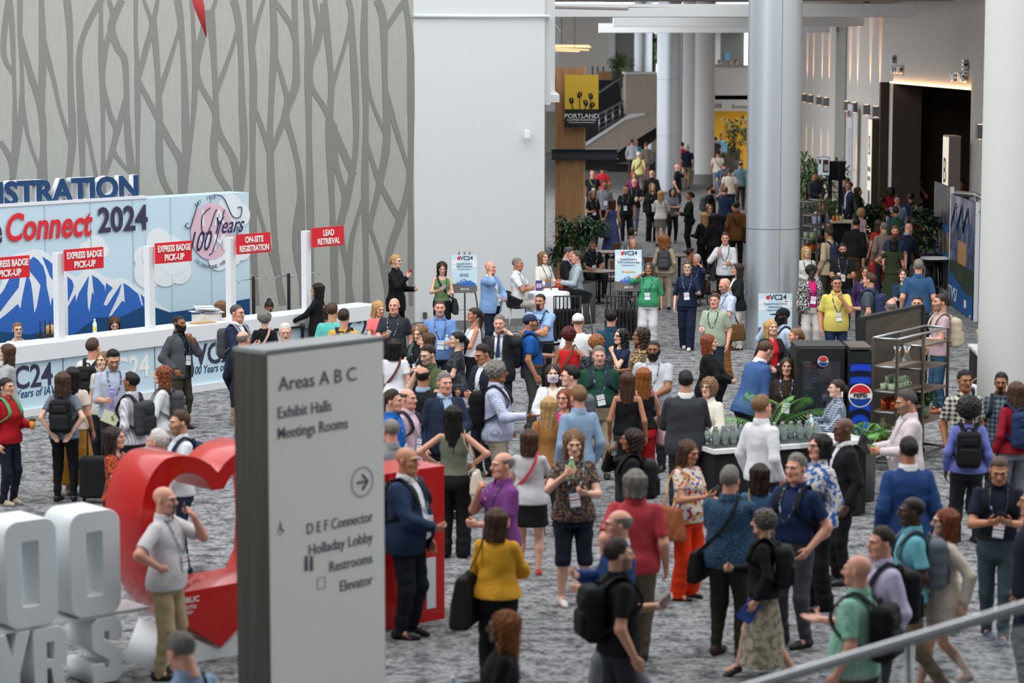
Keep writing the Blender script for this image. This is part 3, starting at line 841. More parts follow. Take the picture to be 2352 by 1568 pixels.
 if tie:
  G = Prof(sex, h, w, .010, .2); Vt, Ft = [], []
  for t in np.linspace(0, 1, 8):
   zz = (.845 - .235 * t) * h; wd_ = .014 + .022 * t if t > .08 else .02
   yy = G.front(0, zz, .016); Vt += [(-wd_, yy, zz), (wd_, yy, zz)]
  Ft = [(2 * i, 2 * i + 1, 2 * i + 3, 2 * i + 2) for i in range(7)]
  link('tie', npmesh('tie', TU(np.array(Vt)), Ft), m_cloth(tie), body)
 info = dict(body=body, h=h, hs=hs, TU=TU, RU=RU, PF=PF, w=w, hands=hands, face=math.radians(face), loc=np.array([px, py, z0]), label=label, sex=sex, arms=arms, HO=HO, RH=RH, k=k)
 if seat: chair_at(px, py, math.radians(face), sit - .03, seat)
 if bag: wear(info, bag)
 if hold: carry(info, hold)
 return info
NAMEC = {}
def cname(c):
 r, g, b = (int(c[1:][i:i + 2], 16) for i in (0, 2, 4)) if len(c) == 7 else (int(k * 2, 16) for k in c[1:])
 mx, mn = max(r, g, b), min(r, g, b)
 if mx < 50: return 'black'
 if mx - mn < 24: return 'dark grey' if mx < 95 else 'grey' if mx < 180 else 'white'
 if r == mx and g > .75 * r and b < .6 * r: return 'yellow'
 if r == mx and b > .65 * r and g < .8 * r: return 'pink'
 if r == mx and g > .45 * r: return 'brown' if r < 150 else 'tan'
 if r == mx: return 'brown' if r < 110 else 'red'
 if g == mx: return 'green'
 return 'navy' if b < 100 else 'blue'
def short(lbl): return lbl.split('|')[0].strip()
def lab(pre, who):
 w = who.split()
 while len(pre.split()) + len(w) > 16:
  k = max([i for i, t in enumerate(w) if t in ('with', 'and', 'by', 'holding', 'in', 'at', 'behind', 'carrying', 'on', 'from', 'beside') and i > 2] or [len(w) - 1]); w = w[:k]
 return pre + ' ' + ' '.join(w)
def wmat(I): return Matrix.Translation(Vector(I['loc'])) @ Matrix.Rotation(I['face'], 4, 'Z')
def ribbon(name, pts, w, th, m, parent=None, wax=(1, 0, 0)):
 P = [np.array(p, float) for p in pts]; V, F = [], []
 for i, p in enumerate(P):
  t = P[min(i + 1, len(P) - 1)] - P[max(i - 1, 0)]; t /= np.linalg.norm(t) + 1e-9
  a = np.array(wax, float); a = a - t * (a @ t); a /= np.linalg.norm(a) + 1e-9; n = np.cross(t, a)
  for u, v in ((-1, -1), (1, -1), (1, 1), (-1, 1)): V.append(p + a * u * w / 2 + n * v * th / 2)
 for i in range(len(P) - 1):
  for k in range(4): F.append((4 * i + k, 4 * i + (k + 1) % 4, 4 * i + 4 + (k + 1) % 4, 4 * i + 4 + k))
 n = 4 * (len(P) - 1); F += [(3, 2, 1, 0), (n, n + 1, n + 2, n + 3)]
 return link(name, npmesh(name, V, F, smooth=False), m, parent)
def smooth_path(pts, n=5):
 P = [np.array(p, float) for p in pts]; out = []
 for i in range(len(P) - 1):
  p0, p1, p2, p3 = P[max(i - 1, 0)], P[i], P[i + 1], P[min(i + 2, len(P) - 1)]
  for t in np.linspace(0, 1, n, endpoint=False):
   out.append(.5 * (2 * p1 + (p2 - p0) * t + (2 * p0 - 5 * p1 + 4 * p2 - p3) * t * t + (3 * p1 - p0 - 3 * p2 + p3) * t ** 3))
 return out + [P[-1]]
PACKS = {}
def pack_mesh():
 if not PACKS:
  V, F = nets(lambda X, Y, Z: rbox(X, Y - .10 * np.clip((.02 - Z), 0, .2) * 0, Z, (0, .0, 0), (.150 - .0, .088, .225), .065) + .002 * np.sin(Z * 55 + X * 12), (-.18, -.12, -.26), (.18, .12, .26), .014)
  PACKS['body'] = npmesh('backpack', V, F)
  V, F = nets(lambda X, Y, Z: rbox(X, Y, Z, (0, .088, -.075), (.118, .034, .105), .032), (-.15, .03, -.21), (.15, .15, .06), .012); PACKS['pocket'] = npmesh('front_pocket', V, F)
  V, F = nets(lambda X, Y, Z: rbox(X, Y, Z, (0, .082, .105), (.100, .022, .050), .022), (-.13, .03, .03), (.13, .13, .19), .012); PACKS['pocket2'] = npmesh('front_pocket', V, F)
  o = MB().tube(smooth_path([(-.035, -.05, .215), (-.03, -.055, .255), (.03, -.055, .255), (.035, -.05, .215)]), .011, 8).build('h', []); PACKS['handle'] = o.data; bpy.data.objects.remove(o)
  for m in PACKS.values(): m.materials.append(None)
 return PACKS
def wear(I, bag):
 kind, c = bag[0], bag[1]; h, hs, PF, TU, RU = I['h'], I['hs'], I['PF'], I['TU'], I['RU']
 m = m_cloth(c); who = short(I['label']); W = wmat(I)
 if kind == 'pack':
  a, b, cy = PF.at(.68 * h); c2 = bag[2] if len(bag) > 2 else c
  pos = np.array([bag[3] if len(bag) > 3 else 0, cy + b + .105, .675 * h]); P = pack_mesh()
  root = shared('backpack', P['body'], [m]); root.matrix_world = W @ M4(RU, TU(pos[None])[0], hs)
  tag(root, lab(f'{cname(c)} backpack worn by the', who), 'backpack')
  shared('front_pocket', P['pocket'], [m_cloth(c2)], root); shared('front_pocket', P['pocket2'], [m_cloth(c2)], root)
  shared('top_handle', P['handle'], [m], root)
  inv = np.linalg.inv(np.array(M4(RU, TU(pos[None])[0], hs)))
  for s in (-1, 1):
   x = .060 * h; e = .045
   path = [(s * .055, pos[1] - .07, .79 * h), (s * x * .95, .035 * h, .832 * h + .020), (s * x, -.01 * h, .826 * h + .022),
     (s * x * 1.05, PF.front(x, .775 * h, e), .775 * h), (s * x * 1.2, PF.front(x * 1.2, .715 * h, e), .715 * h), (s * (PF.at(.66 * h)[0] + .035), .0, .655 * h), (s * .11, pos[1] - .06, .60 * h)]
   Q = TU(np.array(smooth_path(path))); Q = Q @ inv[:3, :3].T + inv[:3, 3]
   ribbon('strap', Q, .052 / hs, .012, m_cloth(c2 if c2 != c else c), root)
 elif kind in ('tote', 'cross', 'sling'):
  s = bag[2]; c2 = bag[3] if len(bag) > 3 else c; size = bag[4] if len(bag) > 4 else 1.0
  zb = {'tote': .50, 'cross': .47, 'sling': .46}[kind] * h
  a = PF.at(.52 * h)[0]; pos = np.array([s * (a + .085), .03, zb]); w_, d_, h_ = .17 * size, .060 * size, .15 * size
  def f(X, Y, Z):
   k = 1 - .18 * np.clip(Z / h_, -1, 1); k2 = 1 - .45 * np.clip(Z / h_, 0, 1)
   return rbox(X / k2, Y / k, Z, (0, 0, 0), (d_, w_, h_), .035) + .004 * np.sin(Y * 60 + Z * 20)
  V, F = nets(f, (-.12 * size, -.26 * size, -.2 * size), (.12 * size, .26 * size, .2 * size), .013)
  root = link('handbag' if kind == 'tote' else 'shoulder_bag', npmesh('bag', V, F), m); root.matrix_world = W @ M4(RU, TU(pos[None])[0])
  tag(root, lab(f'{cname(c)} {"shoulder tote" if kind == "tote" else "crossbody bag"} carried by the', who), 'bag')
  inv = np.linalg.inv(np.array(M4(RU, TU(pos[None])[0])))
  def put(path, wd, wax):
   Q = TU(np.array(smooth_path(path))); Q = Q @ inv[:3, :3].T + inv[:3, 3]; ribbon('strap', Q, wd, .008, m_cloth(c2), root, wax)
  sx = .078 * h; e = .045
  if kind == 'tote':
   for dy in (-.09, .09):
    put([(pos[0] - s * .02, dy + .03, zb + h_ - .03), (s * (a + .05), dy * .8 + .01, .66 * h), (s * sx * 1.05, (PF.front(sx, .76 * h, e) if dy < 0 else PF.at(.76 * h)[2] + PF.at(.76 * h)[1] * .75 + e), .765 * h), (s * sx * .95, .012 * h, .825 * h + .022)], .022, (0, 1, 0))
  else:
   o = -s
   back = lambda x, z: 2 * PF.at(z)[2] - PF.front(x, z, e)
   put([(pos[0] - s * .02, -.09, zb + h_ - .03), (s * a * .8, PF.front(a * .8, .60 * h, e), .60 * h), (0, PF.front(0, .70 * h, e), .70 * h), (o * .05 * h, PF.front(.05 * h, .785 * h, e), .785 * h), (o * .055 * h, .012 * h, .835 * h + .02),
                 (o * .05 * h, back(.05 * h, .78 * h), .78 * h), (0, back(0, .69 * h), .69 * h), (s * a * .8, back(a * .8, .60 * h), .60 * h), (pos[0] - s * .02, .12, zb + h_ - .03)], .034, (.4, 0, 1))
ITEMS = {}
GLASS = mat('clear_glass', '#e8f0ee', .03, trans=.92, alpha=1)
SCREEN = mat('phone_screen', '#0b0c10', .12)
WHITEP = mat('white_plastic', '#e9eae8', .4)
def item_mesh(kind):
 if kind in ITEMS: return ITEMS[kind]
 b = MB()
 if kind == 'phone': b.box((0, 0, 0), (.009, .074, .152), bevel=.004)
 elif kind == 'screen': b.box((.0047, 0, 0), (.0012, .066, .142))
 elif kind == 'tablet': b.box((0, 0, 0), (.010, .170, .245), bevel=.004)
 elif kind == 'tabscreen': b.box((.0055, 0, 0), (.0012, .155, .225))
 elif kind == 'bottle': b.lathe([(.030, -.10), (.033, -.095), (.033, .03), (.030, .055), (.014, .085), (.013, .10)], 16)
 elif kind == 'bcap': b.lathe([(.016, .095), (.016, .118)], 14)
 elif kind == 'blabel': b.lathe([(.0337, -.045), (.0337, .022)], 16, cap=False)
 elif kind == 'cup': b.lathe([(.029, -.06), (.040, .055)], 18)
 elif kind == 'clid': b.lathe([(.0425, .052), (.0425, .062), (.036, .074)], 18)
 elif kind == 'glass': b.lathe([(.030, -.07), (.036, .07), (.034, .07), (.028, -.06)], 18, cap=False).lathe([(.030, -.07), (.030, -.062)], 18)
 elif kind == 'can': b.lathe([(.028, -.06), (.033, -.052), (.033, .048), (.027, .060)], 18)
 elif kind == 'paper': b.box((0, 0, 0), (.004, .15, .21))
 elif kind == 'flask': b.lathe([(.036, -.13), (.038, -.125), (.038, .09), (.028, .12)], 18)
 elif kind == 'fcap': b.lathe([(.029, .118), (.029, .15)], 16)
 o = b.build(kind, []); ITEMS[kind] = o.data; bpy.data.objects.remove(o); ITEMS[kind].materials.append(None)
 return ITEMS[kind]
def m_plain(c, r=.45): return mat('plain_%s_%d' % (c.strip('#'), r * 100), c, r)
def carry(I, hold):
 W = wmat(I); who = short(I['label'])
 for spec in hold:
  kind, hand = spec[0], spec[1]; c = spec[2] if len(spec) > 2 else None
  pos, fd, pn, wr = I['hands'][hand]
  if kind in ('phone', 'tablet'):
   up = fd + np.array([0, 0, .6]); R = basis(up, pn); big = kind == 'tablet'
   p = pos + pn * .004 + up / np.linalg.norm(up) * (.03 if not big else .08)
   c = c or '#15161a'
   o = shared(kind, item_mesh(kind), [m_plain(c)]); o.matrix_world = W @ M4(R, p)
   shared('screen', item_mesh('tabscreen' if big else 'screen'), [SCREEN], o)
   tag(o, lab(f'{cname(c)} {kind} held by the', who), kind)
  elif kind in ('bottle', 'flask'):
   R = basis(np.array([0, -.1, 1.0]), pn); p = pos + np.array([0, 0, .02])
   c = c or '#bfe0ea'
   o = shared('water_bottle', item_mesh(kind), [m_plain(c, .2)]); o.matrix_world = W @ M4(R, p)
   shared('bottle_cap', item_mesh('bcap' if kind == 'bottle' else 'fcap'), [WHITEP if kind == 'bottle' else m_plain(c, .2)], o)
   if kind == 'bottle': shared('bottle_label', item_mesh('blabel'), [m_plain(spec[3] if len(spec) > 3 else '#5fa6cf')], o)
   tag(o, lab(f'{cname(c)} water bottle held by the', who), 'bottle')
  elif kind == 'cup':
   c = c or '#e0a432'
   o = shared('paper_cup', item_mesh('cup'), [m_plain(c, .6)]); o.matrix_world = W @ M4(basis(np.array([0, -.05, 1.0]), pn), pos)
   shared('cup_lid', item_mesh('clid'), [WHITEP if len(spec) > 3 else DARK], o)
   tag(o, lab(f'{cname(c)} paper coffee cup held by the', who), 'cup')
  elif kind == 'glass':
   o = shared('drinking_glass', item_mesh('glass'), [GLASS]); o.matrix_world = W @ M4(basis(np.array([0, -.05, 1.0]), pn), pos)
   tag(o, lab(f'clear drinking glass held by the', who), 'glass')
  elif kind == 'can':
   o = shared('drink_can', item_mesh('can'), [m_plain(c, .3)]); o.matrix_world = W @ M4(basis(np.array([0, 0, 1.0]), pn), pos)
   tag(o, lab(f'{cname(c)} drink can held by the', who), 'can')
  elif kind == 'paper':
   o = shared('paper_sheet', item_mesh('paper'), [m_plain(c or '#eceff2', .7)]); o.matrix_world = W @ M4(basis(fd + np.array([0, 0, .3]), pn), pos + fd * .05)
   tag(o, lab(f'{cname(c or "#eceff2")} paper sheet held by the', who), 'paper')
def carpet(q):
 co = q.coord()
 big = q.noise(q.coord((1.0, 1.15, 1)), 4.2, 5, .68); fine = q.noise(q.coord((1, 1.2, 1)), 15, 3, .6); fib = q.noise(co, 170, 2)
 c = q.ramp(big.outputs[0], [(.33, '#4c4d50'), (.44, '#77787b'), (.52, '#98999b'), (.70, '#a6a7a8')])
 m1 = q.n('ShaderNodeMixRGB', blend_type='MULTIPLY'); m1.inputs[0].default_value = .75; q.l(c, m1.inputs[1]); q.l(q.ramp(fine.outputs[0], [(.36, '#4d4d50'), (.52, '#ffffff')]), m1.inputs[2])
 m2 = q.n('ShaderNodeMixRGB', blend_type='MULTIPLY'); m2.inputs[0].default_value = .4; q.l(m1.outputs[0], m2.inputs[1]); q.l(q.ramp(fib.outputs[0], [(.35, '#909090'), (.65, '#ffffff')]), m2.inputs[2])
 q.l(m2.outputs[0], q.b.inputs[0]); q.bump(fib.outputs[0], .3, .01)
M_CARPET = mat('mottled_grey_carpet', '#777', .95, spec=.1, fn=carpet)
def wallpaper(q):
 co = q.coord((1, 1, .06)); nz = q.noise(co, 60, 2); q.l(q.ramp(nz.outputs[0], [(.3, '#a9aaa4'), (.7, '#b6b7b1')]), q.b.inputs[0])
M_PAPER = mat('grey_wallcovering', '#adaea8', .8, spec=.2, fn=wallpaper)
M_TRUNKS = mat('dark_grey_branch_print', '#8b8a86', .8, spec=.2)
M_WHITE = mat('white_paint', '#d9dbdb', .7, spec=.3)
M_WARMW = mat('warm_white_paint', '#d2cdc8', .75, spec=.3)
M_GREYP = mat('olive_grey_paint', '#8b8a7d', .7, spec=.3)
M_BASE = mat('grey_rubber_base', '#7b7b79', .7)
M_CEIL = mat('taupe_ceiling', '#a59a92', .85)
M_STEEL = mat('brushed_steel', '#aeb1b3', .32, metal=.9)
M_COLUMN = mat('silver_column_paint', '#c2c8d0', .36, metal=.6, spec=.6)
M_DARKM = mat('dark_bronze_metal', '#38342f', .42, metal=.55)
M_BLACK = mat('black_matte', '#111214', .65)
M_DRAPE = mat('black_drape', '#0d0e11', .9, fn=lambda q: q.bump(q.noise(q.coord((1, 1, .05)), 18, 2).outputs[0], .6, .03))
M_LAM = mat('white_laminate', '#e6e9ec', .4)
M_INK = mat('dark_ink', '#35334c', .6); M_RED = mat('sign_red', '#e01f2d', .5); M_NAVY = mat('navy_print', '#0b3f6d', .5)
M_SKYP = mat('sky_print', '#c6dfec', .55); M_CLOUD = mat('cloud_print', '#e6edf1', .55); M_MTN = mat('mountain_blue_print', '#2b67bf', .55); M_HILL = mat('foothill_blue_print', '#0a4677', .55)
M_TXTW = mat('white_lettering', '#f4f4f2', .5)
def wood(c1, c2, sc=(1, 1, .08), f=22):
 def fn(q):
  nz = q.noise(q.coord(sc), f, 4, .6); q.l(q.ramp(nz.outputs[0], [(.3, c1), (.7, c2)]), q.b.inputs[0]); q.bump(nz.outputs[0], .2, .004)
 return fn
M_WOOD = mat('reclaimed_wood', '#a97d58', .6, fn=wood('#a5754c', '#d0a074', (1, 1, .12), 9)); M_WOODE = mat('pale_live_edge', '#c9a173', .6)
M_WALNUT = mat('dark_walnut_board', '#4b4038', .55, fn=wood('#3a312b', '#5b4e44', (.15, .15, 1), 14)); M_TABLEW = mat('brown_table_wood', '#6b4a33', .35, fn=wood('#54392a', '#7a573d'))
def marble(q):
 nz = q.noise(q.coord(), 5, 6, .7); q.l(q.ramp(nz.outputs[0], [(.42, '#b9bcbf'), (.5, '#e7e8e8'), (.62, '#f0f0ef')]), q.b.inputs[0])
M_MARBLE = mat('white_marble', '#e6e6e4', .25, fn=marble)
M_CLOTH = mat('white_table_linen', '#e3e6ee', .8)
M_CONC = mat('charcoal_planter', '#4b4c4d', .8); M_SOIL = mat('dark_soil', '#2a221c', .95)
def S(o): o['kind'] = 'structure'; return o
def wbox(name, x0, x1, y0, y1, z0, z1, m): return MB().box(((x0 + x1) / 2, (y0 + y1) / 2, (z0 + z1) / 2), (x1 - x0, y1 - y0, z1 - z0)).build(name, m)
def slab(name, P, u, L, th, z0, z1, m, parent=None, side=1):
 """upright slab from ground point P along u, its thickness away from the viewer"""
 u = np.array(u) / np.linalg.norm(u); n = np.array([-u[1], u[0]]) * side
 A = np.array(P[:2]); q = [A, A + u * L, A + u * L + n * th, A + n * th]
 b = MB(); vs = [b.bm.verts.new((*p, z)) for z in (z0, z1) for p in q]
 for f in ((0, 1, 2, 3), (4, 5, 6, 7), (0, 1, 5, 4), (1, 2, 6, 5), (2, 3, 7, 6), (3, 0, 4, 7)): b.bm.faces.new([vs[i] for i in f])
 return b.build(name, m, parent)
S(MB().quad((-40, -6, 0), (32, -6, 0), (32, 150, 0), (-40, 150, 0)).build('floor', M_CARPET))
CW = at(953, 757)
CB = at(444, 902); CA_ = at(59, 958)
U = (CB - CA_)[:2]; U /= np.linalg.norm(U); NU = np.array([U[1], -U[0]])          # NU looks back at the room
S(slab('wall_left', CW[:2] - U * 38, U, 38, .4, 0, 12, M_PAPER))
def trunks():
 """branching trunk print: strips in wall coordinates, traced as centre lines (x right of photo, y down, width)"""
 L = [[(18, 0), (8, 120), (0, 170)], [(22, 0), (30, 110), (34, 330), (24, 470)], [(46, 0), (46, 90), (50, 240), (50, 470)], [(50, 85), (70, 170), (92, 240), (100, 330), (88, 440), (84, 480)],
         [(52, 230), (66, 320), (86, 390)], [(95, 0), (98, 110), (96, 240), (100, 330), (106, 470)], [(100, 100), (122, 180), (140, 260), (162, 330)], [(0, 325), (28, 385), (20, 480)],
         [(154, 0), (160, 70), (162, 200), (166, 330), (148, 480)], [(222, 8), (200, 60), (182, 130), (186, 250), (192, 480)], [(190, 250), (206, 330), (224, 420), (226, 480)], [(232, 0), (232, 120), (236, 230), (240, 480)],
         [(250, 0), (260, 50), (242, 110), (238, 180)], [(280, 0), (256, 60), (270, 110), (288, 150), (294, 320), (290, 480)], [(238, 200), (252, 260), (266, 310), (244, 400)], [(294, 230), (268, 310), (262, 350), (284, 400)],
         [(312, 0), (312, 90), (316, 200), (318, 480)], [(330, 0), (345, 40), (360, 60)], [(362, 0), (352, 50), (336, 110), (318, 180)], [(322, 190), (346, 240), (366, 280), (392, 330), (416, 380), (424, 480)],
         [(352, 60), (360, 140), (366, 260), (370, 400), (384, 470)], [(408, 0), (416, 60), (424, 200), (426, 400), (414, 480)], [(414, 60), (390, 140), (370, 210)], [(440, 0), (446, 110), (446, 240), (450, 480)],
         [(456, 0), (478, 40), (496, 0)], [(470, 60), (452, 140), (458, 190), (490, 250), (506, 310), (540, 380), (560, 480)], [(492, 40), (492, 150), (496, 260), (494, 380), (516, 450)], [(536, 0), (546, 40), (552, 110), (556, 240), (560, 360), (546, 480)],
         [(548, 60), (530, 120), (506, 200)], [(572, 0), (576, 90), (582, 180), (580, 330), (582, 560), (590, 700)], [(606, 0), (588, 60), (578, 110)], [(626, 0), (630, 100), (624, 210), (620, 330), (626, 480), (640, 640), (650, 700)],
         [(584, 240), (600, 290), (620, 355)], [(650, 8), (668, 60), (678, 110)], [(632, 130), (650, 190), (658, 250), (632, 340)], [(676, 0), (680, 140), (678, 200), (656, 260), (668, 310), (680, 360), (690, 440), (694, 700)],
         [(702, 0), (708, 90), (708, 200), (712, 460), (716, 700)], [(722, 0), (734, 50), (748, 0)], [(738, 50), (728, 100), (712, 150), (716, 200), (740, 240), (756, 270), (780, 330), (808, 390)], [(752, 20), (760, 180), (756, 300), (762, 460), (770, 700)],
         [(800, 0), (806, 40), (790, 110), (762, 200)], [(762, 300), (772, 380), (792, 460), (770, 560), (760, 620)], [(814, 40), (814, 180), (818, 300), (812, 380), (790, 470)], [(838, 0), (836, 100), (840, 250), (838, 420), (842, 700)],
         [(840, 180), (856, 240), (880, 310)], [(866, 0), (880, 50), (884, 200), (888, 320), (872, 420), (848, 520)], [(888, 60), (902, 8)], [(890, 220), (910, 300), (938, 390)], [(930, 0), (942, 100), (944, 240), (940, 410), (920, 500), (892, 590), (890, 700)],
         [(850, 330), (872, 420), (890, 490)], [(846, 520), (872, 590), (900, 660)], [(590, 460), (610, 540), (628, 620)], [(820, 470), (806, 560), (800, 700)], [(946, 400), (944, 700)], [(780, 530), (800, 640), (812, 700)], [(660, 480), (676, 560), (690, 640)]]
 b = MB()
 for i, ln in enumerate(L):                                  # run branch ends into the trunk they meet
  for k, dr in ((0, 1), (-1, -2)):
   e_ = np.array(ln[k], float); best = None
   if not 5 < e_[1] < 690: continue
   for j, l2 in enumerate(L):
    if j == i: continue
    for q in smooth_path([(x, y, 0) for x, y in l2], 8):
     dd = math.hypot(q[0] - e_[0], q[1] - e_[1])
     if best is None or dd < best[0]: best = (dd, q)
   if best[0] < 34:
    v = e_ - np.array(ln[dr], float); v /= np.linalg.norm(v) + 1e-6
    ln[k] = (float(best[1][0] + v[0] * 4), float(best[1][1] + v[1] * 12))
 for i, ln in enumerate(L):
  P = smooth_path([(x, y, 0) for x, y in ln], 6); e = .004 + .00012 * i
  side = [[], []]
  for j, p in enumerate(P):
   t = P[min(j + 1, len(P) - 1)] - P[max(j - 1, 0)]; t /= np.linalg.norm(t); w = 5.4 + 1.3 * math.sin(p[1] * .02 + i) + (2.0 if len(ln) > 4 else 0)
   for s, k in ((0, -1), (1, 1)):
    q = p + k * w * np.array([t[1], -t[0], 0]) * (1 if abs(t[1]) > .2 else .6)
    h = hit(min(q[0], 952), q[1], CW, U); side[s].append((h[0] + NU[0] * e, h[1] + NU[1] * e, max(h[2], .02)))
  for j in range(len(P) - 1):
   try: b.bm.faces.new([b.bm.verts.new(v) for v in (side[0][j], side[1][j], side[1][j + 1], side[0][j + 1])])
   except ValueError: pass
 return b
tr = S(trunks().build('branch_print', M_TRUNKS, bpy.data.objects['wall_left']))
S(slab('baseboard_left', CW[:2] - U * 38 + NU * .02, U, 37.97, .02, 0, .14, M_BASE))
CR = at(1250, 746)
UW = (CR - CW)[:2]; LW = np.linalg.norm(UW); UW /= LW
S(slab('wall_back', CW[:2], UW, LW, .5, 0, 12, mat('cool_white_paint', '#d5d9db', .7, spec=.3)))
S(slab('baseboard_back', CW[:2] + np.array([0, -.03]), UW, LW, .03, 0, .16, M_BASE))
rz_ = hit(1100, 37, CW, UW)[2]
t = MB(); a = CW[:2] - np.array([0, .05]); t.tube([(a[0], a[1], rz_), (a[0] + UW[0] * LW + .06, a[1] + UW[1] * LW, rz_), (a[0] + UW[0] * LW + .9, a[1] + 31, rz_)], .035, 12)
S(t.build('trim_1', M_LAM))
p = atd(1211, 308, CW[1] + .6); tag(MB().box(p, (.12, .10, .17), bevel=.01).build('wall_thermostat', M_LAM), 'small white wall box on the plain white wall', 'thermostat')
p = atd(976, 724, CW[1]); tag(MB().box(p, (.085, .05, .13), bevel=.01).build('wall_outlet', mat('outlet_grey', '#4b4a48', .5)), 'dark outlet plate low on the plain white wall', 'outlet')
S(MB().box((CR[0] - .22, CR[1] + 10.6, 2.3), (.5, 20.6, 4.6)).build('wall_concourse', M_GREYP))
S(MB().box((CR[0] - .12, CR[1] + 15.4, 7.4), (.5, 30.2, 5.6)).build('wall_concourse_upper', M_WHITE))
t = MB()
for yy in (4, 8.5, 13, 18): t.box((CR[0] + .20, CR[1] + yy, 6.2), (.16, .5, 3.2))
t.box((CR[0] + .22, CR[1] + 12, 4.72), (.22, 22, .16))
S(t.build('trim_2', M_LAM))
def column(px, base, w, m, ztop, label, joints=(), seams=(), ring=None, d=None):
 d = d or gd(base); P = at(px, base) if d is None or base else None
 x = on_ray(px, d); r = w / 2 * d / FPX; y = d + r
 root = wempty('column', (x, y, 0), None, None); S(root)
 zs = [0] + [j for j in joints] + [ztop]
 for i, (a, b) in enumerate(zip(zs, zs[1:])):
  S(MB().lathe([(r, a + .006), (r, b - .006)], 64, (x, y, 0), cap=False).build('column_casing', m, root))
  if i: S(MB().lathe([(r - .012, a - .012), (r - .012, a + .012)], 64, (x, y, 0), cap=False).build('column_joint', M_BASE, root))
 for s in seams:
  b = MB(); an = math.radians(s); b.box((x + (r + .001) * math.sin(an), y - (r + .001) * math.cos(an), ztop / 2), (.012, .006, ztop), rot=Matrix.Rotation(an, 3, 'Z')); S(b.build('column_seam', M_BASE, root))
 if ring: S(MB().lathe([(r + .03, 0), (r + .03, ring)], 64, (x, y, 0), cap=False).build('column_base', M_BASE, root))
 return x, y, r
COLA = column(1778, 805, 124, M_COLUMN, 11, '', (2.32,), (9, 100, 190, 280))
column(1537, 440, 56, M_COLUMN, 8.2, '', (2.32, 4.65), (8,))
column(1619, 424, 46, M_WHITE, 9, '', (), (), .45)
column(1588, 414, 42, M_WHITE, 9, '', (), (), .45)
column(2331, 1040, 152, mat('pale_grey_column', '#cfcfcc', .6), 11, '', (), ())
def RW(d): return 9.5 + .0314 * d
UR = np.array([.0314, 1]) / math.hypot(.0314, 1)
D0, D1, DZ = 60.3, 75.8, 4.77
def rwall(name, d0, d1, z0, z1, m, off=0, th=.4):
 return S(slab(name, (RW(d0) + off, d0), UR, (d1 - d0) * math.hypot(.0314, 1), th, z0, z1, m, side=-1))
rwall('wall_right', 30, D0, 0, 11, M_WARMW); rwall('wall_right_far', D1, 112, 0, 11, M_WARMW); rwall('wall_right_lintel', D0, D1, DZ, 11, M_WARMW)
rwall('trim_3', 89.4, 92.9, 0, 7.1, mat('grey_wall_panel', '#918f89', .7), -.06, .06)
M_BROWN = mat('dark_brown_lobby_wall', '#3a2a1c', .7)
x0 = RW(68)
S(MB().box((x0 + 9, 68, 2.4), (.3, 19, 4.8)).build('wall_lobby_back', M_BROWN))
S(MB().box((x0 + 4.5, D0 - .9, 2.4), (9, .3, 4.8)).build('wall_lobby_near', M_BROWN)); S(MB().box((x0 + 4.5, D1 + 1.0, 2.4), (9, .3, 4.8)).build('wall_lobby_far', M_BROWN))
S(MB().box((x0 + 4.75, 68, DZ + .12), (8.5, 17.5, .2)).build('ceiling_lobby', mat('lobby_ceiling', '#2c221a', .8)))
S(slab('trim_4', (RW(D1) + .0, D1 - .02), UR, 2.2, .9, 0, DZ - .02, mat('dark_door_jamb', '#4a4340', .6), side=-1))
M_GLOW = mat('warm_led_strip', '#ffd9a8', .5, emit='#ffc48a', es=7)
gl = slab('light_strip', (RW(D0) - .10, D0), UR, (D1 - D0), .05, DZ + .02, DZ + .06, M_GLOW, side=-1)
tag(gl, 'glowing warm light strip over the wide dark doorway', 'light strip')
def wall_letters(d, z, rows, who, w_=2.2):
 root = wempty('wall_lettering', (RW(d) - .1, d, z), who, 'lettering')
 M = frame((RW(d) - .03, d, z), (-UR[0], -UR[1]), (-UR[1], UR[0]))
 for i, (s, size) in enumerate(rows):
  text(s, size, M @ Matrix.Translation(((0 if i else (-1 if 'ROOMS' in str(rows) else 1) * (w_ / 2 - .2)), [.24, -.08][i], 0)), M_STEEL, root, 'lettering', .01, W=w_ if i else .4, cap=.26, depth=.10)
wall_letters(74.3, 5.28, (('B', .5), ('ROOMS', .5)), 'polished metal B ROOMS letters above the far corner of the doorway')
wall_letters(61.8, 5.15, (('B', .5), ('MEETING', .5)), 'polished metal B MEETING letters above the near corner of the doorway')
S(MB().box((12.1, 84, 7.5), (4.0, 60, .5)).build('ceiling_soffit', M_CEIL))
for i, y in enumerate((57, 60, 63, 66.4, 70, 74, 79, 85, 92)):
 tag(MB().lathe([(.10, 0), (.10, .05)], 14, (10.75, y, 7.215)).build('downlight', M_BLACK), 'small dark downlight under the brown soffit edge', 'downlight', 'downlights in a row along the soffit')
S(wbox('beam_1', .9, 10.15, 55.6, 57, 6.88, 7.15, mat('beam_underside', '#a39c97', .8)))
S(wbox('beam_2', .95, 10.15, 61.6, 62.4, 6.60, 6.92, M_LAM)); S(wbox('beam_3', 3.3, 11.4, 79, 80, 6.57, 6.86, M_LAM)); S(wbox('beam_4', 3.3, 12, 92, 93, 6.5, 6.85, M_LAM))
tp = wempty('ceiling_blade', (2.4, 60, 6.9), 'long grey pointed blade hanging below the white cross beam', 'ceiling panel')
MB().box((1.9, 60.0, 6.78), (1.9, .9, .05), rot=Matrix.Rotation(.02, 3, 'Y')).poly([(2.85, 59.55, 6.80), (4.05, 60, 6.80), (2.85, 60.45, 6.80)]).build('panel', M_CEIL, tp)
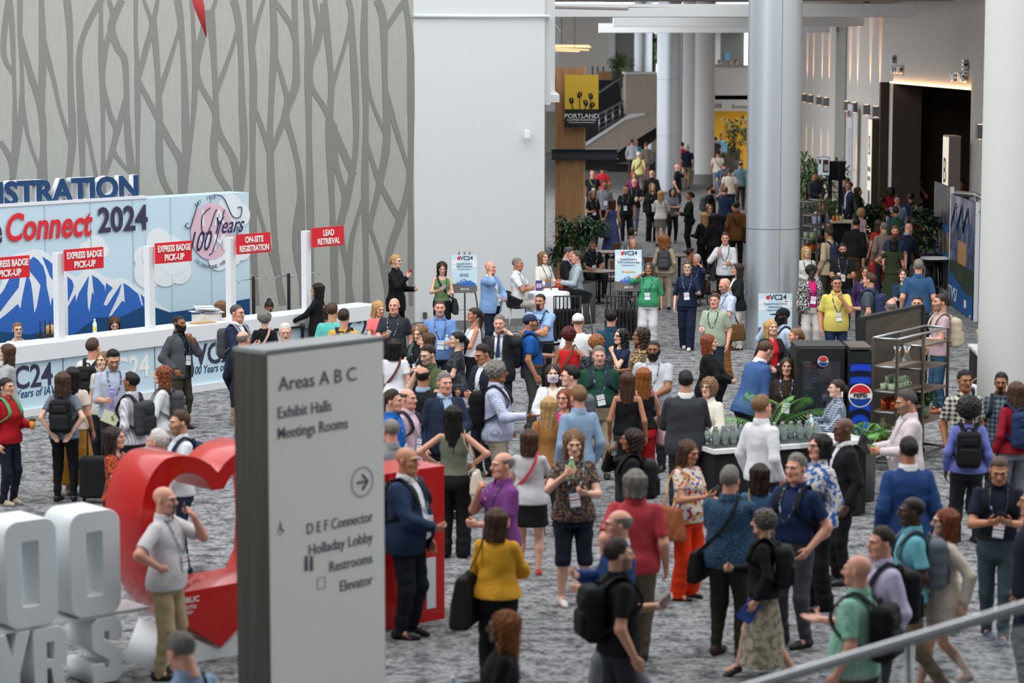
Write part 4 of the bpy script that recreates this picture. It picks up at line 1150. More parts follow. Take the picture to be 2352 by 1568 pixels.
def sconce(px, z=3.82):
 a = (px - 1176) / FPX; d = 9.5 / (a - .0314) * 1.0
 x = RW(d); who = {1850: 'nearest the big silver column', 1864: 'second from the silver column', 1884: 'third from the silver column', 1900: 'beside the grey wall panel', 1948: 'just past the grey wall panel', 1965: 'above the tall text banner', 1994: 'above the far lit pylon', 2016: 'closest to the doorway', 2261: 'beside the pale column'}[px]
 root = wempty('wall_sconce', (x - .12, d, z), f'grey box wall sconce {who}', 'wall lamp', 'up and down sconces on the concourse wall')
 MB().box((x - .12, d, z), (.22, .26, .34), bevel=.01).build('housing', mat('sconce_grey', '#77777a', .5, metal=.3), root)
 for s in (-1, 1):
  MB().lathe([(.07, 0), (.07, .012)], 14, (x - .12, d, z + s * .172 - .006)).build('lens', mat('sconce_lens', '#ffe2bd', .5, emit='#ffc890', es=4), root)
  l = bpy.data.lights.new('sconce_beam', 'SPOT'); l.energy = 800; l.color = (1, .52, .28); l.spot_size = math.radians(34 if s > 0 else 26); l.spot_blend = .9; l.shadow_soft_size = .04
  o = bpy.data.objects.new('sconce_beam', l); COL.objects.link(o); o.location = (x - .19, d, z + s * .20); o.rotation_euler = (math.pi if s > 0 else 0, math.radians(0), 0); o.parent = root; o.matrix_parent_inverse = Matrix.Translation(-root.location)
for px in (1850, 1864, 1884, 1900, 1948, 1965, 1994, 2016, 2261): sconce(px)
DF = 126
def fbox(name, px0, px1, r0, r1, d, th, m, parent=None):
 a, b = atd(px0, r1, d), atd(px1, r0, d)
 return MB().box(((a[0] + b[0]) / 2, d + th / 2, (a[2] + b[2]) / 2), (abs(b[0] - a[0]), th, abs(b[2] - a[2]))).build(name, m, parent)
M_BEIGE = mat('beige_stone_panel', '#b3a799', .7, fn=wood('#a4988b', '#c0b5a7', (1, 1, .03), 30))
M_TREAD = mat('dark_stair_carpet', '#2b2e36', .9)
z_up = atd(1400, 183, 130)[2]
S(fbox('wall_far', 1180, 1497, 20, 300, 143, .4, M_WHITE)); S(fbox('wall_far_right', 1579, 1960, 20, 300, 143, .4, M_WARMW)); S(fbox('wall_far_lower', 1497, 1579, 172, 300, 143, .4, M_GREYP)); S(fbox('wall_far_top', 1497, 1579, 20, 62, 143, .4, M_WHITE))
S(MB().box((atd(1420, 300, 143)[0], 143.2, 1.2), (70, .5, 2.4)).build('wall_far_base', M_GREYP))
S(fbox('wall_mezzanine', 1282, 1398, 40, 182, 138, .4, M_WARMW)); S(fbox('wall_mezzanine_end', 1413, 1456, 60, 185, 139, .4, mat('grey_end_wall', '#7f7f7c', .7)))
wf = wempty('window_1', atd(1538, 165, 142.9), None, None); S(wf)
b = MB()
for px in (1500, 1522, 1545, 1566, 1577): a = atd(px, 118, 142.9); b.box(a, (.14, .14, 2.9))
for r in (92, 64, 168): a = atd(1538, r, 142.9); b.box(a, (2.1, .14, .12))
S(b.build('window_frame', M_BLACK, wf))
S(fbox('window_pane', 1497, 1579, 62, 170, 143.1, .02, mat('window_glass', '#eef4f2', .02, trans=1.0), wf))
S(MB().box((atd(1430, 190, 134)[0], 135, z_up - .2), (13.5, 17, .4)).build('floor_mezzanine', M_BASE))
b = MB(); a0 = atd(1342, 262, 118); a1 = atd(1437, 262, 118); n = 13
for i in range(n):
 f = i / (n - 1); z = 3.05 + (z_up - 3.05) * f; y = 120 + 6 * f; b.box(((a0[0] + a1[0]) / 2, y + .5, z / 2), (a1[0] - a0[0], 1.0, z))
S(b.build('stairs', M_TREAD)); bpy.data.objects['stairs']['label'] = 'dark carpeted stairs rising to the mezzanine'
st = wempty('stair_handrail', atd(1400, 262, 117), 'steel stair handrail with thin bars beside the dark carpeted steps', 'handrail')
b = MB()
for (A, B) in (((1376, 262), (1437, 230)), ((1376, 212), (1437, 170))):
 P = atd(*A, 117.6); Q = atd(*B, 120); b.tube([P, Q], .05, 8)
for px in (1376, 1392, 1408, 1424, 1437):
 t_ = (px - 1376) / 61; P = atd(px, 262 - 32 * t_, 117.6 + 2.4 * t_); b.tube([P, P - np.array([0, 0, .95])], .035, 8)
for k in (.25, .5, .75): P = atd(1376, 262, 117.6) - np.array([0, 0, k]); Q = atd(1437, 230, 120) - np.array([0, 0, k]); b.tube([P, Q], .02, 6)
b.build('rail', M_STEEL, st)
def prism(name, pts, d, th, m, parent=None):
 b = MB(); F = [atd(x, y, d) for x, y in pts]; Bk = [p + np.array([0, th, 0]) for p in F]
 b.poly(F); b.poly(Bk)
 for i in range(len(F)): j = (i + 1) % len(F); b.quad(F[i], F[j], Bk[j], Bk[i])
 return b.build(name, m, parent)
S(prism('wall_parapet', [(1343, 336), (1437, 274), (1482, 262), (1508, 262), (1508, 292), (1437, 336), (1410, 356), (1343, 372)], 116, .4, M_BEIGE))
S(prism('trim_5', [(1342, 331), (1448, 262), (1482, 260), (1482, 264), (1437, 275), (1342, 338)], 115.9, .7, M_LAM))
S(fbox('wall_stair_tower', 1437, 1508, 169, 263, 118, 3, M_BEIGE)); S(fbox('trim_6', 1436, 1509, 166, 170, 117.8, 3.4, M_LAM))
es = wempty('escalator', atd(1455, 375, 118), 'black escalator rising to the right below the beige parapet', 'escalator')
prism('balustrade', [(1390, 344), (1402, 335), (1440, 338), (1508, 292), (1508, 318), (1440, 372), (1390, 378)], 118.5, .9, M_BLACK, es)
b = MB(); b.tube(smooth_path([atd(1388, 350, 118.4), atd(1396, 334, 118.4), atd(1436, 335, 118.4), atd(1508, 288, 118.4)]), .05, 8); b.build('handrail', mat('rubber_rail', '#1c1c1e', .5), es)
fbox('comb_plate', 1398, 1500, 372, 376, 118.6, .8, M_STEEL, es); a_, b2 = atd(1395, 372, 118.6), atd(1505, 372, 118.6); MB().box(((a_[0] + b2[0]) / 2, 119.1, a_[2] / 2), (b2[0] - a_[0], .8, a_[2])).build('truss', M_BLACK, es)
wp = tag(fbox('wooden_partition', 1376, 1428, 181, 214, 131, .4, M_WOOD), 'low wooden partition on the mezzanine behind the stair rails', 'partition')
for i, px in enumerate((1361, 1373, 1386)): tag(fbox('bollard', px - 1.5, px + 1.5, 152, 182, 131.5, .12, M_BLACK), 'thin black post in a row on the mezzanine', 'post', 'black posts on the mezzanine')
S(column(1477, 0, 42, M_COLUMN, 9, '', (), (), None, d=133) and bpy.data.objects['column'])
S(fbox('wall_balcony', 1640, 1760, 153, 255, 115, .5, M_WARMW)); S(fbox('wall_balcony_back', 1640, 1760, 66, 156, 123, .3, mat('balcony_grey', '#7c7f7d', .7))); S(fbox('wall_balcony_soffit', 1570, 1760, 50, 70, 115, 8, M_CEIL))
S(fbox('trim_7', 1638, 1762, 150, 154, 114.9, .2, M_STEEL))
S(fbox('wall_yellow', 1636, 1765, 255, 420, 122, .3, mat('yellow_lounge_wall', '#e0a416', .7)))
S(fbox('wall_lounge_base', 1640, 1700, 340, 405, 121.4, .3, mat('dark_lounge_base', '#2b2520', .7)))
tag(fbox('white_notice_board', 1641, 1655, 70, 148, 122.9, .1, M_LAM), 'tall white board beside the balcony window', 'board'); tag(fbox('blue_notice', 1664, 1676, 121, 138, 122.94, .06, mat('notice_blue', '#6d9fc4', .6)), 'small blue notice on the balcony back wall', 'notice')
S(fbox('window_2', 1709, 1722, 72, 150, 122.7, .1, mat('daylit_pane', '#e8eef0', .3, emit='#eef4f8', es=1.2)))
rs = wempty('room_sign', atd(1680, 245, 114.9), 'grey room lettering with restroom figures on the white balcony front', 'sign')
M = frame(atd(1650, 243, 114.9), (1, 0), (0, -1)); M_SIGNG = mat('grey_sign_text', '#77767a', .6)
for i, dx in enumerate((-.11, .02, .15)):
 b = MB(); P = atd(1648, 243, 114.998); b.box((P[0] + dx, P[1] - .01, P[2]), (.07, .02, .20)); b.lathe([(.035, 0), (.035, .02)], 10, (P[0] + dx, P[1] - .01, P[2] + .14)); b.build('restroom_figure', M_SIGNG, rs)
text('Rooms A', .26, frame(atd(1705, 245, 114.995), (1, 0), (0, -1)), M_SIGNG, rs, bold=.01)
sp = bpy.data.lights.new('lounge_lamp', 'SPOT'); sp.energy = 420; sp.color = (1, .78, .3); sp.spot_size = math.radians(58); sp.spot_blend = .4
o = bpy.data.objects.new('lounge_lamp', sp); COL.objects.link(o); o.location = atd(1669, 257, 120.9); o.rotation_euler = (0, 0, 0)
ap = bpy.data.lights.new('lounge_fill_lamp', 'AREA'); ap.energy = 110; ap.size = 3; ap.color = (1, .85, .55); o = bpy.data.objects.new('lounge_fill_lamp', ap); COL.objects.link(o); o.location = (atd(1690, 250, 118)[0], 118, 2.95)
for i, (r0, r1, x1) in enumerate(((104, 105, 1353), (107, 108, 1357), (111, 115, 1352), (116, 118, 1330))):
 P, Q = atd(1276, r0, 128), atd(x1, r1, 130); tag(MB().tube([P, Q], .035, 8).build('linear_pendant_light', mat('warm_tube', '#ffe0b0', .5, emit='#ffd9a0', es=1.1)), ['topmost glowing linear light over the mezzanine', 'second glowing linear light over the mezzanine', 'third glowing linear light over the mezzanine', 'lowest and shortest glowing linear light over the mezzanine'][i], 'light')
for px in (1290, 1320): Q = atd(px, 112, 129); MB().tube([Q, (Q[0], Q[1], 8.8)], .015, 6).build('suspension_wire', M_BLACK, bpy.data.objects['linear_pendant_light.003'])
S(MB().box((atd(1690, 150, 119)[0], 119, 3.68), (4.5, 8, .2)).build('floor_balcony', M_BASE))
Q = atd(1419, 183, 130.4); tag(MB().box((Q[0], 130.5, z_up + .22), (2.2, .5, .44)).build('mezzanine_bench', M_WOOD), 'wooden bench on the mezzanine beside the potted plant', 'bench')
a, b_ = atd(440, -60, 38), atd(474, 84, 38); b = MB()
b.tube([a, a + (b_ - a) * .55, b_], [.11, .085, .01], 6); tag(b.build('hanging_red_spike', mat('red_fabric', '#b33438', .6)), 'slender red spike hanging before the branch patterned wall', 'sculpture')
tag(prism('red_pennant', [(1262, 206), (1271, 195), (1271, 222), (1262, 222)], 63, .3, mat('pennant_red', '#8d1016', .6)), 'small dark red angular pennant in the window frame', 'pennant')
S(wbox('shade_roof_near', -40, 32, -6.4, 16.5, 12, 12.3, M_WHITE))  # unseen roof added over the camera end to darken foreground fronts
S(wbox('shade_lid_concourse', 5.5, 14.5, 47, 145, 8.8, 9.1, M_CEIL)); S(wbox('shade_lid_far', -8, 14.5, 97, 145, 8.8, 9.1, M_CEIL))  # raised lids added to cut skylight on the right wall and far end
S(wbox('shade_wall_rear', -40, 32, -6.4, -6, 0, 12, M_WHITE)); S(wbox('shade_wall_right', 31.6, 32, -6, 62, 0, 12, M_WHITE))  # unseen walls added to stop world light coming in sideways
def cpt(s, off, z=0.0):                        # s metres along the desk from the reference point, off metres behind its front
 p = CB[:2] + U * s - NU * off; return np.array([p[0], p[1], z])
def cs(px, py, off=0.0):                       # desk coordinate of a pixel on a plane off metres behind the front
 P = hit(px, py, cpt(0, off), U); return (P[:2] - CB[:2]) @ U, P[2]
S_END = cs(872, 703)[0]
desk = wempty('registration_counter', cpt(0, .3), 'long white registration counter with pale blue printed panels', 'counter')
s0 = -9.5
slab('counter_front', cpt(s0, .06), U, S_END - s0, .06, .10, .88, M_SKYP, desk)
slab('counter_band', cpt(s0, .0), U, S_END - s0, .12, .86, 1.08, M_LAM, desk)
slab('counter_top', cpt(s0, .0), U, S_END - s0 + .05, .60, 1.08, 1.12, M_LAM, desk)
slab('counter_work_shelf', cpt(s0, .35), U, S_END - s0, .22, .74, .78, M_LAM, desk)
slab('counter_plinth', cpt(s0, .0), U, S_END - s0, .5, 0, .12, M_LAM, desk)
slab('counter_end', cpt(S_END - .06, .05), U, .06, .5, .1, 1.08, M_LAM, desk)
b = MB()
for s in np.arange(-8.6, S_END, 1.95): b.box(cpt(s, .055, .49), (.012, .014, .78), rot=Matrix.Rotation(math.atan2(U[1], U[0]), 3, 'Z'))
b.build('counter_seam', M_BASE, desk)
def dframe(px, py, off, eps=.004):
 P = hit(px, py, cpt(0, off), U); P = P + np.array([*(NU * eps), 0]); return frame(P, U, NU)
for px, py, body, m in ((60, 868, 'VC24', M_INK), (287, 848, 'VC24', M_TXTW), (500, 812, 'VC24', M_INK), (818, 756, 'VC24', M_INK)):
 text(body, .50, dframe(px, py, .06), m, desk, bold=.02, sx=.92)
for px, py, m in ((72, 902, M_NAVY), (497, 845, M_NAVY)):
 text('100 Years of IAVM', .19, dframe(px, py, .06), m, desk, shear=.25, bold=.003, sx=.8)
def post(px, ptop, pbot, lines, label, pw=21):
 so, _ = cs(px, pbot, .1); zt = cs(px, ptop, .1)[1]
 root = wempty('counter_sign_post', cpt(so, .15, 1.12), label, 'sign')
 R3 = Matrix.Rotation(math.atan2(U[1], U[0]), 3, 'Z')
 MB().box(cpt(so, .15, (1.12 + zt) / 2), (.125, .125, zt - 1.12), rot=R3, bevel=.004).build('post', M_LAM, root)
 zc = zt - .12; W = .80
 MB().box(cpt(so + .42, .02, zc), (W, .03, .34), rot=R3).build('sign_panel', M_RED, root)
 P = cpt(so + .42, .0, zc); M = frame(P + np.array([*(NU * .002), 0]), U, NU)
 for i, t_ in enumerate(lines):
  text(t_, .155, M @ Matrix.Translation((0, .075 - .15 * i, 0)), M_TXTW, root, bold=.035, W={13: .73, 7: .44, 12: .70, 4: .28, 9: .57}[len(t_)], cap=.105)
post(-33, 600, 800, ('EXPRESS BADGE', 'PICK-UP'), 'express badge pick-up sign cut by the photo edge on the counter')
post(142, 580, 787, ('EXPRESS BADGE', 'PICK-UP'), 'express badge pick-up sign in front of the blue mountains')
post(350, 565, 757, ('EXPRESS BADGE', 'PICK-UP'), 'express badge pick-up sign in front of the pale clouds')
post(536, 545, 733, ('ON-SITE', 'REGISTRATION'), 'red on-site registration sign on a white counter post')
post(709, 530, 716, ('LEAD', 'RETRIEVAL'), 'red lead retrieval sign on a white counter post')
OFFB = 2.0
bd = wempty('registration_backdrop', cpt(-1, OFFB), 'tall pale blue printed backdrop with mountains and clouds behind the counter', 'backdrop')
sR, zR = cs(571, 441, OFFB); sL = -9.5; ZB = 3.15
slab('backdrop_wall', cpt(sL, OFFB), U, sR - sL, .5, 0, ZB, M_SKYP, bd)
def bpos(X, Y, eps):                             # traced at 3.92 x from the photo's (0, 560)
 P = hit(X / 3.92, 560 + Y / 3.92, cpt(0, OFFB), U); return P + np.array([*(NU * eps), 0])
EPS = [.003]
def art(name, pts, m, raw=False):
 EPS[0] += .0012; b = MB(); b.poly([bpos(x, y, EPS[0]) for x, y in pts]); return b.build(name, m, bd)
def smo(pts, n=4):
 P = [(x, y, 0) for x, y in pts]; P = smooth_path(P + [P[0]], n)[:-1]; return [(p[0], p[1]) for p in P]
def puff(discs):
 for x, y, r in discs: art('cloud_print', [(x + r * math.cos(t), y + r * 1.12 * math.sin(t)) for t in np.linspace(0, 2 * PI, 28, endpoint=False)], M_CLOUD)
puff(((860, 20, 90), (790, 70, 85), (920, 60, 60), (760, 40, 50)))
puff(((1330, 260, 130), (1290, 120, 90), (1420, -20, 110), (1520, 60, 130), (1610, 240, 110), (1480, 240, 130), (1380, 100, 110), (1560, 150, 120)))
puff(((2065, -330, 110), (2150, -260, 95), (2060, -230, 90), (2170, 60, 80), (1960, 140, 90), (2080, 100, 90)))
art('snow_print', [(-30, 440), (40, 250), (95, 110), (180, 75), (250, 62), (300, 45), (370, 55), (420, 85), (470, 130), (520, 190), (600, 260), (680, 300), (740, 245), (800, 225), (860, 245), (930, 290), (1000, 318), (1060, 305), (1120, 312), (1200, 370), (1300, 440), (1400, 520), (1530, 612), (1400, 640), (1310, 700), (605, 840), (-30, 900)], M_CLOUD)
for P in ([(150, 125), (236, 140), (188, 205), (170, 300), (160, 390), (60, 520), (-30, 640), (-30, 480), (20, 420), (80, 300)],
          [(290, 113), (330, 140), (380, 200), (405, 290), (410, 380), (432, 480), (445, 560), (460, 480), (500, 560), (515, 600), (515, 840), (-30, 890), (-30, 690), (60, 620), (150, 540), (175, 582), (190, 480), (235, 262), (270, 350), (285, 460), (300, 622), (322, 560), (345, 430), (355, 370), (320, 320), (262, 250), (247, 200), (258, 145)],
          [(370, 113), (430, 150), (500, 215), (512, 430), (470, 330), (440, 290), (420, 240)],
          [(597, 292), (640, 330), (655, 380), (640, 430), (603, 520)],
          [(603, 560), (668, 450), (674, 520), (700, 440), (790, 285), (775, 440), (780, 560), (795, 612), (805, 540), (820, 430), (838, 465), (818, 280), (870, 310), (930, 380), (937, 440), (945, 350), (1005, 395), (960, 450), (920, 545), (950, 555), (1085, 352), (1060, 450), (965, 655), (995, 640), (1090, 510), (1115, 525), (1102, 350), (1150, 380), (1210, 430), (1235, 450), (1262, 545), (1280, 555), (1255, 450), (1310, 500), (1310, 640), (605, 838)]):
 art('mountain_print', P, M_MTN)
art('foothill_print', [(605, 842), (660, 810), (760, 730), (860, 665), (950, 655), (1060, 660), (1150, 625), (1240, 575), (1310, 560), (1400, 575), (1520, 615), (1700, 590), (1930, 545), (2238, 490), (2240, 720), (1300, 800), (605, 880)], M_HILL)
art('foothill_print', [(-30, 790), (120, 800), (240, 815), (370, 790), (516, 770), (516, 885), (-30, 920)], M_HILL)
for px in (103, 208, 305, 392, 484):
 P = hit(px, 560, cpt(0, OFFB), U); MB().box((P[0] + NU[0] * .012, P[1] + NU[1] * .012, ZB / 2), (.010, .006, ZB - .02), rot=Matrix.Rotation(math.atan2(U[1], U[0]), 3, 'Z')).build('panel_joint', mat('joint_grey', '#a9bcc6', .6), bd)
def bframe(px, py, eps=.03):
 P = hit(px, py, cpt(0, OFFB), U) + np.array([*(NU * eps), 0]); return frame(P, U, NU)
M_REDI = mat('red_ink', '#d8232f', .55)
kx = lambda a, b: cs(b, 500, OFFB)[0] - cs(a, 500, OFFB)[0]
text('Venue', .74, bframe(-70, 532), M_INK, bd, bold=.020, W=kx(-142, 6), cap=.46)
text('Connect', .74, bframe(107, 516), M_REDI, bd, bold=.024, shear=.22, W=kx(9, 208), cap=.46)
text('2024', .76, bframe(280, 501), M_INK, bd, bold=.026, W=kx(223, 337), cap=.43)
c0 = bframe(484, 531, .028) @ Matrix.Scale(.82, 4)
extrude('logo_disc', [circ(0, 0, .62, 48)], .004, c0, mat('logo_pink', '#dfbcca', .6), bd)
for tx, x, y, s in (('I', -.26, .28, .5), ('A', .22, .28, .5), ('V', -.22, -.27, .5), ('M', .22, -.27, .5)): text(tx, s, c0 @ Matrix.Translation((x, y, .006)), M_CLOUD, bd, bold=.01)
M_LOGO = mat('logo_navy', '#1c2850', .6)
text('100', .62, c0 @ Matrix.Translation((-.42, -.22, .012)), M_LOGO, bd, shear=.45, sx=.72)
text('Years', .52, c0 @ Matrix.Translation((.46, .10, .012)), M_LOGO, bd, shear=.5, sx=.78)
b = MB()
for A in ([(-.05, .52), (-.28, .36), (-.30, .02), (-.12, .0), (.10, .42), (.16, .46)], [(.38, .46), (.16, -.1), (0, -.45), (-.10, -.5)], [(.05, .80), (.35, .72), (.62, .30), (.86, .28), (.90, .48), (.78, .48)], [(-.40, .66), (-.56, .30), (-.66, .10), (-.80, .16), (-.72, .22)]):
 Q = smooth_path([(x, y, .014) for x, y in A]); b.tube([c0 @ Vector(p) for p in Q], .009, 6)
b.build('logo_flourish', M_LOGO, bd)
def arc_text(s, r, a0, a1, size):
 for i, ch in enumerate(s):
  if ch == ' ': continue
  a = math.radians(a0 + (a1 - a0) * i / (len(s) - 1)); up = 1 if a0 > a1 else -1
  text(ch, size, c0 @ Matrix.Translation((r * math.cos(a), r * math.sin(a), .01)) @ Matrix.Rotation(a - PI / 2 * up, 4, 'Z'), M_LOGO, bd)
arc_text('EST. 1924', .74, 128, 84, .12); arc_text('CELEBRATING 100 Years OF IAVM', .78, 232, 362, .11)
lt = wempty('registration_letters', cpt(-4, OFFB + .1, ZB), 'large dark blue standing letters along the top of the backdrop', 'lettering')
slab('letter_rail', cpt(sL, OFFB - .02), U, cs(335, 455, OFFB)[0] - sL, .3, ZB, ZB + .05, M_LAM, lt)
P = hit(163, 437, cpt(0, OFFB), U); zc = ZB + .03 + .19
sN = cs(326, 430, OFFB)[0]
Mx = frame(np.array([*cpt(sN, OFFB + .16)[:2], zc]), U, NU); WL = (sN - cs(12, 450, OFFB)[0]) * 12.0 / 8.55
text('REGISTRATION', .76, Mx, M_NAVY, lt, bold=.036, W=WL, cap=.39, align='RIGHT', depth=.10)
text('REGISTRATION', .76, Mx @ Matrix.Translation((-.014, .008, -.014)), M_LAM, lt, bold=.038, W=WL, cap=.39, align='RIGHT', depth=.10)
def on_desk(px, py, off, z): s_, _ = cs(px, py, off); return cpt(s_, off, z)
R3 = Matrix.Rotation(math.atan2(U[1], U[0]), 3, 'Z')
p = on_desk(104, 770, .62, .78); rt = wempty('network_router', p, 'black network router box with upright antennas on the counter', 'router')
MB().box(p + np.array([0, 0, .20]), (.26, .12, .40), rot=R3, bevel=.01).build('case', M_BLACK, rt)
for k in (-.1, 0, .1): q = p + np.array([U[0] * k, U[1] * k, .4]); MB().tube([q, q + np.array([0, 0, .22])], .012, 8).build('antenna', M_BLACK, rt)
MB().box(p + np.array([0, 0, -.0]), (.3, .2, .02), rot=R3).build('stand', M_BLACK, rt)
p = on_desk(218, 770, .5, 1.12); bt = wempty('water_bottle', p, 'clear water bottle with yellow label standing on the white counter', 'bottle')
MB().lathe([(.03, 0), (.034, .01), (.034, .16), (.014, .2), (.014, .22)], 16, p).build('bottle', mat('clear_bottle', '#cfe3ea', .1), bt); MB().lathe([(.016, .21), (.016, .235)], 14, p).build('bottle_cap', M_LAM, bt); MB().lathe([(.035, .04), (.035, .11)], 16, p, cap=False).build('bottle_label', mat('yellow_label', '#d8c65a', .5), bt)
p = on_desk(475, 742, .45, 1.12); bx = wempty('paper_box', p, 'open white carton of paper bags on the counter', 'box')
MB().box(p + np.array([0, 0, .06]), (.42, .3, .12), rot=R3).build('carton', mat('carton_white', '#d9d6d0', .7), bx)
rng = random.Random(5); b = MB()
for i in range(7): b.box(p + np.array([rng.uniform(-.12, .12), rng.uniform(-.08, .08), .13 + i * .018]), (.34, .22, .012), rot=Matrix.Rotation(rng.uniform(-.5, .5), 3, 'Z'))
b.build('paper_bags', mat('pale_paper', '#d5d7de', .8), bx)
p = on_desk(465, 748, .25, 1.13); tag(MB().box(p, (.4, .26, .012), rot=R3).build('clipboard', mat('kraft_board', '#b59468', .7)), 'flat brown clipboard lying at the counter edge', 'clipboard')
for px in (583, 664, 705):
 so, _ = cs(px, 730, 1.2); p = cpt(so, 1.2); who = {583: 'beside the backdrop edge', 664: 'between the other two racks', 705: 'closest to the lead retrieval post'}[px]
 rk = wempty('wire_display_rack', p, f'slim metal rack with wire hooks behind the counter {who}', 'rack')
 MB().box(p + np.array([0, 0, .85]), (.05, .035, 1.7), rot=R3).build('upright', M_DARKM, rk)
 MB().box(p + np.array([0, 0, .02]), (.4, .4, .03), rot=R3).build('foot', M_DARKM, rk)
 b = MB()
 for k in (-1, 1):
  q = p + np.array([0, 0, 1.66]); u3 = np.array([*U, 0]) * k
  b.tube([q, q + u3 * .30, q + u3 * .36 + np.array([0, 0, -.05]), q + u3 * .42 + np.array([0, 0, .02])], .008, 6)
 b.build('wire_hook', M_STEEL, rk)
so, _ = cs(695, 790, -.6); p = cpt(so, -.6); sb = wempty('belt_stanchion', p, 'black belt barrier post in front of the counter', 'stanchion')
MB().lathe([(.17, 0), (.17, .02), (.03, .04), (.03, .95), (.045, .95), (.045, 1.04)], 20, p).build('post', M_BLACK, sb)
b = MB(); b.box(p + np.array([-U[0] * .35, -U[1] * .35, .985]), (.7, .006, .05), rot=R3).build('belt', M_BLACK, sb)
HP = 3.4
pA, pB, pC = at(548, 795, HP), at(610, 805, HP), at(880, 772, HP)
uF = (pC - pB)[:2]; wF = np.linalg.norm(uF); uF /= wF; nF = np.array([uF[1], -uF[0]])
dep = abs((pA - pB)[:2] @ nF)
M_PYS = mat('pylon_dark_bronze', '#55504a', .42, metal=.45, fn=wood('#453f3a', '#5d5751', (1, 1, .02), 40)); M_PYF = mat('pylon_face', '#c4c5c1', .5, emit='#c4c5c1', es=.2)  # faint emission put into the pylon face to lift its brightness
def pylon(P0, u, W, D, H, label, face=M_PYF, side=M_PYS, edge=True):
 u = np.array(u); n = np.array([u[1], -u[0]]); c = P0[:2] + u * W / 2 - n * D / 2
 root = wempty('pylon_sign', (*c, 0), label, 'sign')
 ang = math.atan2(u[1], u[0]); R = Matrix.Rotation(ang, 3, 'Z')
 MB().box((*c, H / 2 + .02), (W, D, H - .08), rot=R).build('cabinet', side, root)
 MB().box((*c, H - .015), (W + .01, D + .01, .03), rot=R).build('top_cap', mat('pylon_cap', '#8f9296', .35, metal=.5), root)
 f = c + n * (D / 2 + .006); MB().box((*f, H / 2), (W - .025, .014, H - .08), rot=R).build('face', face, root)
 MB().box((*c, .04), (W - .06, D - .06, .08), rot=R).build('plinth', M_BLACK, root)
 return root, n
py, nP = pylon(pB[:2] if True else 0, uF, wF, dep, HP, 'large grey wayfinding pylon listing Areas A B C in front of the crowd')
M_SLATE = mat('slate_lettering', '#4c4f62', .6); M_SLATL = mat('pale_slate_mark', '#a3a5b2', .6)
def pf(px, py_): P = hit(px, py_, pB, uF) + np.array([*(nF * .016), 0]); return frame(P, uF, nF)
text('Areas A B C', .17, pf(636, 882), M_SLATE, py, align='LEFT', bold=.004, W=.83, cap=.112)
for t_, x, y, w_ in (('Exhibit Halls', 633, 949, .565), ('Meetings Rooms', 633, 996, .745)): text(t_, .13, pf(x, y), M_SLATE, py, align='LEFT', bold=.004, W=w_, cap=.093)
for t_, y, w_ in (('D E F Connector', 1184, .72), ('Holladay Lobby', 1232, .70), ('Restrooms', 1280, .475), ('Elevator', 1329, .365)): text(t_, .13, pf(853, y), M_SLATE, py, align='RIGHT', bold=.004, W=w_, cap=.088)
c = pf(829, 1106); extrude('arrow_ring', [circ(0, 0, .125, 40), list(reversed(circ(0, 0, .108, 40)))], .003, c, M_SLATL, py)
b = MB(); F = lambda x, y: c @ Vector((x, y, .004)); b.tube([F(-.06, 0), F(.055, 0)], .009, 6); b.tube([F(.0, .06), F(.06, 0), F(.0, -.06)], .009, 6); b.build('arrow', M_SLATE, py)
for px in (700, 712):
 c = pf(px, 1297); b = MB(); b.box(c @ Vector((0, -.0, .002)), (.03, .006, .09), rot=Matrix.Rotation(math.atan2(uF[1], uF[0]), 3, 'Z')); b.tube([c @ Vector((0, .06, .0)), c @ Vector((0, .06, .006))], .016, 8); b.build('restroom_figure', M_SLATE, py)
c = pf(735, 1338); extrude('elevator_icon', [rrect(-.045, -.05, .045, .05, .008), list(reversed(rrect(-.035, -.04, .035, .04, .006)))], .003, c, M_SLATL, py)
c = pf(641, 1214); extrude('access_icon', [circ(0, -.015, .03, 20), list(reversed(circ(0, -.015, .022, 20)))], .003, c, M_SLATL, py); b = MB(); b.tube([c @ Vector((0, .055, .003)), c @ Vector((0, .0, .003)), c @ Vector((.03, -.02, .003))], .006, 6); b.build('access_figure', M_SLATE, py)
M_LITF = mat('lit_cream_face', '#efe9d8', .4, emit='#fff0d2', es=.5); M_GREYS = mat('grey_brushed_side', '#77716b', .45, metal=.4)
def bpylon(px, d, side, label, wpx):
 P = np.array([on_ray(px, d), d])
 c = P; u = np.array([-.03, -.9995]); W = .95; n = np.array([u[1], -u[0]])
 root, n = pylon(P - u * W, u, W, wpx, 3.65, label, M_LITF, side)
 f = frame((*(P - u * W / 2 + n * .02), 0), u, n)
 text('B', .9, f @ Matrix.Translation((-.02, 2.75, 0)), M_INK, root, bold=.0)
 text('MEETING', .21, f @ Matrix.Translation((0, 2.02, 0)), M_INK, root, bold=.01, sx=.9); text('ROOMS', .21, f @ Matrix.Translation((0, 1.72, 0)), M_INK, root, bold=.01, sx=.9)
 return root, f
bpylon(2173, 60, M_GREYS, 'lit cream pylon with letter B in front of the dark doorway', .29)
r_, f_ = bpylon(1999, 77, M_PYS, 'lit cream pylon with letter B against the concourse wall', .26)
extrude('picture', [[(-.3, .2), (.3, .2), (.3, 1.35), (-.3, 1.35)]], .004, f_, mat('pylon_picture', '#5c6c86', .5), r_)
P = np.array([on_ray(1953, 84.5), 84.5]); bn = wempty('text_banner', (*P, 0), 'tall narrow white banner of small text beside the wall lamps', 'banner')
u = np.array([0, -1.0]); n = np.array([u[1], -u[0]]); slab('banner_panel', P - u * 1.1, u, 1.1, .04, .0, 3.95, mat('banner_white', '#c9ccd2', .6), bn)
f_ = frame((*(P - u * .55 + n * .02), 0), u, n); b = MB()
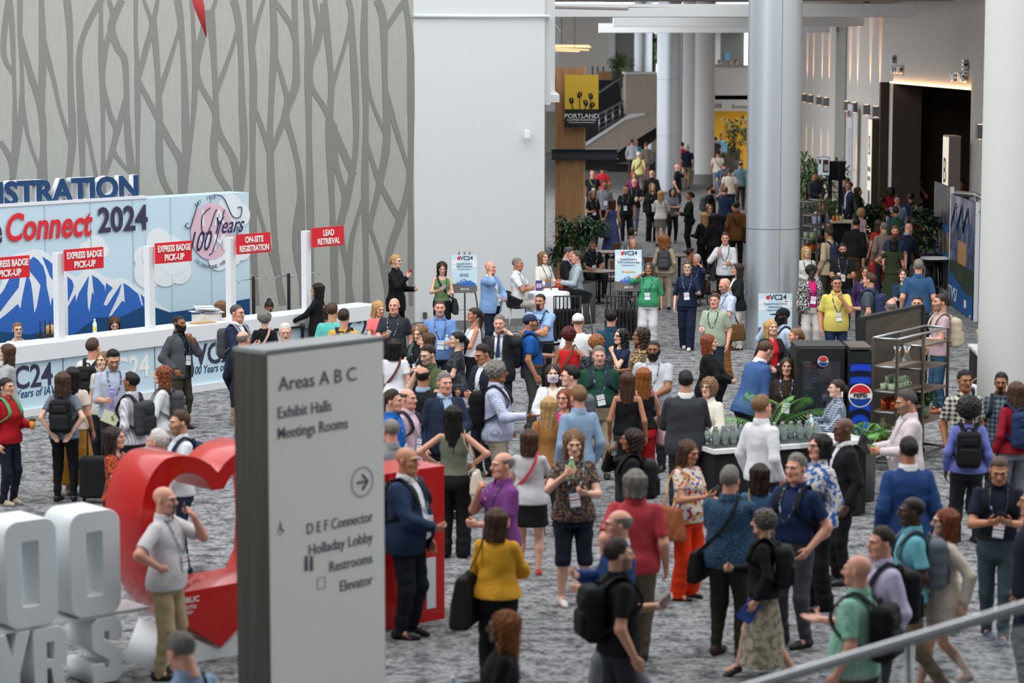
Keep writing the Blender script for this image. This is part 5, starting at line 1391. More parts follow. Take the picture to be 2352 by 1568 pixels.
for i in range(34): z = 3.1 - i * .075; b.box(f_ @ Vector((-.02 * (i % 3), z, 0)), (.02, .78 - .06 * (i % 4), .022), rot=Matrix.Rotation(math.atan2(u[1], u[0]) + PI / 2, 3, 'Z'))
b.build('text_lines', M_SLATL, bn); text('VC24', .3, f_ @ Matrix.Translation((.08, 3.6, 0)), M_INK, bn, bold=.02); MB().box(f_ @ Vector((-.40, 3.6, 0)), (.02, .16, .2), rot=Matrix.Rotation(math.atan2(u[1], u[0]) + PI / 2, 3, 'Z')).build('logo_mark', M_RED, bn)
UL = np.array([math.sin(math.radians(49.5)), math.cos(math.radians(49.5))]); NL = np.array([UL[1], -UL[0]])
PL = at(276, 1566)
ML = frame(PL, UL, NL)
def lxy(px, py_):
 P = hit(px, py_, PL, UL); return (P - PL)[:2] @ UL, P[2]
M_SATW = mat('white_satin_letters', '#e2e7ea', .38)
hy = wempty('hundred_years_letters', (*(PL[:2] - UL * .8), 0), 'white block letters of zeros above YRS standing on the carpet', 'letters')
ZT_ = lxy(276, 1165)[1]; ZM = lxy(276, 1408)[1]
def zero(x0, x1):
 hx = (x1 - x0); return [rrect(x0, ZM + .01, x1, ZT_, .13, 8), list(reversed(rrect(x0 + hx * .32, ZM + .20, x1 - hx * .36, ZT_ - .19, .012, 2)))]
xa, xb = lxy(162, 1290)[0], lxy(277, 1290)[0]; W0 = xb - xa
for i in range(2): extrude('numeral_zero', zero(xa - i * W0 * 1.26, xb - i * W0 * 1.26), .46, ML, M_SATW, hy, bevel=.008)
x2 = xa - 2 * W0 * 1.26
extrude('numeral_one', [rrect(x2 + W0 - .26, ZM + .01, x2 + W0, ZT_, .03, 3)], .46, ML, M_SATW, hy, bevel=.008)
h = ZM - .02; a = lxy(212, 1480)[0]
sS = [(a, .04), (a + .05, .0)] ; wS = xb - a; t_ = .13
S_ = [(a, .02), (xb - .06, .02), (xb, .08), (xb, h * .46), (xb - .04, h * .52), (a + t_, h * .66), (a + t_, h - t_ * .95), (xb - t_, h - t_ * .95), (xb - t_, h - .21), (xb, h - .21), (xb, h - .07), (xb - .06, h), (a + .06, h), (a, h - .06), (a, h * .56), (a + .04, h * .50), (xb - t_, h * .36), (xb - t_, .02 + t_), (a + t_, .02 + t_), (a + t_, .20), (a, .20)]
extrude('letter_s', [S_], .46, ML, M_SATW, hy, bevel=.006)
r0, r1 = lxy(78, 1500)[0], lxy(155, 1500)[0]; wR = r1 - r0
R_ = [(r0, .0), (r0 + .13, .0), (r0 + .13, h * .40), (r0 + .17, h * .40), (r1 - .13, 0), (r1 + .0, 0), (r1 - .05, h * .44), (r1, h * .52), (r1, h - .07), (r1 - .07, h), (r0, h)]
extrude('letter_r', [R_, [(r0 + .13, h * .53), (r0 + .13, h - .13), (r1 - .13, h - .13), (r1 - .13, h * .53)]], .46, ML, M_SATW, hy, bevel=.006)
y1 = r0 - .03; y0 = y1 - .36
extrude('letter_y', [[(y0 + .12, 0), (y0 + .25, 0), (y0 + .25, h * .40), (y1, h), (y1 - .13, h), (y0 + .185, h * .62), (y0 + .12, h), (y0 - .02, h), (y0 + .12, h * .40)]], .46, ML, M_SATW, hy, bevel=.006)
MB().box(ML @ Vector((r0 + .25, ZM - .005, -.23)), (1.9, .40, .03), rot=Matrix.Rotation(math.atan2(UL[1], UL[0]), 3, 'Z')).build('shelf_plate', M_SATW, hy)
PH = at(507, 1512); UHh = UL; NH = NL; MH = frame(PH, UHh, NH)
M_HEART = mat('glossy_red_lacquer', '#c20c07', .2, spec=.45, coat=.3)
he = wempty('heart_sculpture', (*(PH[:2] + UHh * .0), 0), 'big hollow red heart sculpture with a flat bench inside', 'sculpture')
def hxy(px, py_): P = hit(px, py_, PH, UHh); return ((P - PH)[:2] @ UHh, P[2])
left = [(507, 1486), (470, 1462), (411, 1428), (372, 1385), (345, 1330), (330, 1260), (322, 1200), (325, 1170), (330, 1140), (340, 1108), (356, 1078), (378, 1055), (402, 1047), (428, 1046), (458, 1052), (485, 1067)]
lh = [hxy(*p) for p in left]; ztip = lh[0][1]; zn = hxy(506, 1084)[1]
outer = smooth_path([(x, z, 0) for x, z in lh[5:]], 3); outer = [(x, z) for x, z in lh[:5]] + [(p[0], p[1]) for p in outer] + [(.0, zn)]
full = outer + [(-x, z) for x, z in reversed(outer[1:-1])]
inn = [(378, 1170), (384, 1130), (397, 1104), (420, 1088), (447, 1087), (472, 1103), (488, 1126)]
li = smooth_path([(*hxy(*p), 0) for p in inn], 3); zs_ = hxy(420, 1359)[1]
lx = li[0][0]
inner = [(lx * .80, zs_), (lx * .98, zs_ + .18), (lx * 1.02, zs_ + .5)] + [(p[0], p[1]) for p in li] + [(0, li[-1][1] - .0)]
inf = inner + [(-x, z) for x, z in reversed(inner[:-1])]
extrude('heart_body', [full, list(reversed(inf))], .62, MH, M_HEART, he, bevel=.004)
w_ = abs(lh[4][0]); pl = [(-.75, 0), (.75, 0), (.75, .30), (.30, .30), (0, ztip + .002), (-.30, .30), (-.75, .30)]
extrude('plinth', [[(-.70, 0), (.70, 0), (.52, .36), (0.02, ztip - .02), (-.02, ztip - .02), (-.52, .36)]], .56, MH @ Matrix.Translation((0, 0, -.03)), M_SATW, he)
for i, (t_, y, s) in enumerate((('PUBLIC', .0, .075), ('PHOTO', -.07, .05), ('SPOT', -.12, .04))): text(t_, s, MH @ Matrix.Translation((hxy(432, 1378)[0], hxy(432, 1378)[1] + y, .004)), M_TXTW, he, bold=.01)
PR = at(1022, 1420); UB = UL;
a = hit(884, 1450, PR, UB); wB = 1.25; zt = hit(1022, 1068, PR, UB)[2]
rb = wempty('red_display_block', (*(PR[:2] - UB * .6), 0), 'tall glossy red block with white strips beside the pylon', 'display')
MB().box((*(PR[:2] - UB * wB / 2 - NL * .3), zt / 2), (wB, .6, zt), rot=Matrix.Rotation(math.atan2(UB[1], UB[0]), 3, 'Z'), bevel=.006).build('block', M_HEART, rb)
M = frame(PR, UB, NL)
def rxy(px, py_): P = hit(px, py_, PR, UB); return ((P - PR)[:2] @ UB, P[2])
for (A, B) in (((980, 1398), (1000, 1278)), ((980, 1238), (993, 1222))):
 x0_, z0_ = rxy(*A); x1_, z1_ = rxy(*B); extrude('white_strip', [[(x0_, z0_), (x1_, z0_), (x1_, z1_), (x0_, z1_)]], .006, M @ Matrix.Translation((0, 0, .006)), M_SATW, rb)
d = 60
a, b_ = atd(1275, 648, d), atd(1340, 155, d)
ws = wempty('wood_slab_wall', ((a[0] + b_[0]) / 2, d, 0), 'tall reclaimed wood slab beside the coffee sign', 'wood slab')
MB().box(((a[0] + b_[0]) / 2, d + .12, b_[2] / 2), (b_[0] - a[0], .24, b_[2])).build('boards', M_WOOD, ws)
b = MB(); Q = [(b_[0], d - .005, b_[2]), (b_[0] + .07, d - .005, b_[2]), (b_[0] + .05, d - .005, 2.2), (b_[0] + .06, d - .005, 1.2), (b_[0] + .12, d - .005, .6), (b_[0] + .34, d - .005, 0), (b_[0], d - .005, 0)]
b.poly(Q); b.poly([(x, y + .24, z) for x, y, z in Q])
for i in range(len(Q)): j = (i + 1) % len(Q); A_, B_ = Q[i], Q[j]; b.quad(A_, B_, (B_[0], B_[1] + .24, B_[2]), (A_[0], A_[1] + .24, A_[2]))
b.build('live_edge', M_WOODE, ws)
d = 59.6; a, b_ = atd(1297, 293, d), atd(1375, 172, d); cx, cz, wd_, ht = (a[0] + b_[0]) / 2, (a[2] + b_[2]) / 2, b_[0] - a[0], b_[2] - a[2]
sg = wempty('coffee_sign', (cx, d, a[2]), 'yellow and black hanging coffee roaster sign with bean flowers', 'sign')
MB().box((cx, d + .06, cz + ht * .175), (wd_, .10, ht * .65)).build('yellow_panel', mat('sign_yellow', '#e6bb34', .5), sg); MB().box((cx, d + .06, cz - ht * .325), (wd_, .10, ht * .35)).build('black_panel', mat('sign_black', '#131517', .5), sg)
M = frame((cx, d + .005, cz), (1, 0), (0, -1)); zy = -ht * .15
for bx_, by_, an in ((-.30, .10, 10), (-.06, .26, -25), (.12, .04, 20), (.27, .22, 15), (.32, -.02, -35)):
 X, Y = bx_ * wd_, zy + .12 + by_ * .9
 E_ = [(.055 * math.cos(t), .085 * math.sin(t)) for t in np.linspace(0, 2 * PI, 20, endpoint=False)]
 extrude('bean_print', [E_], .004, M @ Matrix.Translation((X, Y, .004)) @ Matrix.Rotation(math.radians(an), 4, 'Z'), M_BLACK, sg)
 extrude('bean_crease', [[(-.006, -.02), (.006, -.02), (.010, .085), (-.004, .085)]], .004, M @ Matrix.Translation((X, Y, .007)) @ Matrix.Rotation(math.radians(an), 4, 'Z'), bpy.data.materials['sign_yellow'], sg)
 b = MB(); b.tube([M @ Vector((X, Y - .05, .003)), M @ Vector((X * .96, (Y + zy) / 2, .003)), M @ Vector((X * .85, zy, .003))], .010, 5); b.build('stem_print', M_BLACK, sg)
text('PORTLAND', .145, M @ Matrix.Translation((0, -ht * .28, .004)), M_TXTW, sg, bold=.012, sx=1.12); text('COFFEE ROASTERS', .085, M @ Matrix.Translation((0, -ht * .355, .004)), M_TXTW, sg, bold=.008, sx=1.0)
MB().box((cx, d - .0, cz - ht * .405), (wd_ * .76, .012, .012)).build('underline', M_TXTW, sg)
MB().box((cx - wd_ * .2, d + .26, cz), (.1, .34, .1)).build('bracket', M_DARKM, sg)
d = 59.75; a, b_ = atd(1264, 366, d), atd(1422, 344, d)
cn = wempty('coffee_canopy', (a[0] + .3, d, a[2]), 'dark steel beam canopy jutting from the wood slab', 'canopy')
L_ = b_[0] - a[0]; cx = (a[0] + b_[0]) / 2
MB().box((cx, d + .25, (a[2] + b_[2]) / 2), (L_ - .08, .06, b_[2] - a[2])).build('beam_web', mat('steel_beam_grey', '#474c55', .5, metal=.3), cn)
for z in (a[2], b_[2]): MB().box((cx, d + .2, z), (L_, .34, .025)).build('beam_flange', mat('steel_beam_dark', '#33363c', .5, metal=.3), cn)
a2, b2 = atd(1341, 390, d + .6), atd(1414, 366, d + .6); MB().box(((a2[0] + b2[0]) / 2, d + .6, (a2[2] + b2[2]) / 2), (b2[0] - a2[0], .05, b2[2] - a2[2])).build('hanging_board', mat('dark_perforated', '#3b3836', .6), cn)
def leafmesh(name, centers, n, ln, wd_, mats_, parent, rng, up=.2, droop=.3):
 V, F = [], []
 for c in centers:
  for _ in range(n):
   v = rng.normal(0, 1, 3); v[2] = v[2] * .7 + up; v /= np.linalg.norm(v); L = ln * rng.uniform(.7, 1.2)
   p = np.array(c) + v * L * .15; q = np.array(c) + v * L * .6; e = np.array(c) + v * L - np.array([0, 0, droop * L]); s = np.cross(v, [0, 0, 1.0]); s /= np.linalg.norm(s) + 1e-6; k = len(V)
   V += [p, q + s * wd_, e, q - s * wd_]; F.append((k, k + 1, k + 2, k + 3))
 return link(name, npmesh(name, np.array(V), F, smooth=False), mats_, parent)
def leafmat(name, a, b): return mat(name, a, .45, fn=lambda q: q.l(q.ramp(q.noise(q.coord(), 7, 2).outputs[0], [(.35, a), (.65, b)]), q.b.inputs[0]))
M_LEAFD = leafmat('dark_leaf', '#142817', '#2b4a2a'); M_LEAFM = leafmat('mid_leaf', '#2f5526', '#5c8a3c'); M_LEAFL = leafmat('lime_leaf', '#7f9c2c', '#b7c94e'); M_BARK = mat('bark', '#6d5a45', .8)
rng = np.random.default_rng(4)
x, y = on_ray(1322, 50.6), 51.0
pt = wempty('potted_tree', (x, y, 0), 'dark leafed tree in a charcoal drum planter by the white tablecloth', 'potted tree')
MB().lathe([(.40, 0), (.43, .04), (.43, .86), (.39, .86), (.39, .78)], 40, (x, y, 0)).build('planter', M_CONC, pt); MB().lathe([(.39, .76), (.39, .79)], 30, (x, y, 0)).build('soil', M_SOIL, pt)
cl = [atd(px, r, y) for px, r in ((1292, 525), (1310, 515), (1330, 520), (1350, 512), (1368, 515), (1345, 535), (1325, 540), (1300, 545), (1288, 562), (1284, 582), (1294, 588), (1312, 570), (1355, 540), (1335, 555), (1318, 600))]
b = MB()
for c in cl[::2]: b.tube(smooth_path([(x, y, .78), (x + (c[0] - x) * .3, y, 1.3), tuple(c)], 4), .022, 6)
b.build('trunk', M_BARK, pt)
cl2 = [np.array(c) + rng.normal(0, .09, 3) for c in cl for _ in range(4)]
leafmesh('foliage', cl2, 34, .20, .022, M_LEAFD, pt, rng)
def potted(px, row, r, hpot, hplant, label, leaf, n, ln, wd_, d=None, pot=M_CONC, spread=.3, up=.5, cat='potted plant', z0=0):
 d = d or gd(row); x = on_ray(px, d) if z0 == 0 else atd(px, row, d)[0]; rng = np.random.default_rng(int(px))
 root = wempty('potted_plant', (x, d, z0), label, cat)
 MB().lathe([(r * .85, 0), (r, .03), (r, hpot), (r * .9, hpot), (r * .9, hpot - .05)], 28, (x, d, z0)).build('planter', pot, root)
 MB().lathe([(r * .9, hpot - .08), (r * .9, hpot - .04)], 20, (x, d, z0)).build('soil', M_SOIL, root)
 C = [(x + rng.normal(0, spread), d + rng.normal(0, spread), z0 + hpot + hplant * rng.uniform(.15, .9)) for _ in range(n)]
 leafmesh('foliage', C, 16, ln, wd_, leaf, root, rng, up)
 b = MB()
 for c in C[::5]: b.tube([(x, d, z0 + hpot - .05), c], .012, 5)
 b.build('stem', M_BARK, root)
 return root
potted(1868, 0, .62, .85, 1.6, 'bright green leafy plant in a grey planter beside the tall screen', M_LEAFM, 34, .55, .045, d=76, spread=.42)
potted(2005, 0, .40, .95, .7, 'dark rubber plant in a tall grey planter in front of the lit pylon', M_LEAFD, 16, .30, .05, d=64, spread=.16)
potted(2118, 0, .45, .75, 1.3, 'dark rubber plant beside the photo display panels', M_LEAFD, 24, .32, .05, d=57, spread=.22)
potted(1893, 0, .25, .8, .75, 'small feathery green plant behind the drinks table', M_LEAFM, 22, .3, .02, d=69, spread=.2)
potted(1420, 183, .35, .4, 1.0, 'potted green plant on the mezzanine edge', M_LEAFM, 26, .5, .03, d=128, spread=.25, z0=z_up)
potted(1690, 0, .35, .6, 2.2, 'tall leafy plant in front of the yellow lounge wall', M_LEAFD, 40, .4, .04, d=118, spread=.35)
potted(1572, 0, .6, .5, 4.2, 'tall green indoor tree between the far white columns', M_LEAFM, 70, .5, .05, d=122, spread=.6, cat='potted tree')
for i, (px, r, cr) in enumerate(((1503, 110, .8), (1537, 105, .7), (1573, 110, .8))):
 P = atd(px, r, 152 + 4 * i); rr = np.random.default_rng(i); root = wempty('outdoor_tree', (P[0], P[1], 0), ['leafy tree outside the far window by the stair tower', 'tree outside the window behind the silver column', 'tree outside the window beside the white columns'][i], 'tree')
 leafmesh('foliage', [P + rr.normal(0, .5, 3) * cr for _ in range(60)], 16, .6, .10, M_LEAFM, root, rr); MB().tube([(P[0], P[1], 0), P], .12, 8).build('trunk', M_BARK, root)
tx, ty = on_ray(1260, 47.3), 47.3
ht_ = wempty('high_table', (tx, ty, 0), 'round high table standing under a white cloth', 'table')
MB().lathe([(.25, 0), (.25, .03), (.04, .06), (.04, .97)], 20, (tx, ty, 0)).build('pedestal', M_STEEL, ht_); MB().lathe([(.40, .97), (.40, 1.0)], 32, (tx, ty, 0)).build('tabletop', M_LAM, ht_)
V, F, n = [], [], 120
for j, (r, z) in enumerate(((0, 1.008), (.39, 1.008), (.408, 1.0), (.415, .96), (.42, .85), (.43, .6), (.44, .35), (.45, .05))):
 for k in range(n):
  t = 2 * PI * k / n; w_ = max(0, (1.0 - z)) * .06; rr = r + w_ * math.sin(t * 13 + .5 * math.sin(3 * t)) * (1 if j > 2 else 0); V.append((tx + rr * math.cos(t), ty + rr * math.sin(t), z))
for j in range(7):
 for k in range(n): F.append((j * n + k, j * n + (k + 1) % n, (j + 1) * n + (k + 1) % n, (j + 1) * n + k))
tag(link('tablecloth', npmesh('tablecloth', V, F), M_CLOTH), 'white cloth draped to the floor over the high round table', 'tablecloth')
def bits(px, py_, w_, h_, d_, m, label, name='gift_box', m2=None):
 P = at(px, py_, 1.012); root = wempty(name, P, label, 'box')
 MB().box((P[0], P[1], 1.012 + h_ / 2), (w_, d_, h_), bevel=.004).build('carton', m, root)
 if m2: MB().box((P[0], P[1] - d_ / 2 - .002, 1.012 + h_ * .5), (w_ * .8, .006, h_ * .42)).build('print', m2, root)
bits(1238, 667, .13, .20, .05, mat('box_purple', '#4b3f74', .5), 'dark purple printed box standing on the white tablecloth', m2=mat('box_art', '#b9a9c4', .5)); bits(1259, 664, .12, .20, .06, mat('box_amber', '#96713c', .5), 'golden brown printed box standing on the white tablecloth', m2=mat('box_art2', '#5b6fb0', .5)); bits(1285, 664, .15, .20, .06, mat('box_red', '#b8321d', .5), 'red printed box standing on the white tablecloth', m2=mat('box_art3', '#d9673a', .5))
for i, (px, py_) in enumerate(((1257, 669), (1275, 668))):
 P = at(px, py_, 1.012); b = MB(); b.quad((P[0] - .06, P[1] - .04, 1.013), (P[0] + .06, P[1] - .04, 1.013), (P[0] + .06, P[1], 1.07), (P[0] - .06, P[1], 1.07)); b.quad((P[0] - .06, P[1] + .04, 1.013), (P[0] + .06, P[1] + .04, 1.013), (P[0] + .06, P[1], 1.07), (P[0] - .06, P[1], 1.07)); tag(b.build('tent_card', M_LAM), ['small white tent card in front of the golden box', 'small white tent card in front of the red box'][i], 'card')
def stool(x, y, yaw, label):
 root = empty('bar_stool', (x, y, 0), yaw, label, 'stool')
 V, F, n = [], [], 40                                   # curved bucket: seat pad and wrap-round back
 b = MB(); b.lathe([(.04, .74), (.20, .74), (.225, .76), (.225, .80), (.19, .82), (.04, .825)], 32).build('seat', mat('black_leather', '#17181a', .35), root)
 for z in range(7):
  for k in range(n + 1):
   t = math.radians(-20 + 220 * k / n); hgt = .80 + z / 6 * (.27 * (.45 + .55 * math.sin(max(0, min(PI, (t + .35) * .86)))) ); r = .235 + .05 * (z / 6); V.append((r * math.cos(t), r * math.sin(t), hgt))
 for z in range(6):
  for k in range(n): F.append((z * (n + 1) + k, z * (n + 1) + k + 1, (z + 1) * (n + 1) + k + 1, (z + 1) * (n + 1) + k))
 o = link('backrest', npmesh('backrest', V, F), mat('black_leather', '#17181a', .35), root); md = o.modifiers.new('t', 'SOLIDIFY'); md.thickness = .025
 for sx in (-1, 1):
  for sy in (-1, 1): MB().tube([(sx * .14, sy * .14, .75), (sx * .21, sy * .21, .015)], .014, 8).build('leg', M_STEEL, root)
 MB().tube([(.19, .19, .25), (-.19, .19, .25), (-.19, -.19, .25), (.19, -.19, .25), (.19, .19, .25)], .011, 8).build('footrest', M_STEEL, root)
 return root
stool(on_ray(1190, 46.9), 46.9, math.radians(90), 'black bucket bar stool under the man in the white polo')
stool(on_ray(1330, 47.8), 47.8, math.radians(150), 'empty black bucket bar stool in front of the drum planter')
stool(on_ray(2141, 56.5), 56.5, math.radians(160), 'black bucket bar stool beside the small white round table')
def poster(root, w_, h_, M, title, lines, hl='', lt=M_INK):
 """printed board face in its own frame: x across, y up from the bottom"""
 MBx = MB(); MBx.box((0, 0, 0), (w_, h_, .012)); o = MBx.build('board', M_SKYP, root); o.data.transform(M @ Matrix.Translation((0, h_ / 2, -.006)))
 def P(x, y, e=.003): return M @ Vector((x, y, e))
 b = MB()
 for cx, cy, r in ((-.34, .80, .16), (.36, .74, .18), (-.40, .66, .12), (.30, .86, .12)):
  b.poly([P(max(-.5, min(.5, cx + r * math.cos(t))) * w_, cy * h_ + r * w_ * .6 * math.sin(t), .002) for t in np.linspace(0, 2 * PI, 22, endpoint=False)])
 b.build('cloud_print', M_CLOUD, root)
 b = MB(); b.poly([P(-.35 * w_, .20 * h_), P(-.05 * w_, .33 * h_), (P(.0, .345 * h_)), P(.12 * w_, .28 * h_), P(.22 * w_, .30 * h_), P(.46 * w_, .20 * h_), P(.46 * w_, .12 * h_), P(-.35 * w_, .12 * h_)]); b.build('mountain_print', M_MTN, root)
 b = MB()
 for x0_, x1_ in ((-.05, -.14), (.0, -.02), (.04, .09), (.22, .26), (-.18, -.22)): b.poly([P(x0_ * w_, (.335 if abs(x0_) < .1 else .27) * h_, .005), P((x0_ + .02) * w_, .30 * h_ if abs(x0_) < .1 else .25 * h_, .005), P(x1_ * w_, .20 * h_, .005)])
 b.build('snow_print', M_CLOUD, root)
 b = MB(); b.poly([P(-.5 * w_, .0, .006), P(.5 * w_, .0, .006), P(.5 * w_, .15 * h_, .006), P(.1 * w_, .13 * h_, .006), P(-.3 * w_, .20 * h_, .006), P(-.5 * w_, .205 * h_, .006)]); b.build('brown_band', mat('brown_band', '#6a625c', .6), root)
 text('VC24', .135 * w_ / .62, M @ Matrix.Translation((.08 * w_, .91 * h_, .004)), lt, root, bold=.02); MB().box((0, 0, 0), (.10 * w_, .085 * h_, .004)).build('logo_mark', M_RED, root).data.transform(M @ Matrix.Translation((-.22 * w_, .91 * h_, .004)))
 for i, (t_, s) in enumerate(lines): text(t_, s * w_, M @ Matrix.Translation((0, (.76 - .075 * i) * h_, .004)), mat('poster_text', '#4d5c7d', .6), root, bold=.004)
 text(hl or '#VC24', .11 * w_, M @ Matrix.Translation((.02 * w_, .055 * h_, .010)), M_TXTW, root, bold=.02)
def easel(px0, px1, r0, r1, d, lines, label, logo):
 a, b_ = atd(px0, r1, d), atd(px1, r0, d); w_, h_ = b_[0] - a[0], b_[2] - a[2]; cx = (a[0] + b_[0]) / 2
 root = wempty('easel_sign', (cx, d, 0), label, 'sign')
 M = frame((cx, d - .05, a[2]), (1, 0), (0, -1)) @ Matrix.Rotation(math.radians(-6), 4, 'X')
 poster(root, w_, h_, M, '', lines)
 if logo == 'VG': text('VG', .17 * w_, M @ Matrix.Translation((.05 * w_, .44 * h_, .004)), mat('logo_blue', '#35558c', .6), root, bold=.01); extrude('logo_ring', [circ(-.12 * w_, .44 * h_, .055 * w_, 20), list(reversed(circ(-.12 * w_, .44 * h_, .03 * w_, 20)))], .003, M @ Matrix.Translation((0, 0, .004)), mat('logo_blue', '#35558c', .6), root)
 else: extrude('logo_ring', [circ(-.20 * w_, .44 * h_, .05 * w_, 20), list(reversed(circ(-.20 * w_, .43 * h_, .03 * w_, 20)))], .003, M @ Matrix.Translation((0, 0, .004)), mat('logo_orange', '#dd9a55', .6), root); MB().box((0, 0, 0), (.38 * w_, .03 * h_, .003)).build('logo_line', mat('logo_orange', '#dd9a55', .6), root).data.transform(M @ Matrix.Translation((.06 * w_, .44 * h_, .004)))
 zt = b_[2] + .05
 for s in (-1, 1): MB().tube([(cx + s * .10, d + .10, zt), (cx + s * .36, d - .12, .01)], .016, 8).build('leg', mat('easel_grey', '#6f6f70', .4, metal=.6), root)
 MB().tube([(cx, d + .12, zt), (cx, d + .62, .01)], .016, 8).build('leg', mat('easel_grey', '#6f6f70', .4, metal=.6), root)
 MB().tube([(cx - .27, d - .03, .62), (cx, d + .38, .62), (cx + .27, d - .03, .62)], .009, 6).build('spreader', M_STEEL, root)
 MB().box((cx, d - .07, a[2] - .015), (w_ * .9, .07, .03)).build('ledge', M_STEEL, root)
easel(1037, 1096, 585, 668, 47.4, (('VenueConnect', .105), ('2024 Lanyards', .105), ('Proudly Sponsored by:', .055)), 'lanyards poster on an easel against the white wall', 'VG')
easel(1412, 1474, 573, 664, 46.6, (('VenueConnect', .105), ('2024 Conference Bag', .095), ('Proudly Sponsored by:', .055)), 'conference bag poster on an easel beside the seating area', 'o')
d = COLA[1] - COLA[2] - .04; a, b_ = atd(1741, 771, d), atd(1820, 674, d); cs_ = wempty('column_poster', ((a[0] + b_[0]) / 2, d, a[2]), 'pale blue cause fundraiser poster hung on the big silver column', 'sign')
poster(cs_, b_[0] - a[0], b_[2] - a[2], frame(((a[0] + b_[0]) / 2, d, a[2]), (1, 0), (0, -1)), '', (('Keeping Portland Weird:', .068), ('Celebrating the', .068), ('Cause Fundraiser', .068)))
M_RAILD = mat('dark_rail_metal', '#3b3c3f', .4, metal=.6)
def bagrack(px0, px1, r0, r1, d, label, grp, n):
 a, b_ = atd(px0, r1, d), atd(px1, r0, d); cx = (a[0] + b_[0]) / 2; w_ = b_[0] - a[0]
 root = wempty('garment_rail', (cx, d, 0), label, 'rack')
 for s in (-1, 1): MB().tube([(cx + s * w_ / 2, d, .02), (cx + s * w_ / 2, d, b_[2] + .08)], .014, 8).build('upright', M_RAILD, root); MB().tube([(cx + s * w_ / 2, d - .22, .02), (cx + s * w_ / 2, d + .22, .02)], .014, 8).build('foot', M_RAILD, root)
 MB().tube([(cx - w_ / 2, d, b_[2] + .08), (cx + w_ / 2, d, b_[2] + .08)], .012, 8).build('rail', M_RAILD, root)
 rr = np.random.default_rng(n + px0)
 for i in range(n):
  x = cx - w_ / 2 + (i + .5) * w_ / n; y = d + rr.uniform(-.05, .02); H_ = .58 + rr.uniform(-.02, .03)
  V, F = nets(lambda X, Y, Z: rbox(X, Y, Z, (0, 0, 0), (w_ / n * .44, .17, H_ / 2), .03) + .010 * np.sin(Y * 30 + Z * 14 + i), (-.12, -.22, -.36), (.12, .22, .36), .02)
  o = link('conference_bag', npmesh('conference_bag', V, F), M_DRAPE, None, (x, y, b_[2] - .16 - H_ / 2)); tag(o, grp[1], 'bag', grp[0])
  for s in (-1, 1): MB().tube(smooth_path([(0, s * .09, H_ / 2 - .02), (0, s * .05, H_ / 2 + .14), (0, 0, H_ / 2 + .235)]), .012, 6).build('handle', M_DRAPE, o)
bagrack(1272, 1334, 690, 765, 46.0, 'rail of black bags beside the white tablecloth', ('bags on the rail by the tablecloth', 'black conference bag on the rail beside the white tablecloth'), 7)
bagrack(1390, 1462, 690, 762, 44.9, 'rail of black bags under the conference bag poster', ('bags on the rail under the poster', 'black conference bag on the rail under the poster easel'), 8)
def cafe_table(px, row, r, z, label, top=M_TABLEW, d=None):
 d = d or gd(row); x = on_ray(px, d); root = wempty('cafe_table', (x, d, 0), label, 'table')
 MB().lathe([(r - .02, z - .03), (r, z - .02), (r, z)], 36, (x, d, 0)).build('tabletop', top, root); MB().lathe([(.035, .03), (.035, z - .03)], 14, (x, d, 0)).build('pedestal', M_BLACK, root); MB().lathe([(.25, 0), (.25, .02), (.05, .04)], 24, (x, d, 0)).build('base', M_BLACK, root)
def cafe_chair(px, row, yaw, label, d=None):
 d = d or gd(row); chair_at(on_ray(px, d), d, math.radians(yaw), .45, label)
def chair_at(x, d, yaw, z, label):
 root = empty('cafe_chair', (x, d, 0), yaw, label, 'chair')
 MB().box((0, 0, z), (.42, .42, .04), bevel=.015).build('seat', M_TABLEW, root); MB().box((0, .20, z + .27), (.40, .03, .30), bevel=.012).build('backrest', M_TABLEW, root)
 for sx in (-1, 1):
  for sy in (-1, 1): MB().tube([(sx * .18, sy * .18, z), (sx * .20, sy * .20, .01)], .013, 8).build('leg', M_BLACK, root)
  MB().tube([(sx * .18, .19, z), (sx * .17, .20, z + .40)], .012, 8).build('back_post', M_BLACK, root)
cafe_table(1393, 640, .42, .75, 'round wooden cafe table nearest the wood slab', d=60.5); cafe_table(1376, 0, .42, .75, 'round wooden cafe table in front of the wood slab', d=55.0); cafe_table(1560, 0, .5, .75, 'round wooden cafe table behind the curly haired woman', d=59.5)
for i, (px, dd, yw) in enumerate(((1412, 56.6, 200), (1500, 57.5, 150), (1610, 57, 80), (1432, 61.5, 20))): cafe_chair(px, 0, yw, ['dark cafe chair behind the conference bag easel', 'dark cafe chair beside the curly haired woman', 'dark cafe chair beside the white haired man on the phone', 'dark cafe chair at the farther round table'][i], d=dd)
cafe_table(2145, 0, .40, 1.0, 'small round white high table beside the photo panels', M_LAM, d=55.6)
zb = .95; A_ = at(1640, 1034, zb); B_ = at(1999, 1009, zb); uB = (B_ - A_)[:2]; LB = np.linalg.norm(uB); uB /= LB; nB = np.array([uB[1], -uB[0]])
bar = wempty('drinks_bar', (*((A_ + B_)[:2] / 2), 0), 'long marble topped drinks bar with black draped front', 'bar table')
slab('marble_top', A_[:2], uB, LB, .80, zb - .05, zb, M_MARBLE, bar)
slab('drape', A_[:2] + uB * .03 - nB * .04, uB, LB - .06, .70, .02, zb - .05, M_DRAPE, bar)
slab_t = slab('bottle_tray', A_[:2] + uB * .04 - nB * .10, uB, LB * .72, .50, zb, zb + .012, mat('dark_tray', '#4c5156', .5)); tag(slab_t, 'long dark tray under the rows of glass bottles', 'tray')
bm0 = MB().lathe([(.028, 0), (.034, .008), (.034, .085), (.026, .115), (.019, .128), (.021, .145), (.021, .15), (.018, .15), (.016, .13), (.022, .112), (.031, .08), (.031, .014), (.0, .012)], 16, cap=False)
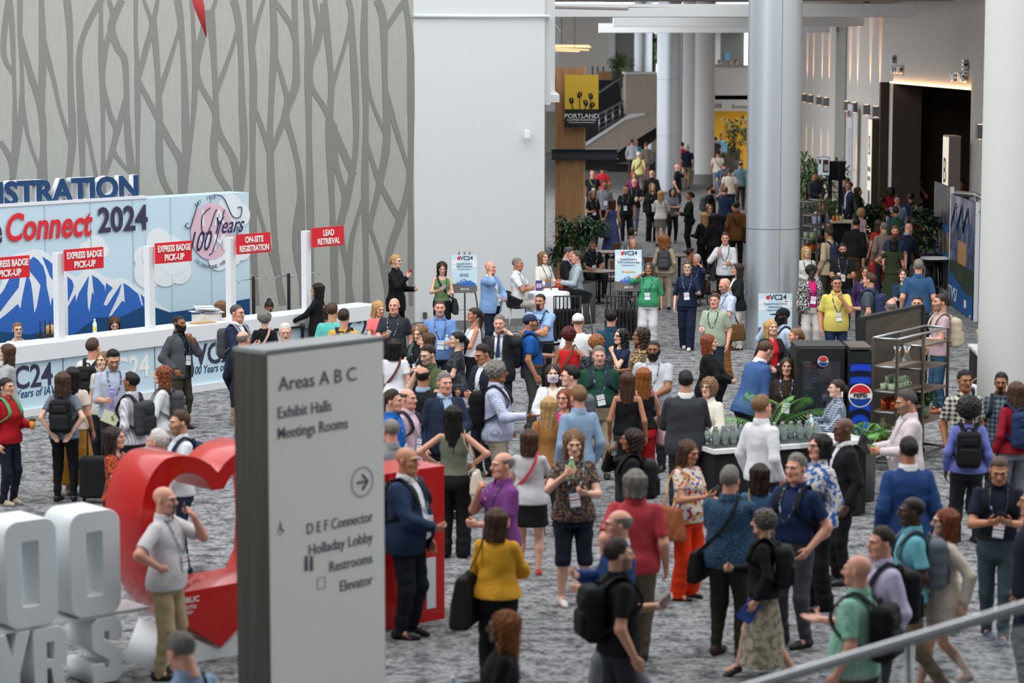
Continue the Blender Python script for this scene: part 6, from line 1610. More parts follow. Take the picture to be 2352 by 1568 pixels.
o0 = bm0.build('glass_bottle', mat('bottle_glass', '#dfeae8', .06, trans=.9)); o0.data.transform(Matrix.Scale(1.35, 4)); o0.location = (0, 0, -5)
cnt = 0; NBt = 19
for row_ in range(3):
 for k in range(NBt):
  if row_ == 0 and k % 5 == 4: continue
  p = A_[:2] + uB * (.12 + k * .115 + .05 * (row_ % 2)) - nB * (.18 + row_ * .12)
  if p @ uB - A_[:2] @ uB > LB * .74: continue
  o = o0 if cnt == 0 else o0.copy()
  if cnt: COL.objects.link(o)
  o.location = (p[0], p[1], zb + .012); tag(o, 'small clear glass bottle in the rows on the drinks bar', 'bottle', 'glass bottles on the drinks bar'); cnt += 1
d = 31.2; a, b_ = atd(1826, 1130, d), atd(1946, 798, d - .1); a[2] = 0; uf = np.array([.985, -.17]); uf = np.array([.97, -.03]); uf /= np.linalg.norm(uf); wf_ = (b_[0] - a[0])
fr = wempty('drinks_fridge', (a[0] + .4, d, 0), 'black drinks cooler with a reflective glass door', 'fridge'); zf = b_[2]
MB().box((a[0] + wf_ / 2, d + .38, zf / 2), (wf_, .66, zf)).build('cabinet', M_BLACK, fr); MB().box((a[0] + wf_ / 2, d + .02, zf / 2), (wf_ - .02, .05, zf - .03), bevel=.01).build('door_frame', M_BLACK, fr)
MB().box((a[0] + wf_ / 2, d - .010, zf / 2 - .04), (wf_ - .14, .012, zf - .30)).build('door_glass', mat('dark_door_glass', '#20242c', .04, spec=.9, coat=.6), fr)
M = frame((a[0] + wf_ / 2 + .02, d - .018, zf - .19), (1, 0), (0, -1))
def swirl(root, M, r):
 extrude('logo_ring', [circ(0, 0, r, 40)], .004, M, M_TXTW, root)
 up = [(r * .90 * math.cos(t), r * .90 * math.sin(t)) for t in np.linspace(math.radians(14), math.radians(172), 24)]; extrude('logo_red', [up + [(-r * .4, r * .30), (r * .3, r * .22)]], .004, M @ Matrix.Translation((0, 0, .004)), M_RED, root)
 dn = [(r * .90 * math.cos(t), r * .90 * math.sin(t)) for t in np.linspace(math.radians(190), math.radians(348), 24)]; extrude('logo_blue', [dn + [(r * .3, -r * .30), (-r * .4, -r * .28)]], .004, M @ Matrix.Translation((0, 0, .004)), mat('cola_blue', '#0d3b9a', .5), root)
 text('PEPSI', r * .52, M @ Matrix.Translation((0, -.0, .008)), M_BLACK, root, bold=.03)
swirl(fr, M, .07)
MB().tube([(a[0] + wf_ - .045, d - .05, .7), (a[0] + wf_ - .045, d - .05, 1.3)], .012, 8).build('handle', M_STEEL, fr)
d2 = 31.0; a2, b2 = atd(1947, 1130, d2), atd(2003, 800, d2); cab = wempty('cola_cooler', ((a2[0] + b2[0]) / 2, d2, 0), 'blue patterned cola cooler with a round logo beside the fridge', 'fridge')
MB().box(((a2[0] + b2[0]) / 2, d2 + .36, b2[2] / 2 - .02), (b2[0] - a2[0], .68, b2[2] - .04)).build('cabinet', M_BLACK, cab)
def wavesm(q):
 co = q.coord(); w = q.n('ShaderNodeTexWave', wave_type='RINGS', rings_direction='Y'); w.inputs['Scale'].default_value = 1.9; q.l(co, w.inputs['Vector'])
 q.l(q.ramp(w.outputs['Fac'], [(.3, '#050a2a'), (.7, '#1446c8')]), q.b.inputs[0])
o = MB().box((0, 0, 0), (b2[0] - a2[0] - .02, .02, b2[2] - .25)).build('side_print', mat('cola_wave_print', '#0d2a8a', .4, fn=wavesm), cab); o.location = Vector(((a2[0] + b2[0]) / 2, d2 + .01, b2[2] / 2 - .06))
swirl(cab, frame(((a2[0] + b2[0]) / 2 + .0, d2 - .004, atd(1965, 908, d2)[2]), (1, 0), (0, -1)), .155)
MB().box(((a2[0] + b2[0]) / 2, d2 + .36, b2[2] + .0), (b2[0] - a2[0], .70, .03)).build('wood_top', M_WALNUT, cab)
def palm(x, y, z0, n, ln, label, seed, pot=True):
 root = wempty('potted_palm', (x, y, 0), label, 'potted plant'); rng = np.random.default_rng(seed)
 MB().lathe([(.15, 0), (.18, .02), (.19, z0), (.17, z0), (.17, z0 - .04)], 24, (x, y, 0)).build('planter', M_CONC, root)
 V, F = [], []; b = MB()
 for i in range(n):
  az = 2 * PI * i / n + rng.uniform(-.2, .2); el = rng.uniform(.6, 1.35); L = ln * rng.uniform(.75, 1.1); pts = []
  for t in np.linspace(0, 1, 12):
   e = el - 1.5 * t * t; pts.append((x + math.cos(az) * L * t * math.cos(el) * 1.15, y + math.sin(az) * L * t * math.cos(el) * 1.15, z0 + L * (t * math.sin(el) - .55 * t * t * .8)))
  b.tube(pts, .005, 5)
  for j in range(3, 24):
   t = j / 23 * 11; k = min(int(t), 10); p = np.array(pts[k]) * (1 - (t - k)) + np.array(pts[k + 1]) * (t - k); tg = np.array(pts[k + 1]) - np.array(pts[k]); tg /= np.linalg.norm(tg)
   s = np.cross(tg, [0, 0, 1.0]); s /= np.linalg.norm(s) + 1e-6
   for sg in (-1, 1):
    dv = s * sg * .75 + tg * .65 - np.array([0, 0, .25]); ll = .26 * math.sin(.5 + j / 23 * 2.4); q = p + dv * ll * .5; e_ = p + dv * ll - np.array([0, 0, .05]); w_ = np.cross(dv, [0, 0, 1.0]); w_ = w_ / (np.linalg.norm(w_) + 1e-6) * .010; k2 = len(V); V += [p, q + w_, e_, q - w_]; F.append((k2, k2 + 1, k2 + 2, k2 + 3))
 link('fronds', npmesh('fronds', np.array(V), F, smooth=False), leafmat('palm_leaf', '#2c6b22', '#5f9a35'), root); b.build('frond_stem', M_LEAFM, root); MB().lathe([(.17, z0 - .06), (.17, z0 - .03)], 20, (x, y, 0)).build('soil', M_SOIL, root)
palm(on_ray(1765, 30.4), 30.4, .85, 11, 1.0, 'green palm rising behind the drinks bar', 2); palm(on_ray(1976, 30.3), 30.3, .72, 9, .50, 'small palm at the foot of the cola cooler', 7)
gA, gB = at(1990, 1092), None; za = hit(1978, 731, gA, (0, 1))[2]
dA = gA[1]; A2 = np.array([on_ray(1978, 33.0), 33.0]); zA = atd(1978, 731, 33.0)[2]; r2 = (zA - CAMH); dB = 33.0 * (700 - 130) and (zA - CAMH) * -FPX / (701 - 130) ; B2 = np.array([on_ray(2113, dB), dB])
uw = B2 - A2; Lw = np.linalg.norm(uw); uw /= Lw; nw = np.array([uw[1], -uw[0]])
dv = wempty('walnut_divider', (*((A2 + B2) / 2), 0), 'dark walnut divider wall standing behind the steel shelving', 'divider')
slab('boards', A2, uw, Lw, .07, .05, zA - .02, M_WALNUT, dv); slab('top_rail', A2 - uw * .02 + nw * .01, uw, Lw + .04, .09, zA - .03, zA + .02, M_BLACK, dv); slab('end_post', A2 - uw * .05 + nw * .02, uw, .09, .11, 0, zA, M_BLACK, dv); slab('end_post', B2 - uw * .03 + nw * .02, uw, .07, .11, 0, zA, M_BLACK, dv)
M_RACK = mat('raw_steel_tube', '#6c6761', .4, metal=.7); M_SHELF = mat('rack_shelf_wood', '#6b5a4c', .5)
def rack(P0, u, L, W, shelves, H, label, flip=1):
 """open steel rack: W across the front, L deep along u"""
 u = np.array(u); n = np.array([u[1], -u[0]]) * flip; root = wempty('steel_rack', (*P0, 0), label, 'shelving')
 for s in (0, L / 2, L):
  for t in (0, W):
   p = P0 + u * s + n * t; MB().box((*p, H / 2 + .04), (.035, .035, H - .08), rot=Matrix.Rotation(math.atan2(u[1], u[0]), 3, 'Z')).build('upright', M_RACK, root)
 for z in (H, .12):
  b = MB(); q = [P0, P0 + u * L, P0 + u * L + n * W, P0 + n * W, P0]
  for i in range(4): b.tube([(*q[i], z), (*q[i + 1], z)], .018, 4)
  b.build('frame_rail', M_RACK if z < H else M_STEEL, root)
 for z, s0_, s1_ in shelves:
  p = P0 + u * (s0_ + s1_) / 2 + n * W / 2; MB().box((*p, z), (s1_ - s0_, W, .025), rot=Matrix.Rotation(math.atan2(u[1], u[0]), 3, 'Z')).build('shelf', M_SHELF, root)
  b = MB(); q = [P0 + u * s0_, P0 + u * s0_ + n * W]; b.tube([(*q[0], z), (*q[1], z)], .018, 4); b.build('shelf_edge', M_STEEL, root)
 for s in (0, L):
  for t in (0, W): p = P0 + u * s + n * t; MB().lathe([(.035, 0), (.04, .03), (.035, .06)], 12, (*p, 0)).build('caster', M_BLACK, root)
 return root, u, n
uR = uw; P0 = np.array([on_ray(2000, 32.6), 32.6]); HR = atd(2000, 776, 32.6)[2]; LR = 1.75
rk_, uR, nR = rack(P0, uR, LR, .36, [(.55, 0, LR), (.80, 0, .9), (1.08, 0, .9), (1.42, 0, .8), (.98, .95, LR), (1.30, .9, LR), (1.62, 0.95, LR)], HR, 'open steel shelving with mint and copper mugs in front of the divider')
M_MINT = mat('mint_glaze', '#a9bd9a', .35); M_COPPER = mat('copper_mug', '#b8532a', .3, metal=.5)
def mug(x, y, z, m, label, grp, r=.042, h=.085):
 root = wempty('mug', (x, y, z), label, 'mug', grp)
 MB().lathe([(r * .9, 0), (r, .01), (r, h), (r * .88, h), (r * .85, .015)], 16, (x, y, z)).build('cup', m, root); MB().tube(smooth_path([(x + r, y, z + h * .8), (x + r + .03, y, z + h * .65), (x + r + .03, y, z + h * .35), (x + r, y, z + h * .2)], 3), .007, 6).build('handle', m, root)
def rp(s, t): p = P0 + uR * s + nR * t; return p
for i in range(5):
 for j in range(2): p = rp(.14 + i * .12, .10 + j * .12); mug(*p, 1.094, M_MINT, 'mint green mug on the shelf of the steel rack', 'mint mugs on the steel shelving')
for i in range(3):
 for j in range(2): p = rp(.30 + i * .11, .10 + j * .12); mug(*p, 1.181, M_MINT, 'mint green mug on the shelf of the steel rack', 'mint mugs on the steel shelving')
for i in range(4):
 for j in range(2): p = rp(.18 + i * .14, .10 + j * .14); mug(*p, .815, M_COPPER, 'tall copper mug on the shelf of the steel rack', 'copper mugs on the steel shelving', .05, .15)
def chemex(x, y, z, label):
 root = wempty('glass_coffee_maker', (x, y, z), label, 'coffee maker'); MB().lathe([(.05, 0), (.062, .03), (.02, .12), (.022, .14), (.055, .22)], 18, (x, y, z), cap=False).build('carafe', GLASS, root); MB().lathe([(.027, .10), (.032, .125), (.027, .155)], 16, (x, y, z)).build('wood_collar', M_WOODE, root)
chemex(*rp(.10, .12), .5625 + .0, 'glass pour-over coffee maker on the lower rack shelf'); chemex(*rp(.5, .14), 1.4325, 'glass pour-over coffee maker on the upper rack shelf'); chemex(*rp(.68, .2), 1.4325, 'glass pour-over coffee maker deeper on the upper rack shelf')
def vase(x, y, z, label, leaf, s=1.0):
 root = wempty('vase_of_flowers', (x, y, z), label, 'vase'); rng = np.random.default_rng(int(abs(x * 91)))
 MB().lathe([(.06 * s, 0), (.08 * s, .05), (.075 * s, .16 * s)], 18, (x, y, z)).build('vase', mat('vase_glass', '#6f7b62', .2), root); leafmesh('blooms', [(x + rng.normal(0, .08 * s), y + rng.normal(0, .08 * s), z + .2 * s + rng.uniform(0, .14) * s) for _ in range(22)], 12, .09 * s, .022, leaf, root, rng)
vase(*rp(.2, .15), .14, 'vase of lime green blooms at the bottom of the steel rack', M_LEAFL, 1.2); vase(*rp(1.35, .18), .5625, 'mossy green plant in a vase on the far half of the rack', M_LEAFM, 1.1)
Pf = np.array([on_ray(1838, 62), 62.0]); u2 = np.array([.35, .937]); rk2, u2, n2 = rack(Pf + np.array([.0, 0]), u2, .9, .42, [(.3, 0, .9), (.62, 0, .9), (.95, 0, .9), (1.28, 0, .9), (1.55, 0, .9)], 1.9, 'narrow steel shelving of mugs beside the big silver column')
for i in range(3):
 for j in range(2): p = Pf + u2 * (.12 + i * .2) + n2 * (.1 + j * .16); mug(*p, .963, M_MINT, 'mint green mug on the narrow rack by the column', 'mint mugs on the narrow shelving', .06, .16); mug(*p, .633, M_COPPER, 'copper mug on the narrow rack by the column', 'copper mugs on the narrow shelving', .06, .17)
zt = 1.0; a = at(1912, 509, zt); b_ = at(1958, 509, zt); tb = wempty('refreshment_table', (a[0] + .4, a[1], 0), 'pale topped high table with black drape and drinks on it', 'table')
MB().box(((a[0] + b_[0]) / 2, a[1] + .4, zt - .02), (b_[0] - a[0] + .1, .8, .05)).build('tabletop', mat('cream_top', '#cfc9b6', .5), tb); MB().box(((a[0] + b_[0]) / 2, a[1] + .4, zt / 2 - .03), (b_[0] - a[0] - .05, .66, zt - .07)).build('drape', M_DRAPE, tb)
for i, k in enumerate((.08, .17, .27)): mug(a[0] + k, a[1] + .25, zt + .005, [M_COPPER, mat('amber_glass', '#d79a2c', .2), M_MINT][i], ['brown cup on the pale topped refreshment table', 'amber glass on the pale topped refreshment table', 'green cup on the pale topped refreshment table'][i], None, .05, .14)
P = np.array([on_ray(1878, 66), 66.0]); ur = wempty('coffee_urn', (*P, 0), 'silver lidded coffee urn on a dark stand behind the woman in black dress', 'coffee urn'); MB().lathe([(.22, 0), (.22, 1.0)], 24, (*P, 0)).build('stand', M_BLACK, ur); MB().lathe([(.17, 1.0), (.17, 1.28), (.12, 1.36), (.03, 1.42)], 24, (*P, 0)).build('urn', M_STEEL, ur)
d = 72; sc_ = wempty('video_screen', (on_ray(1890, d), d, 0), 'upright white video screen on a black stand beside the plant', 'screen')
fbox('screen_panel', 1878, 1906, 360, 403, d, .08, M_BLACK, sc_); fbox('display', 1879, 1905, 361, 402, d - .012, .01, mat('lit_display', '#c7d3e2', .3, emit='#cfdcec', es=.35), sc_); fbox('picture', 1890, 1903, 367, 396, d - .02, .006, mat('display_photo', '#6a4132', .5), sc_); fbox('picture', 1893, 1902, 378, 392, d - .028, .006, mat('display_shirt', '#dde6ec', .5), sc_); fbox('picture', 1881, 1886, 366, 376, d - .02, .006, mat('display_dark', '#4b2a28', .5), sc_)
for px in (1907, 1931): Q = atd(px, 372, d + .3); MB().box((Q[0], d + .3, Q[2] / 2), (.12, .10, Q[2])).build('stand_post', M_BLACK, sc_)
fbox('back_screen', 1902, 1942, 370, 414, d + .5, .08, M_BLACK, sc_); MB().box((on_ray(1919, d + .3), d + .3, .03), (.9, .7, .06)).build('stand_base', M_BLACK, sc_)
Q = atd(1918, 435, 78); fc = wempty('flip_chart', (Q[0], 78, 0), 'white flip chart sheet under the black screens', 'chart'); fbox('sheet', 1908, 1928, 415, 455, 78, .05, mat('chart_white', '#d5d3cc', .6), fc)
for k in (-.25, .25): MB().tube([(Q[0] + k, 78.1, 0), (Q[0] + k * .3, 78.1, Q[2])], .02, 6).build('leg', M_BLACK, fc)
def display(P, u, L, H, label, arts, edge=None):
 u = np.array(u) / np.linalg.norm(u); n = np.array([u[1], -u[0]]); root = wempty('photo_display_panel', (*(P + u * L / 2), 0), label, 'display panel')
 slab('panel', P, u, L, .05, .03, H, mat('panel_dark', '#2a3346', .5), root); f = frame((*(P + n * .004), 0), u, n)
 for i, (x0_, z0_, x1_, z1_, m) in enumerate(arts): extrude('print', [[(x0_ * L, z0_ * H), (x1_ * L, z0_ * H), (x1_ * L, z1_ * H), (x0_ * L, z1_ * H)]], .002, f @ Matrix.Translation((0, 0, .003 + .003 * i)), m, root)
 if edge is not None: slab('edge_post', P + u * (L + .0), u, .10, .08, 0, H + .02, M_LAM, root)
 return root, f, u, n
def art_m(name, stops, sc=2.4):
 def fn(q): q.l(q.ramp(q.noise(q.coord((1, 1, .7)), sc, 5, .6).outputs[0], stops), q.b.inputs[0])
 return mat(name, stops[0][1], .4, fn=fn)
AR1 = art_m('dusk_city_print', [(.35, '#20242f'), (.5, '#4a4f5c'), (.62, '#7d6350'), (.72, '#a98a62')]); AR2 = art_m('dusk_sky_print', [(.35, '#4b4763'), (.5, '#8d86a4'), (.65, '#c3b8c4')], 1.2); AR3 = art_m('garden_print', [(.38, '#16241a'), (.52, '#2c4a2c'), (.66, '#4a4f58')], 6); AR4 = art_m('glass_hall_print', [(.40, '#27324a'), (.55, '#4b6186'), (.68, '#8d97ad')], 5); AR5 = mat('banner_blue', '#0f5a9c', .5); AR6 = mat('warm_hall_print', '#b98a58', .5)
u = np.array([-.06, -1.0]); u /= np.linalg.norm(u)
P2 = np.array([on_ray(2180, 54.8), 54.8]); E2 = np.array([on_ray(2235, 51.3), 51.3]); uu = (E2 - P2); L2 = np.linalg.norm(uu); uu /= L2
r_, f_, uu, nn = display(P2, uu, L2, 2.52, 'tall photo panel of a glass hall with a blue foot', [(0, .30, 1, 1, AR4), (0, .74, 1, 1, AR2), (.05, .45, .95, .80, AR4), (.35, .40, .7, .62, AR6), (0, .18, 1, .42, AR3), (0, .01, 1, .19, AR5)], 1)
b = MB(); b.poly([f_ @ Vector((0, .15 * 2.52, .024)), f_ @ Vector((0, .33 * 2.52, .024)), f_ @ Vector((L2, .15 * 2.52, .024)), f_ @ Vector((L2, .1 * 2.52, .024))]); b.build('blue_wedge', AR5, r_)
for x in (.25, .5, .75): b = MB(); b.tube([f_ @ Vector((L2 * (x - .18), 2.52 * .72, .024)), f_ @ Vector((L2 * x, 2.52 * .93, .024)), f_ @ Vector((L2 * (x + .08), 2.52 * .70, .024))], .02, 5); b.build('gable_print', AR4, r_)
text('TVS/', .42, f_ @ Matrix.Translation((L2 * .20, .30, .026)), M_TXTW, r_, sx=1.6); MB().box((0, 0, 0), (.3, .16, .004)).build('logo_mark', M_TXTW, r_).data.transform(f_ @ Matrix.Translation((L2 * .72, .26, .026)))
P1 = np.array([on_ray(2142, 58.2), 58.2]); E1 = np.array([on_ray(2177, 55.4), 55.4]); uu1 = E1 - P1; L1 = np.linalg.norm(uu1)
display(P1, uu1, L1, 2.62, 'photo panel with dark building pictures nearest the doorway', [(0, .0, 1, 1, AR1), (0, .66, .5, .70, AR5), (.4, .60, 1, .66, AR5), (.4, .36, 1, .40, AR5), (0, .39, .5, .44, AR5), (0, 0, 1, .09, mat('panel_foot', '#b5b8bb', .6))], 1)
P3 = np.array([on_ray(2246, 50.6), 50.6]); display(P3, (.3, -.95), 1.0, 2.45, 'bright blue edged photo panel beside the pale column', [(0, 0, 1, 1, AR5), (.15, .1, 1, .95, AR1), (.2, .60, 1, .66, AR5), (.2, .34, 1, .38, AR5)])
fbox_ = wempty('booth_frame', atd(2222, 450, 52.5), 'grey metal booth frame above the photo panels', 'frame'); b = MB(); q = [atd(2196, 444, 54), atd(2242, 447, 52), atd(2262, 460, 50.4)]; b.tube(q, .06, 4); b.tube([q[0] - np.array([0, 0, .28]), q[1] - np.array([0, 0, .30]), q[2] - np.array([0, 0, .3])], .03, 4); b.tube([q[1], (q[1][0], q[1][1], 0)], .05, 4); b.build('rail', M_STEEL, fbox_)
P = at(2236, 728); b = MB(); rr = random.Random(4)
for i in range(9): b.box((P[0] + .25 + rr.uniform(-.15, .2), P[1] - .3 + rr.uniform(-.3, .3), .04 + .035 * i), (.55 - .03 * i, .5 - .03 * i, .02), rot=Matrix.Rotation(rr.uniform(0, 1.5), 3, 'Z'))
tag(b.build('paper_pile', M_LAM), 'heap of white folded paper at the foot of the display panels', 'paper pile')
zc = .98; A_ = at(2222, 789, zc); B_ = at(2256, 824, zc); uC = (B_ - A_)[:2]; uC /= np.linalg.norm(uC); LC = 1.9
cc = wempty('coffee_counter', (*A_[:2], 0), 'black draped coffee counter with marble top behind the pale column', 'counter')
nC = np.array([-uC[1], uC[0]]); slab('marble_top', A_[:2], uC, LC, .7, zc - .04, zc, M_MARBLE, cc); slab('drape', A_[:2] + uC * .04 + nC * .03, uC, LC - .08, .62, .02, zc - .04, M_DRAPE, cc)
p = A_[:2] + uC * .25 + nC * .18; sj = wempty('stir_stick_cup', (*p, zc), 'cup of wooden stir sticks on the coffee counter', 'cup'); MB().lathe([(.04, 0), (.045, .10)], 14, (*p, zc)).build('cup', M_WOODE, sj); b = MB(); rr = random.Random(2)
for i in range(26): an = rr.uniform(0, 6.28); b.tube([(p[0] + .02 * math.cos(an), p[1] + .02 * math.sin(an), zc + .02), (p[0] + .07 * math.cos(an), p[1] + .07 * math.sin(an), zc + .26)], .005, 4)
b.build('stick', mat('pale_stick', '#c9a57a', .7), sj)
for i, (s, t, m, l) in enumerate(((.55, .15, M_LAM, 'white jar beside the stir sticks on the coffee counter'), (.75, .25, mat('syrup_red', '#8c1f2a', .4), 'dark red syrup bottle on the coffee counter'), (.95, .12, M_STEEL, 'steel shaker on the coffee counter'))):
 p = A_[:2] + uC * s + nC * t; tag(MB().lathe([(.035, 0), (.04, .02), (.04, .11), (.018, .15), (.018, .19)], 14, (*p, zc)).build('counter_bottle', m), l, 'bottle')
P = at(213, 1160); rbx = wempty('roller_bag', P, 'black roller bag on the carpet behind the white letters', 'suitcase'); MB().box((P[0], P[1] + .18, .33), (.36, .25, .52), bevel=.04).build('case', M_DRAPE, rbx); MB().tube([(P[0] - .1, P[1] + .28, .55), (P[0] - .1, P[1] + .28, .92), (P[0] + .1, P[1] + .28, .92), (P[0] + .1, P[1] + .28, .55)], .012, 8).build('handle', M_BLACK, rbx)
for s in (-1, 1): MB().tube([(P[0] + s * .13, P[1] + .24, .035), (P[0] + s * .16, P[1] + .24, .035)], .035, 12).build('wheel', M_BLACK, rbx)
A_, B_ = atd(1600, 1613, 13.2), atd(2352, 1392, 12.4); dr = B_ - A_; C_ = B_ + dr * .35; D_ = A_ - dr * .2
ra = wempty('stair_railing', (*(B_[:2]), 0), 'polished steel stair rail with glass panels crossing the lower corner', 'railing')
MB().tube([D_, A_, B_, C_], .031, 20).build('handrail', mat('polished_rail', '#b9bcc0', .22, metal=.9), ra)
for t in (.12, .665, 1.2):
 p = A_ + dr * t; q = p - np.array([0, 0, 1.0]); MB().tube([p, q], .024, 12).build('post', mat('polished_rail', '#b9bcc0', .22, metal=.9), ra)
b = MB(); lo_, hi_ = np.array([0, 0, -.95]), np.array([0, 0, -.10]); b.quad(D_ + lo_, C_ + lo_, C_ + hi_, D_ + hi_); o = b.build('glass_panel', mat('rail_glass', '#dfe6e8', .03, trans=1.0, alpha=.25), ra)
MB().tube([D_ - np.array([0, 0, 1.05]), C_ - np.array([0, 0, 1.05])], .09, 6).build('stringer', M_BASE, ra); P = C_ - np.array([0, 0, 1.1]); MB().tube([P, (P[0], P[1], 0)], .1, 8).build('support', M_BASE, ra); P = D_ - np.array([0, 0, 1.1]); MB().tube([P, (P[0], P[1], 0)], .1, 8).build('support', M_BASE, ra)
def P(x, y, face, label, **k): return person(x, y, face, label, **k)
def behind(px, off): return hit(px, 760, cpt(0, off), U)[1]
PH = lambda i, c='#15161a': ('phone', i, c)
F, M_ = dict(sex='f'), dict(sex='m')
W_ = '#e9eaec'
P(40, 741, 25, 'woman in glasses and cream cardigan | seated behind the registration counter', **F, d=behind(40, 1.15), sit='auto', hair='lowbun', hc='l', skin='a', top='cardigan', c='#e4ddcc', c2='#9aa0ac', A='cc', glasses=1, badge=0)
P(122, 746, 100, 'blonde woman half hidden behind a counter sign post', **F, d=behind(122, 1.1), sit='auto', hair='long', hc='y', skin='a', top='sweater', c='#c9c6c2', badge=0)
P(262, 725, 15, 'long haired woman looking down over the registration counter', **F, d=behind(262, 1.15), sit='auto', hair='long', hc='n', skin='a', top='cardigan', c='#20242c', c2='#b9d3e8', A='cc', hp=28, badge=0, bag=('pack', '#2b2d31'))
P(512, 690, 120, 'brown haired woman in black behind the counter beside a post', **F, d=behind(512, 1.15), sit='auto', hair='mid', hc='l', skin='a', top='tee', c='#141518', A='cc', badge=0)
P(618, 688, 5, 'woman with a black top bun bending behind the counter', **F, d=behind(618, 1.15), sit='auto', hair='bun', hc='k', skin='d', top='sweater', c='#dfe0e2', A='rr', hp=30, badge=0)
P(727, 650, -95, 'woman in black cardigan with long dark hair | leaning at the counter', **F, hair='long', hc='k', skin='c', top='sweater', c='#101114', hem=.36, bc='#131418', A='rr', badge=0, bag=('tote', '#8a7455', -1))
P(757, 700, 175, 'dark haired woman in coral behind the turquoise shirt', **F, hair='bob', hc='b', skin='b', top='tee', c='#e8635a', badge=0)
P(764, 697, 165, 'man in turquoise tee seen from behind', hair='short', hc='n', skin='b', top='tee', c='#5fc0bb', bc='#3a3f49', w=1.15, badge=0)
P(790, 711, 170, 'dark haired man in mustard shirt with backpack', hair='short', hc='b', skin='b', top='tee', c='#dba93c', bc='#23262c', badge=0, bag=('pack', '#2a2a2c'))
P(868, 690, 35, 'smiling blonde woman in coral top', **F, hair='mid', hc='y', skin='a', top='blouse', c='#f0787a', A='cc', hp=18, badge=0)
P(905, 685, -10, 'smiling bald man in charcoal polo', hair='bald', skin='r', top='polo', c='#2c2f36', bc='#1b1d22', A='fd', badge=2, hold=[PH(0, '#d9d9da')], w=1.1)
P(655, 745, 10, 'white haired man with moustache and glasses', hair='short', hc='w', skin='r', top='shirt', c='#c9d6e6', glasses=1, beard='moustache/w')
P(608, 714, 170, 'woman with curly grey hair in black top', **F, hair='curly', hc='g', skin='a', top='tee', c='#141518', badge=0, bag=('cross', '#d9a9a5', 1, '#e3b4ae'))
P(546, 700, 60, 'cropped hair man in navy blazer with grey backpack', hair='buzz', hc='s', skin='r', top='blazer', c='#1c2740', c2=W_, bc='#a08a68', sh='#7c8a94', shk='sneaker', A='fb', glasses=1, bag=('pack', '#4b4e53', '#8b8d90'), feet=975)
P(560, 760, 150, 'balding man in long navy suit half hidden by the pylon', hair='balding', hc='g', skin='r', top='blazer', c='#171c2b', c2=W_, bc='#20242f', hem=.38, badge=0, feet=1040)
P(412, 725, 55, 'bearded man in grey blazer stroking his chin', hair='buzz', hc='k', skin='d', top='blazer', c='#4c4f55', c2='#23292d', bc='#3b372a', sh='#141416', A='pk', beard='full/k', feet=985, w=1.08)
P(12, 790, -75, 'long haired woman in pale grey cardigan at the left edge', **F, hair='xlong', hc='n', skin='a', top='cardigan', c='#a9acb0', c2='#b99c78', bc='#1a1b20', A='dc', hem=.40)
P(16, 868, 60, 'woman in red jacket holding a coffee cup', **F, hair='lowbun', hc='k', skin='b', top='jacket', c='#a5121c', bc='#1a2030', sh='#b3a58f', shk='sneaker', A='db', feet=1158, badge=0, bag=('pack', '#5c9a6c'), hold=[('cup', 1, '#dd9c34')])
P(145, 853, 178, 'woman in grey tee with long brown hair and black backpack', **F, hair='long', hc='n', skin='a', top='tee', c='#6c7784', bc='#14161c', bot='j', sh='#1a1a1c', A='yy', badge=0, feet=1150, bag=('pack', '#17181a', '#222427'))
P(168, 842, 170, 'dark haired woman in beige top and mustard skirt', **F, hair='long', hc='k', skin='c', top='blouse', c='#d9c9bd', bot='S', bc='#b98330/#8a5a1c/speck', sh='#e4e2de', shk='sneaker', badge=0)
P(214, 778, 160, 'man in white sweater with black backpack', hair='short', hc='n', skin='r', top='sweater', c='#dfe3df', bc='#17181c', sh='#d8d5d0', shk='sneaker', badge=0, bag=('pack', '#141517', '#1f2123'))
P(236, 808, -20, 'fair haired woman peeking from behind the glasses man', **F, hair='bob', hc='l', skin='a', top='tee', c='#c9c4bd')
P(258, 800, 20, 'dark bearded man in pale blue shirt and glasses looking down', hair='flat', hc='k', skin='b', top='roll', c='#aeb9cc', bc='#2b2422', A='bb', hp=24, glasses=1, beard='short/k', badge=2, hold=[('flask', 0, '#9d93cf')])
P(300, 856, -120, 'person with short black curls and striped white shirt', **F, hair='flat', hc='k', skin='d', top='shirt', c='#dcdce2/#a9a6b4/stripe', bc='#172030', A='bd', glasses=1, bag=('pack', '#3a3c40', '#2a2b2e'), badge=0, h=1.70, hold=[('paper', 0, '#c8cfae')])
P(370, 840, -85, 'red curly haired woman in white cardigan with grey backpack', **F, hair='curlylong', hc='r', skin='a', top='sweater', c='#d9dde2', bc='#c9cdd4', A='cc', badge=0, bag=('pack', '#45474a', '#5b5d5f'))
P(410, 945, -60, 'smiling young man in white polo with backpack', hair='short', hc='n', skin='b', top='polo', c='#dfe3ea', bc='#1b2a42', A='dc', beard='short/n', bag=('pack', '#1d2740'))
P(360, 988, -110, 'white haired man in white shirt behind the heart', hair='short', hc='w', skin='r', top='polo', c='#dcdde0', bc='#24304a', A='cc', badge=0)
P(266, 980, 75, 'dark haired woman in orange floral blouse', **F, hair='xlong', hc='b', skin='b', top='blouse', c='#c2532c/#3a2420/floral', bc='#15161a', A='cc')
P(380, 1118, 70, 'bald man in white shirt holding a phone to his chin', hair='bald', skin='r', top='shortshirt', c='#d8d4d8', bc='#b19c7a', sh='#14161a', A='hm', glasses=1, beard='goatee/g', feet=1556, belt='#4a2a20', w=1.12, hold=[PH(1)])
P(425, 1453, -135, 'grey haired man in denim shirt bowing his head at the bottom edge', hair='short', hc='g', skin='r', top='shirt', c='#9bb6d2', bc='#2a3040', hp=26, badge=0, bag=('cross', '#1d1f24', 1))
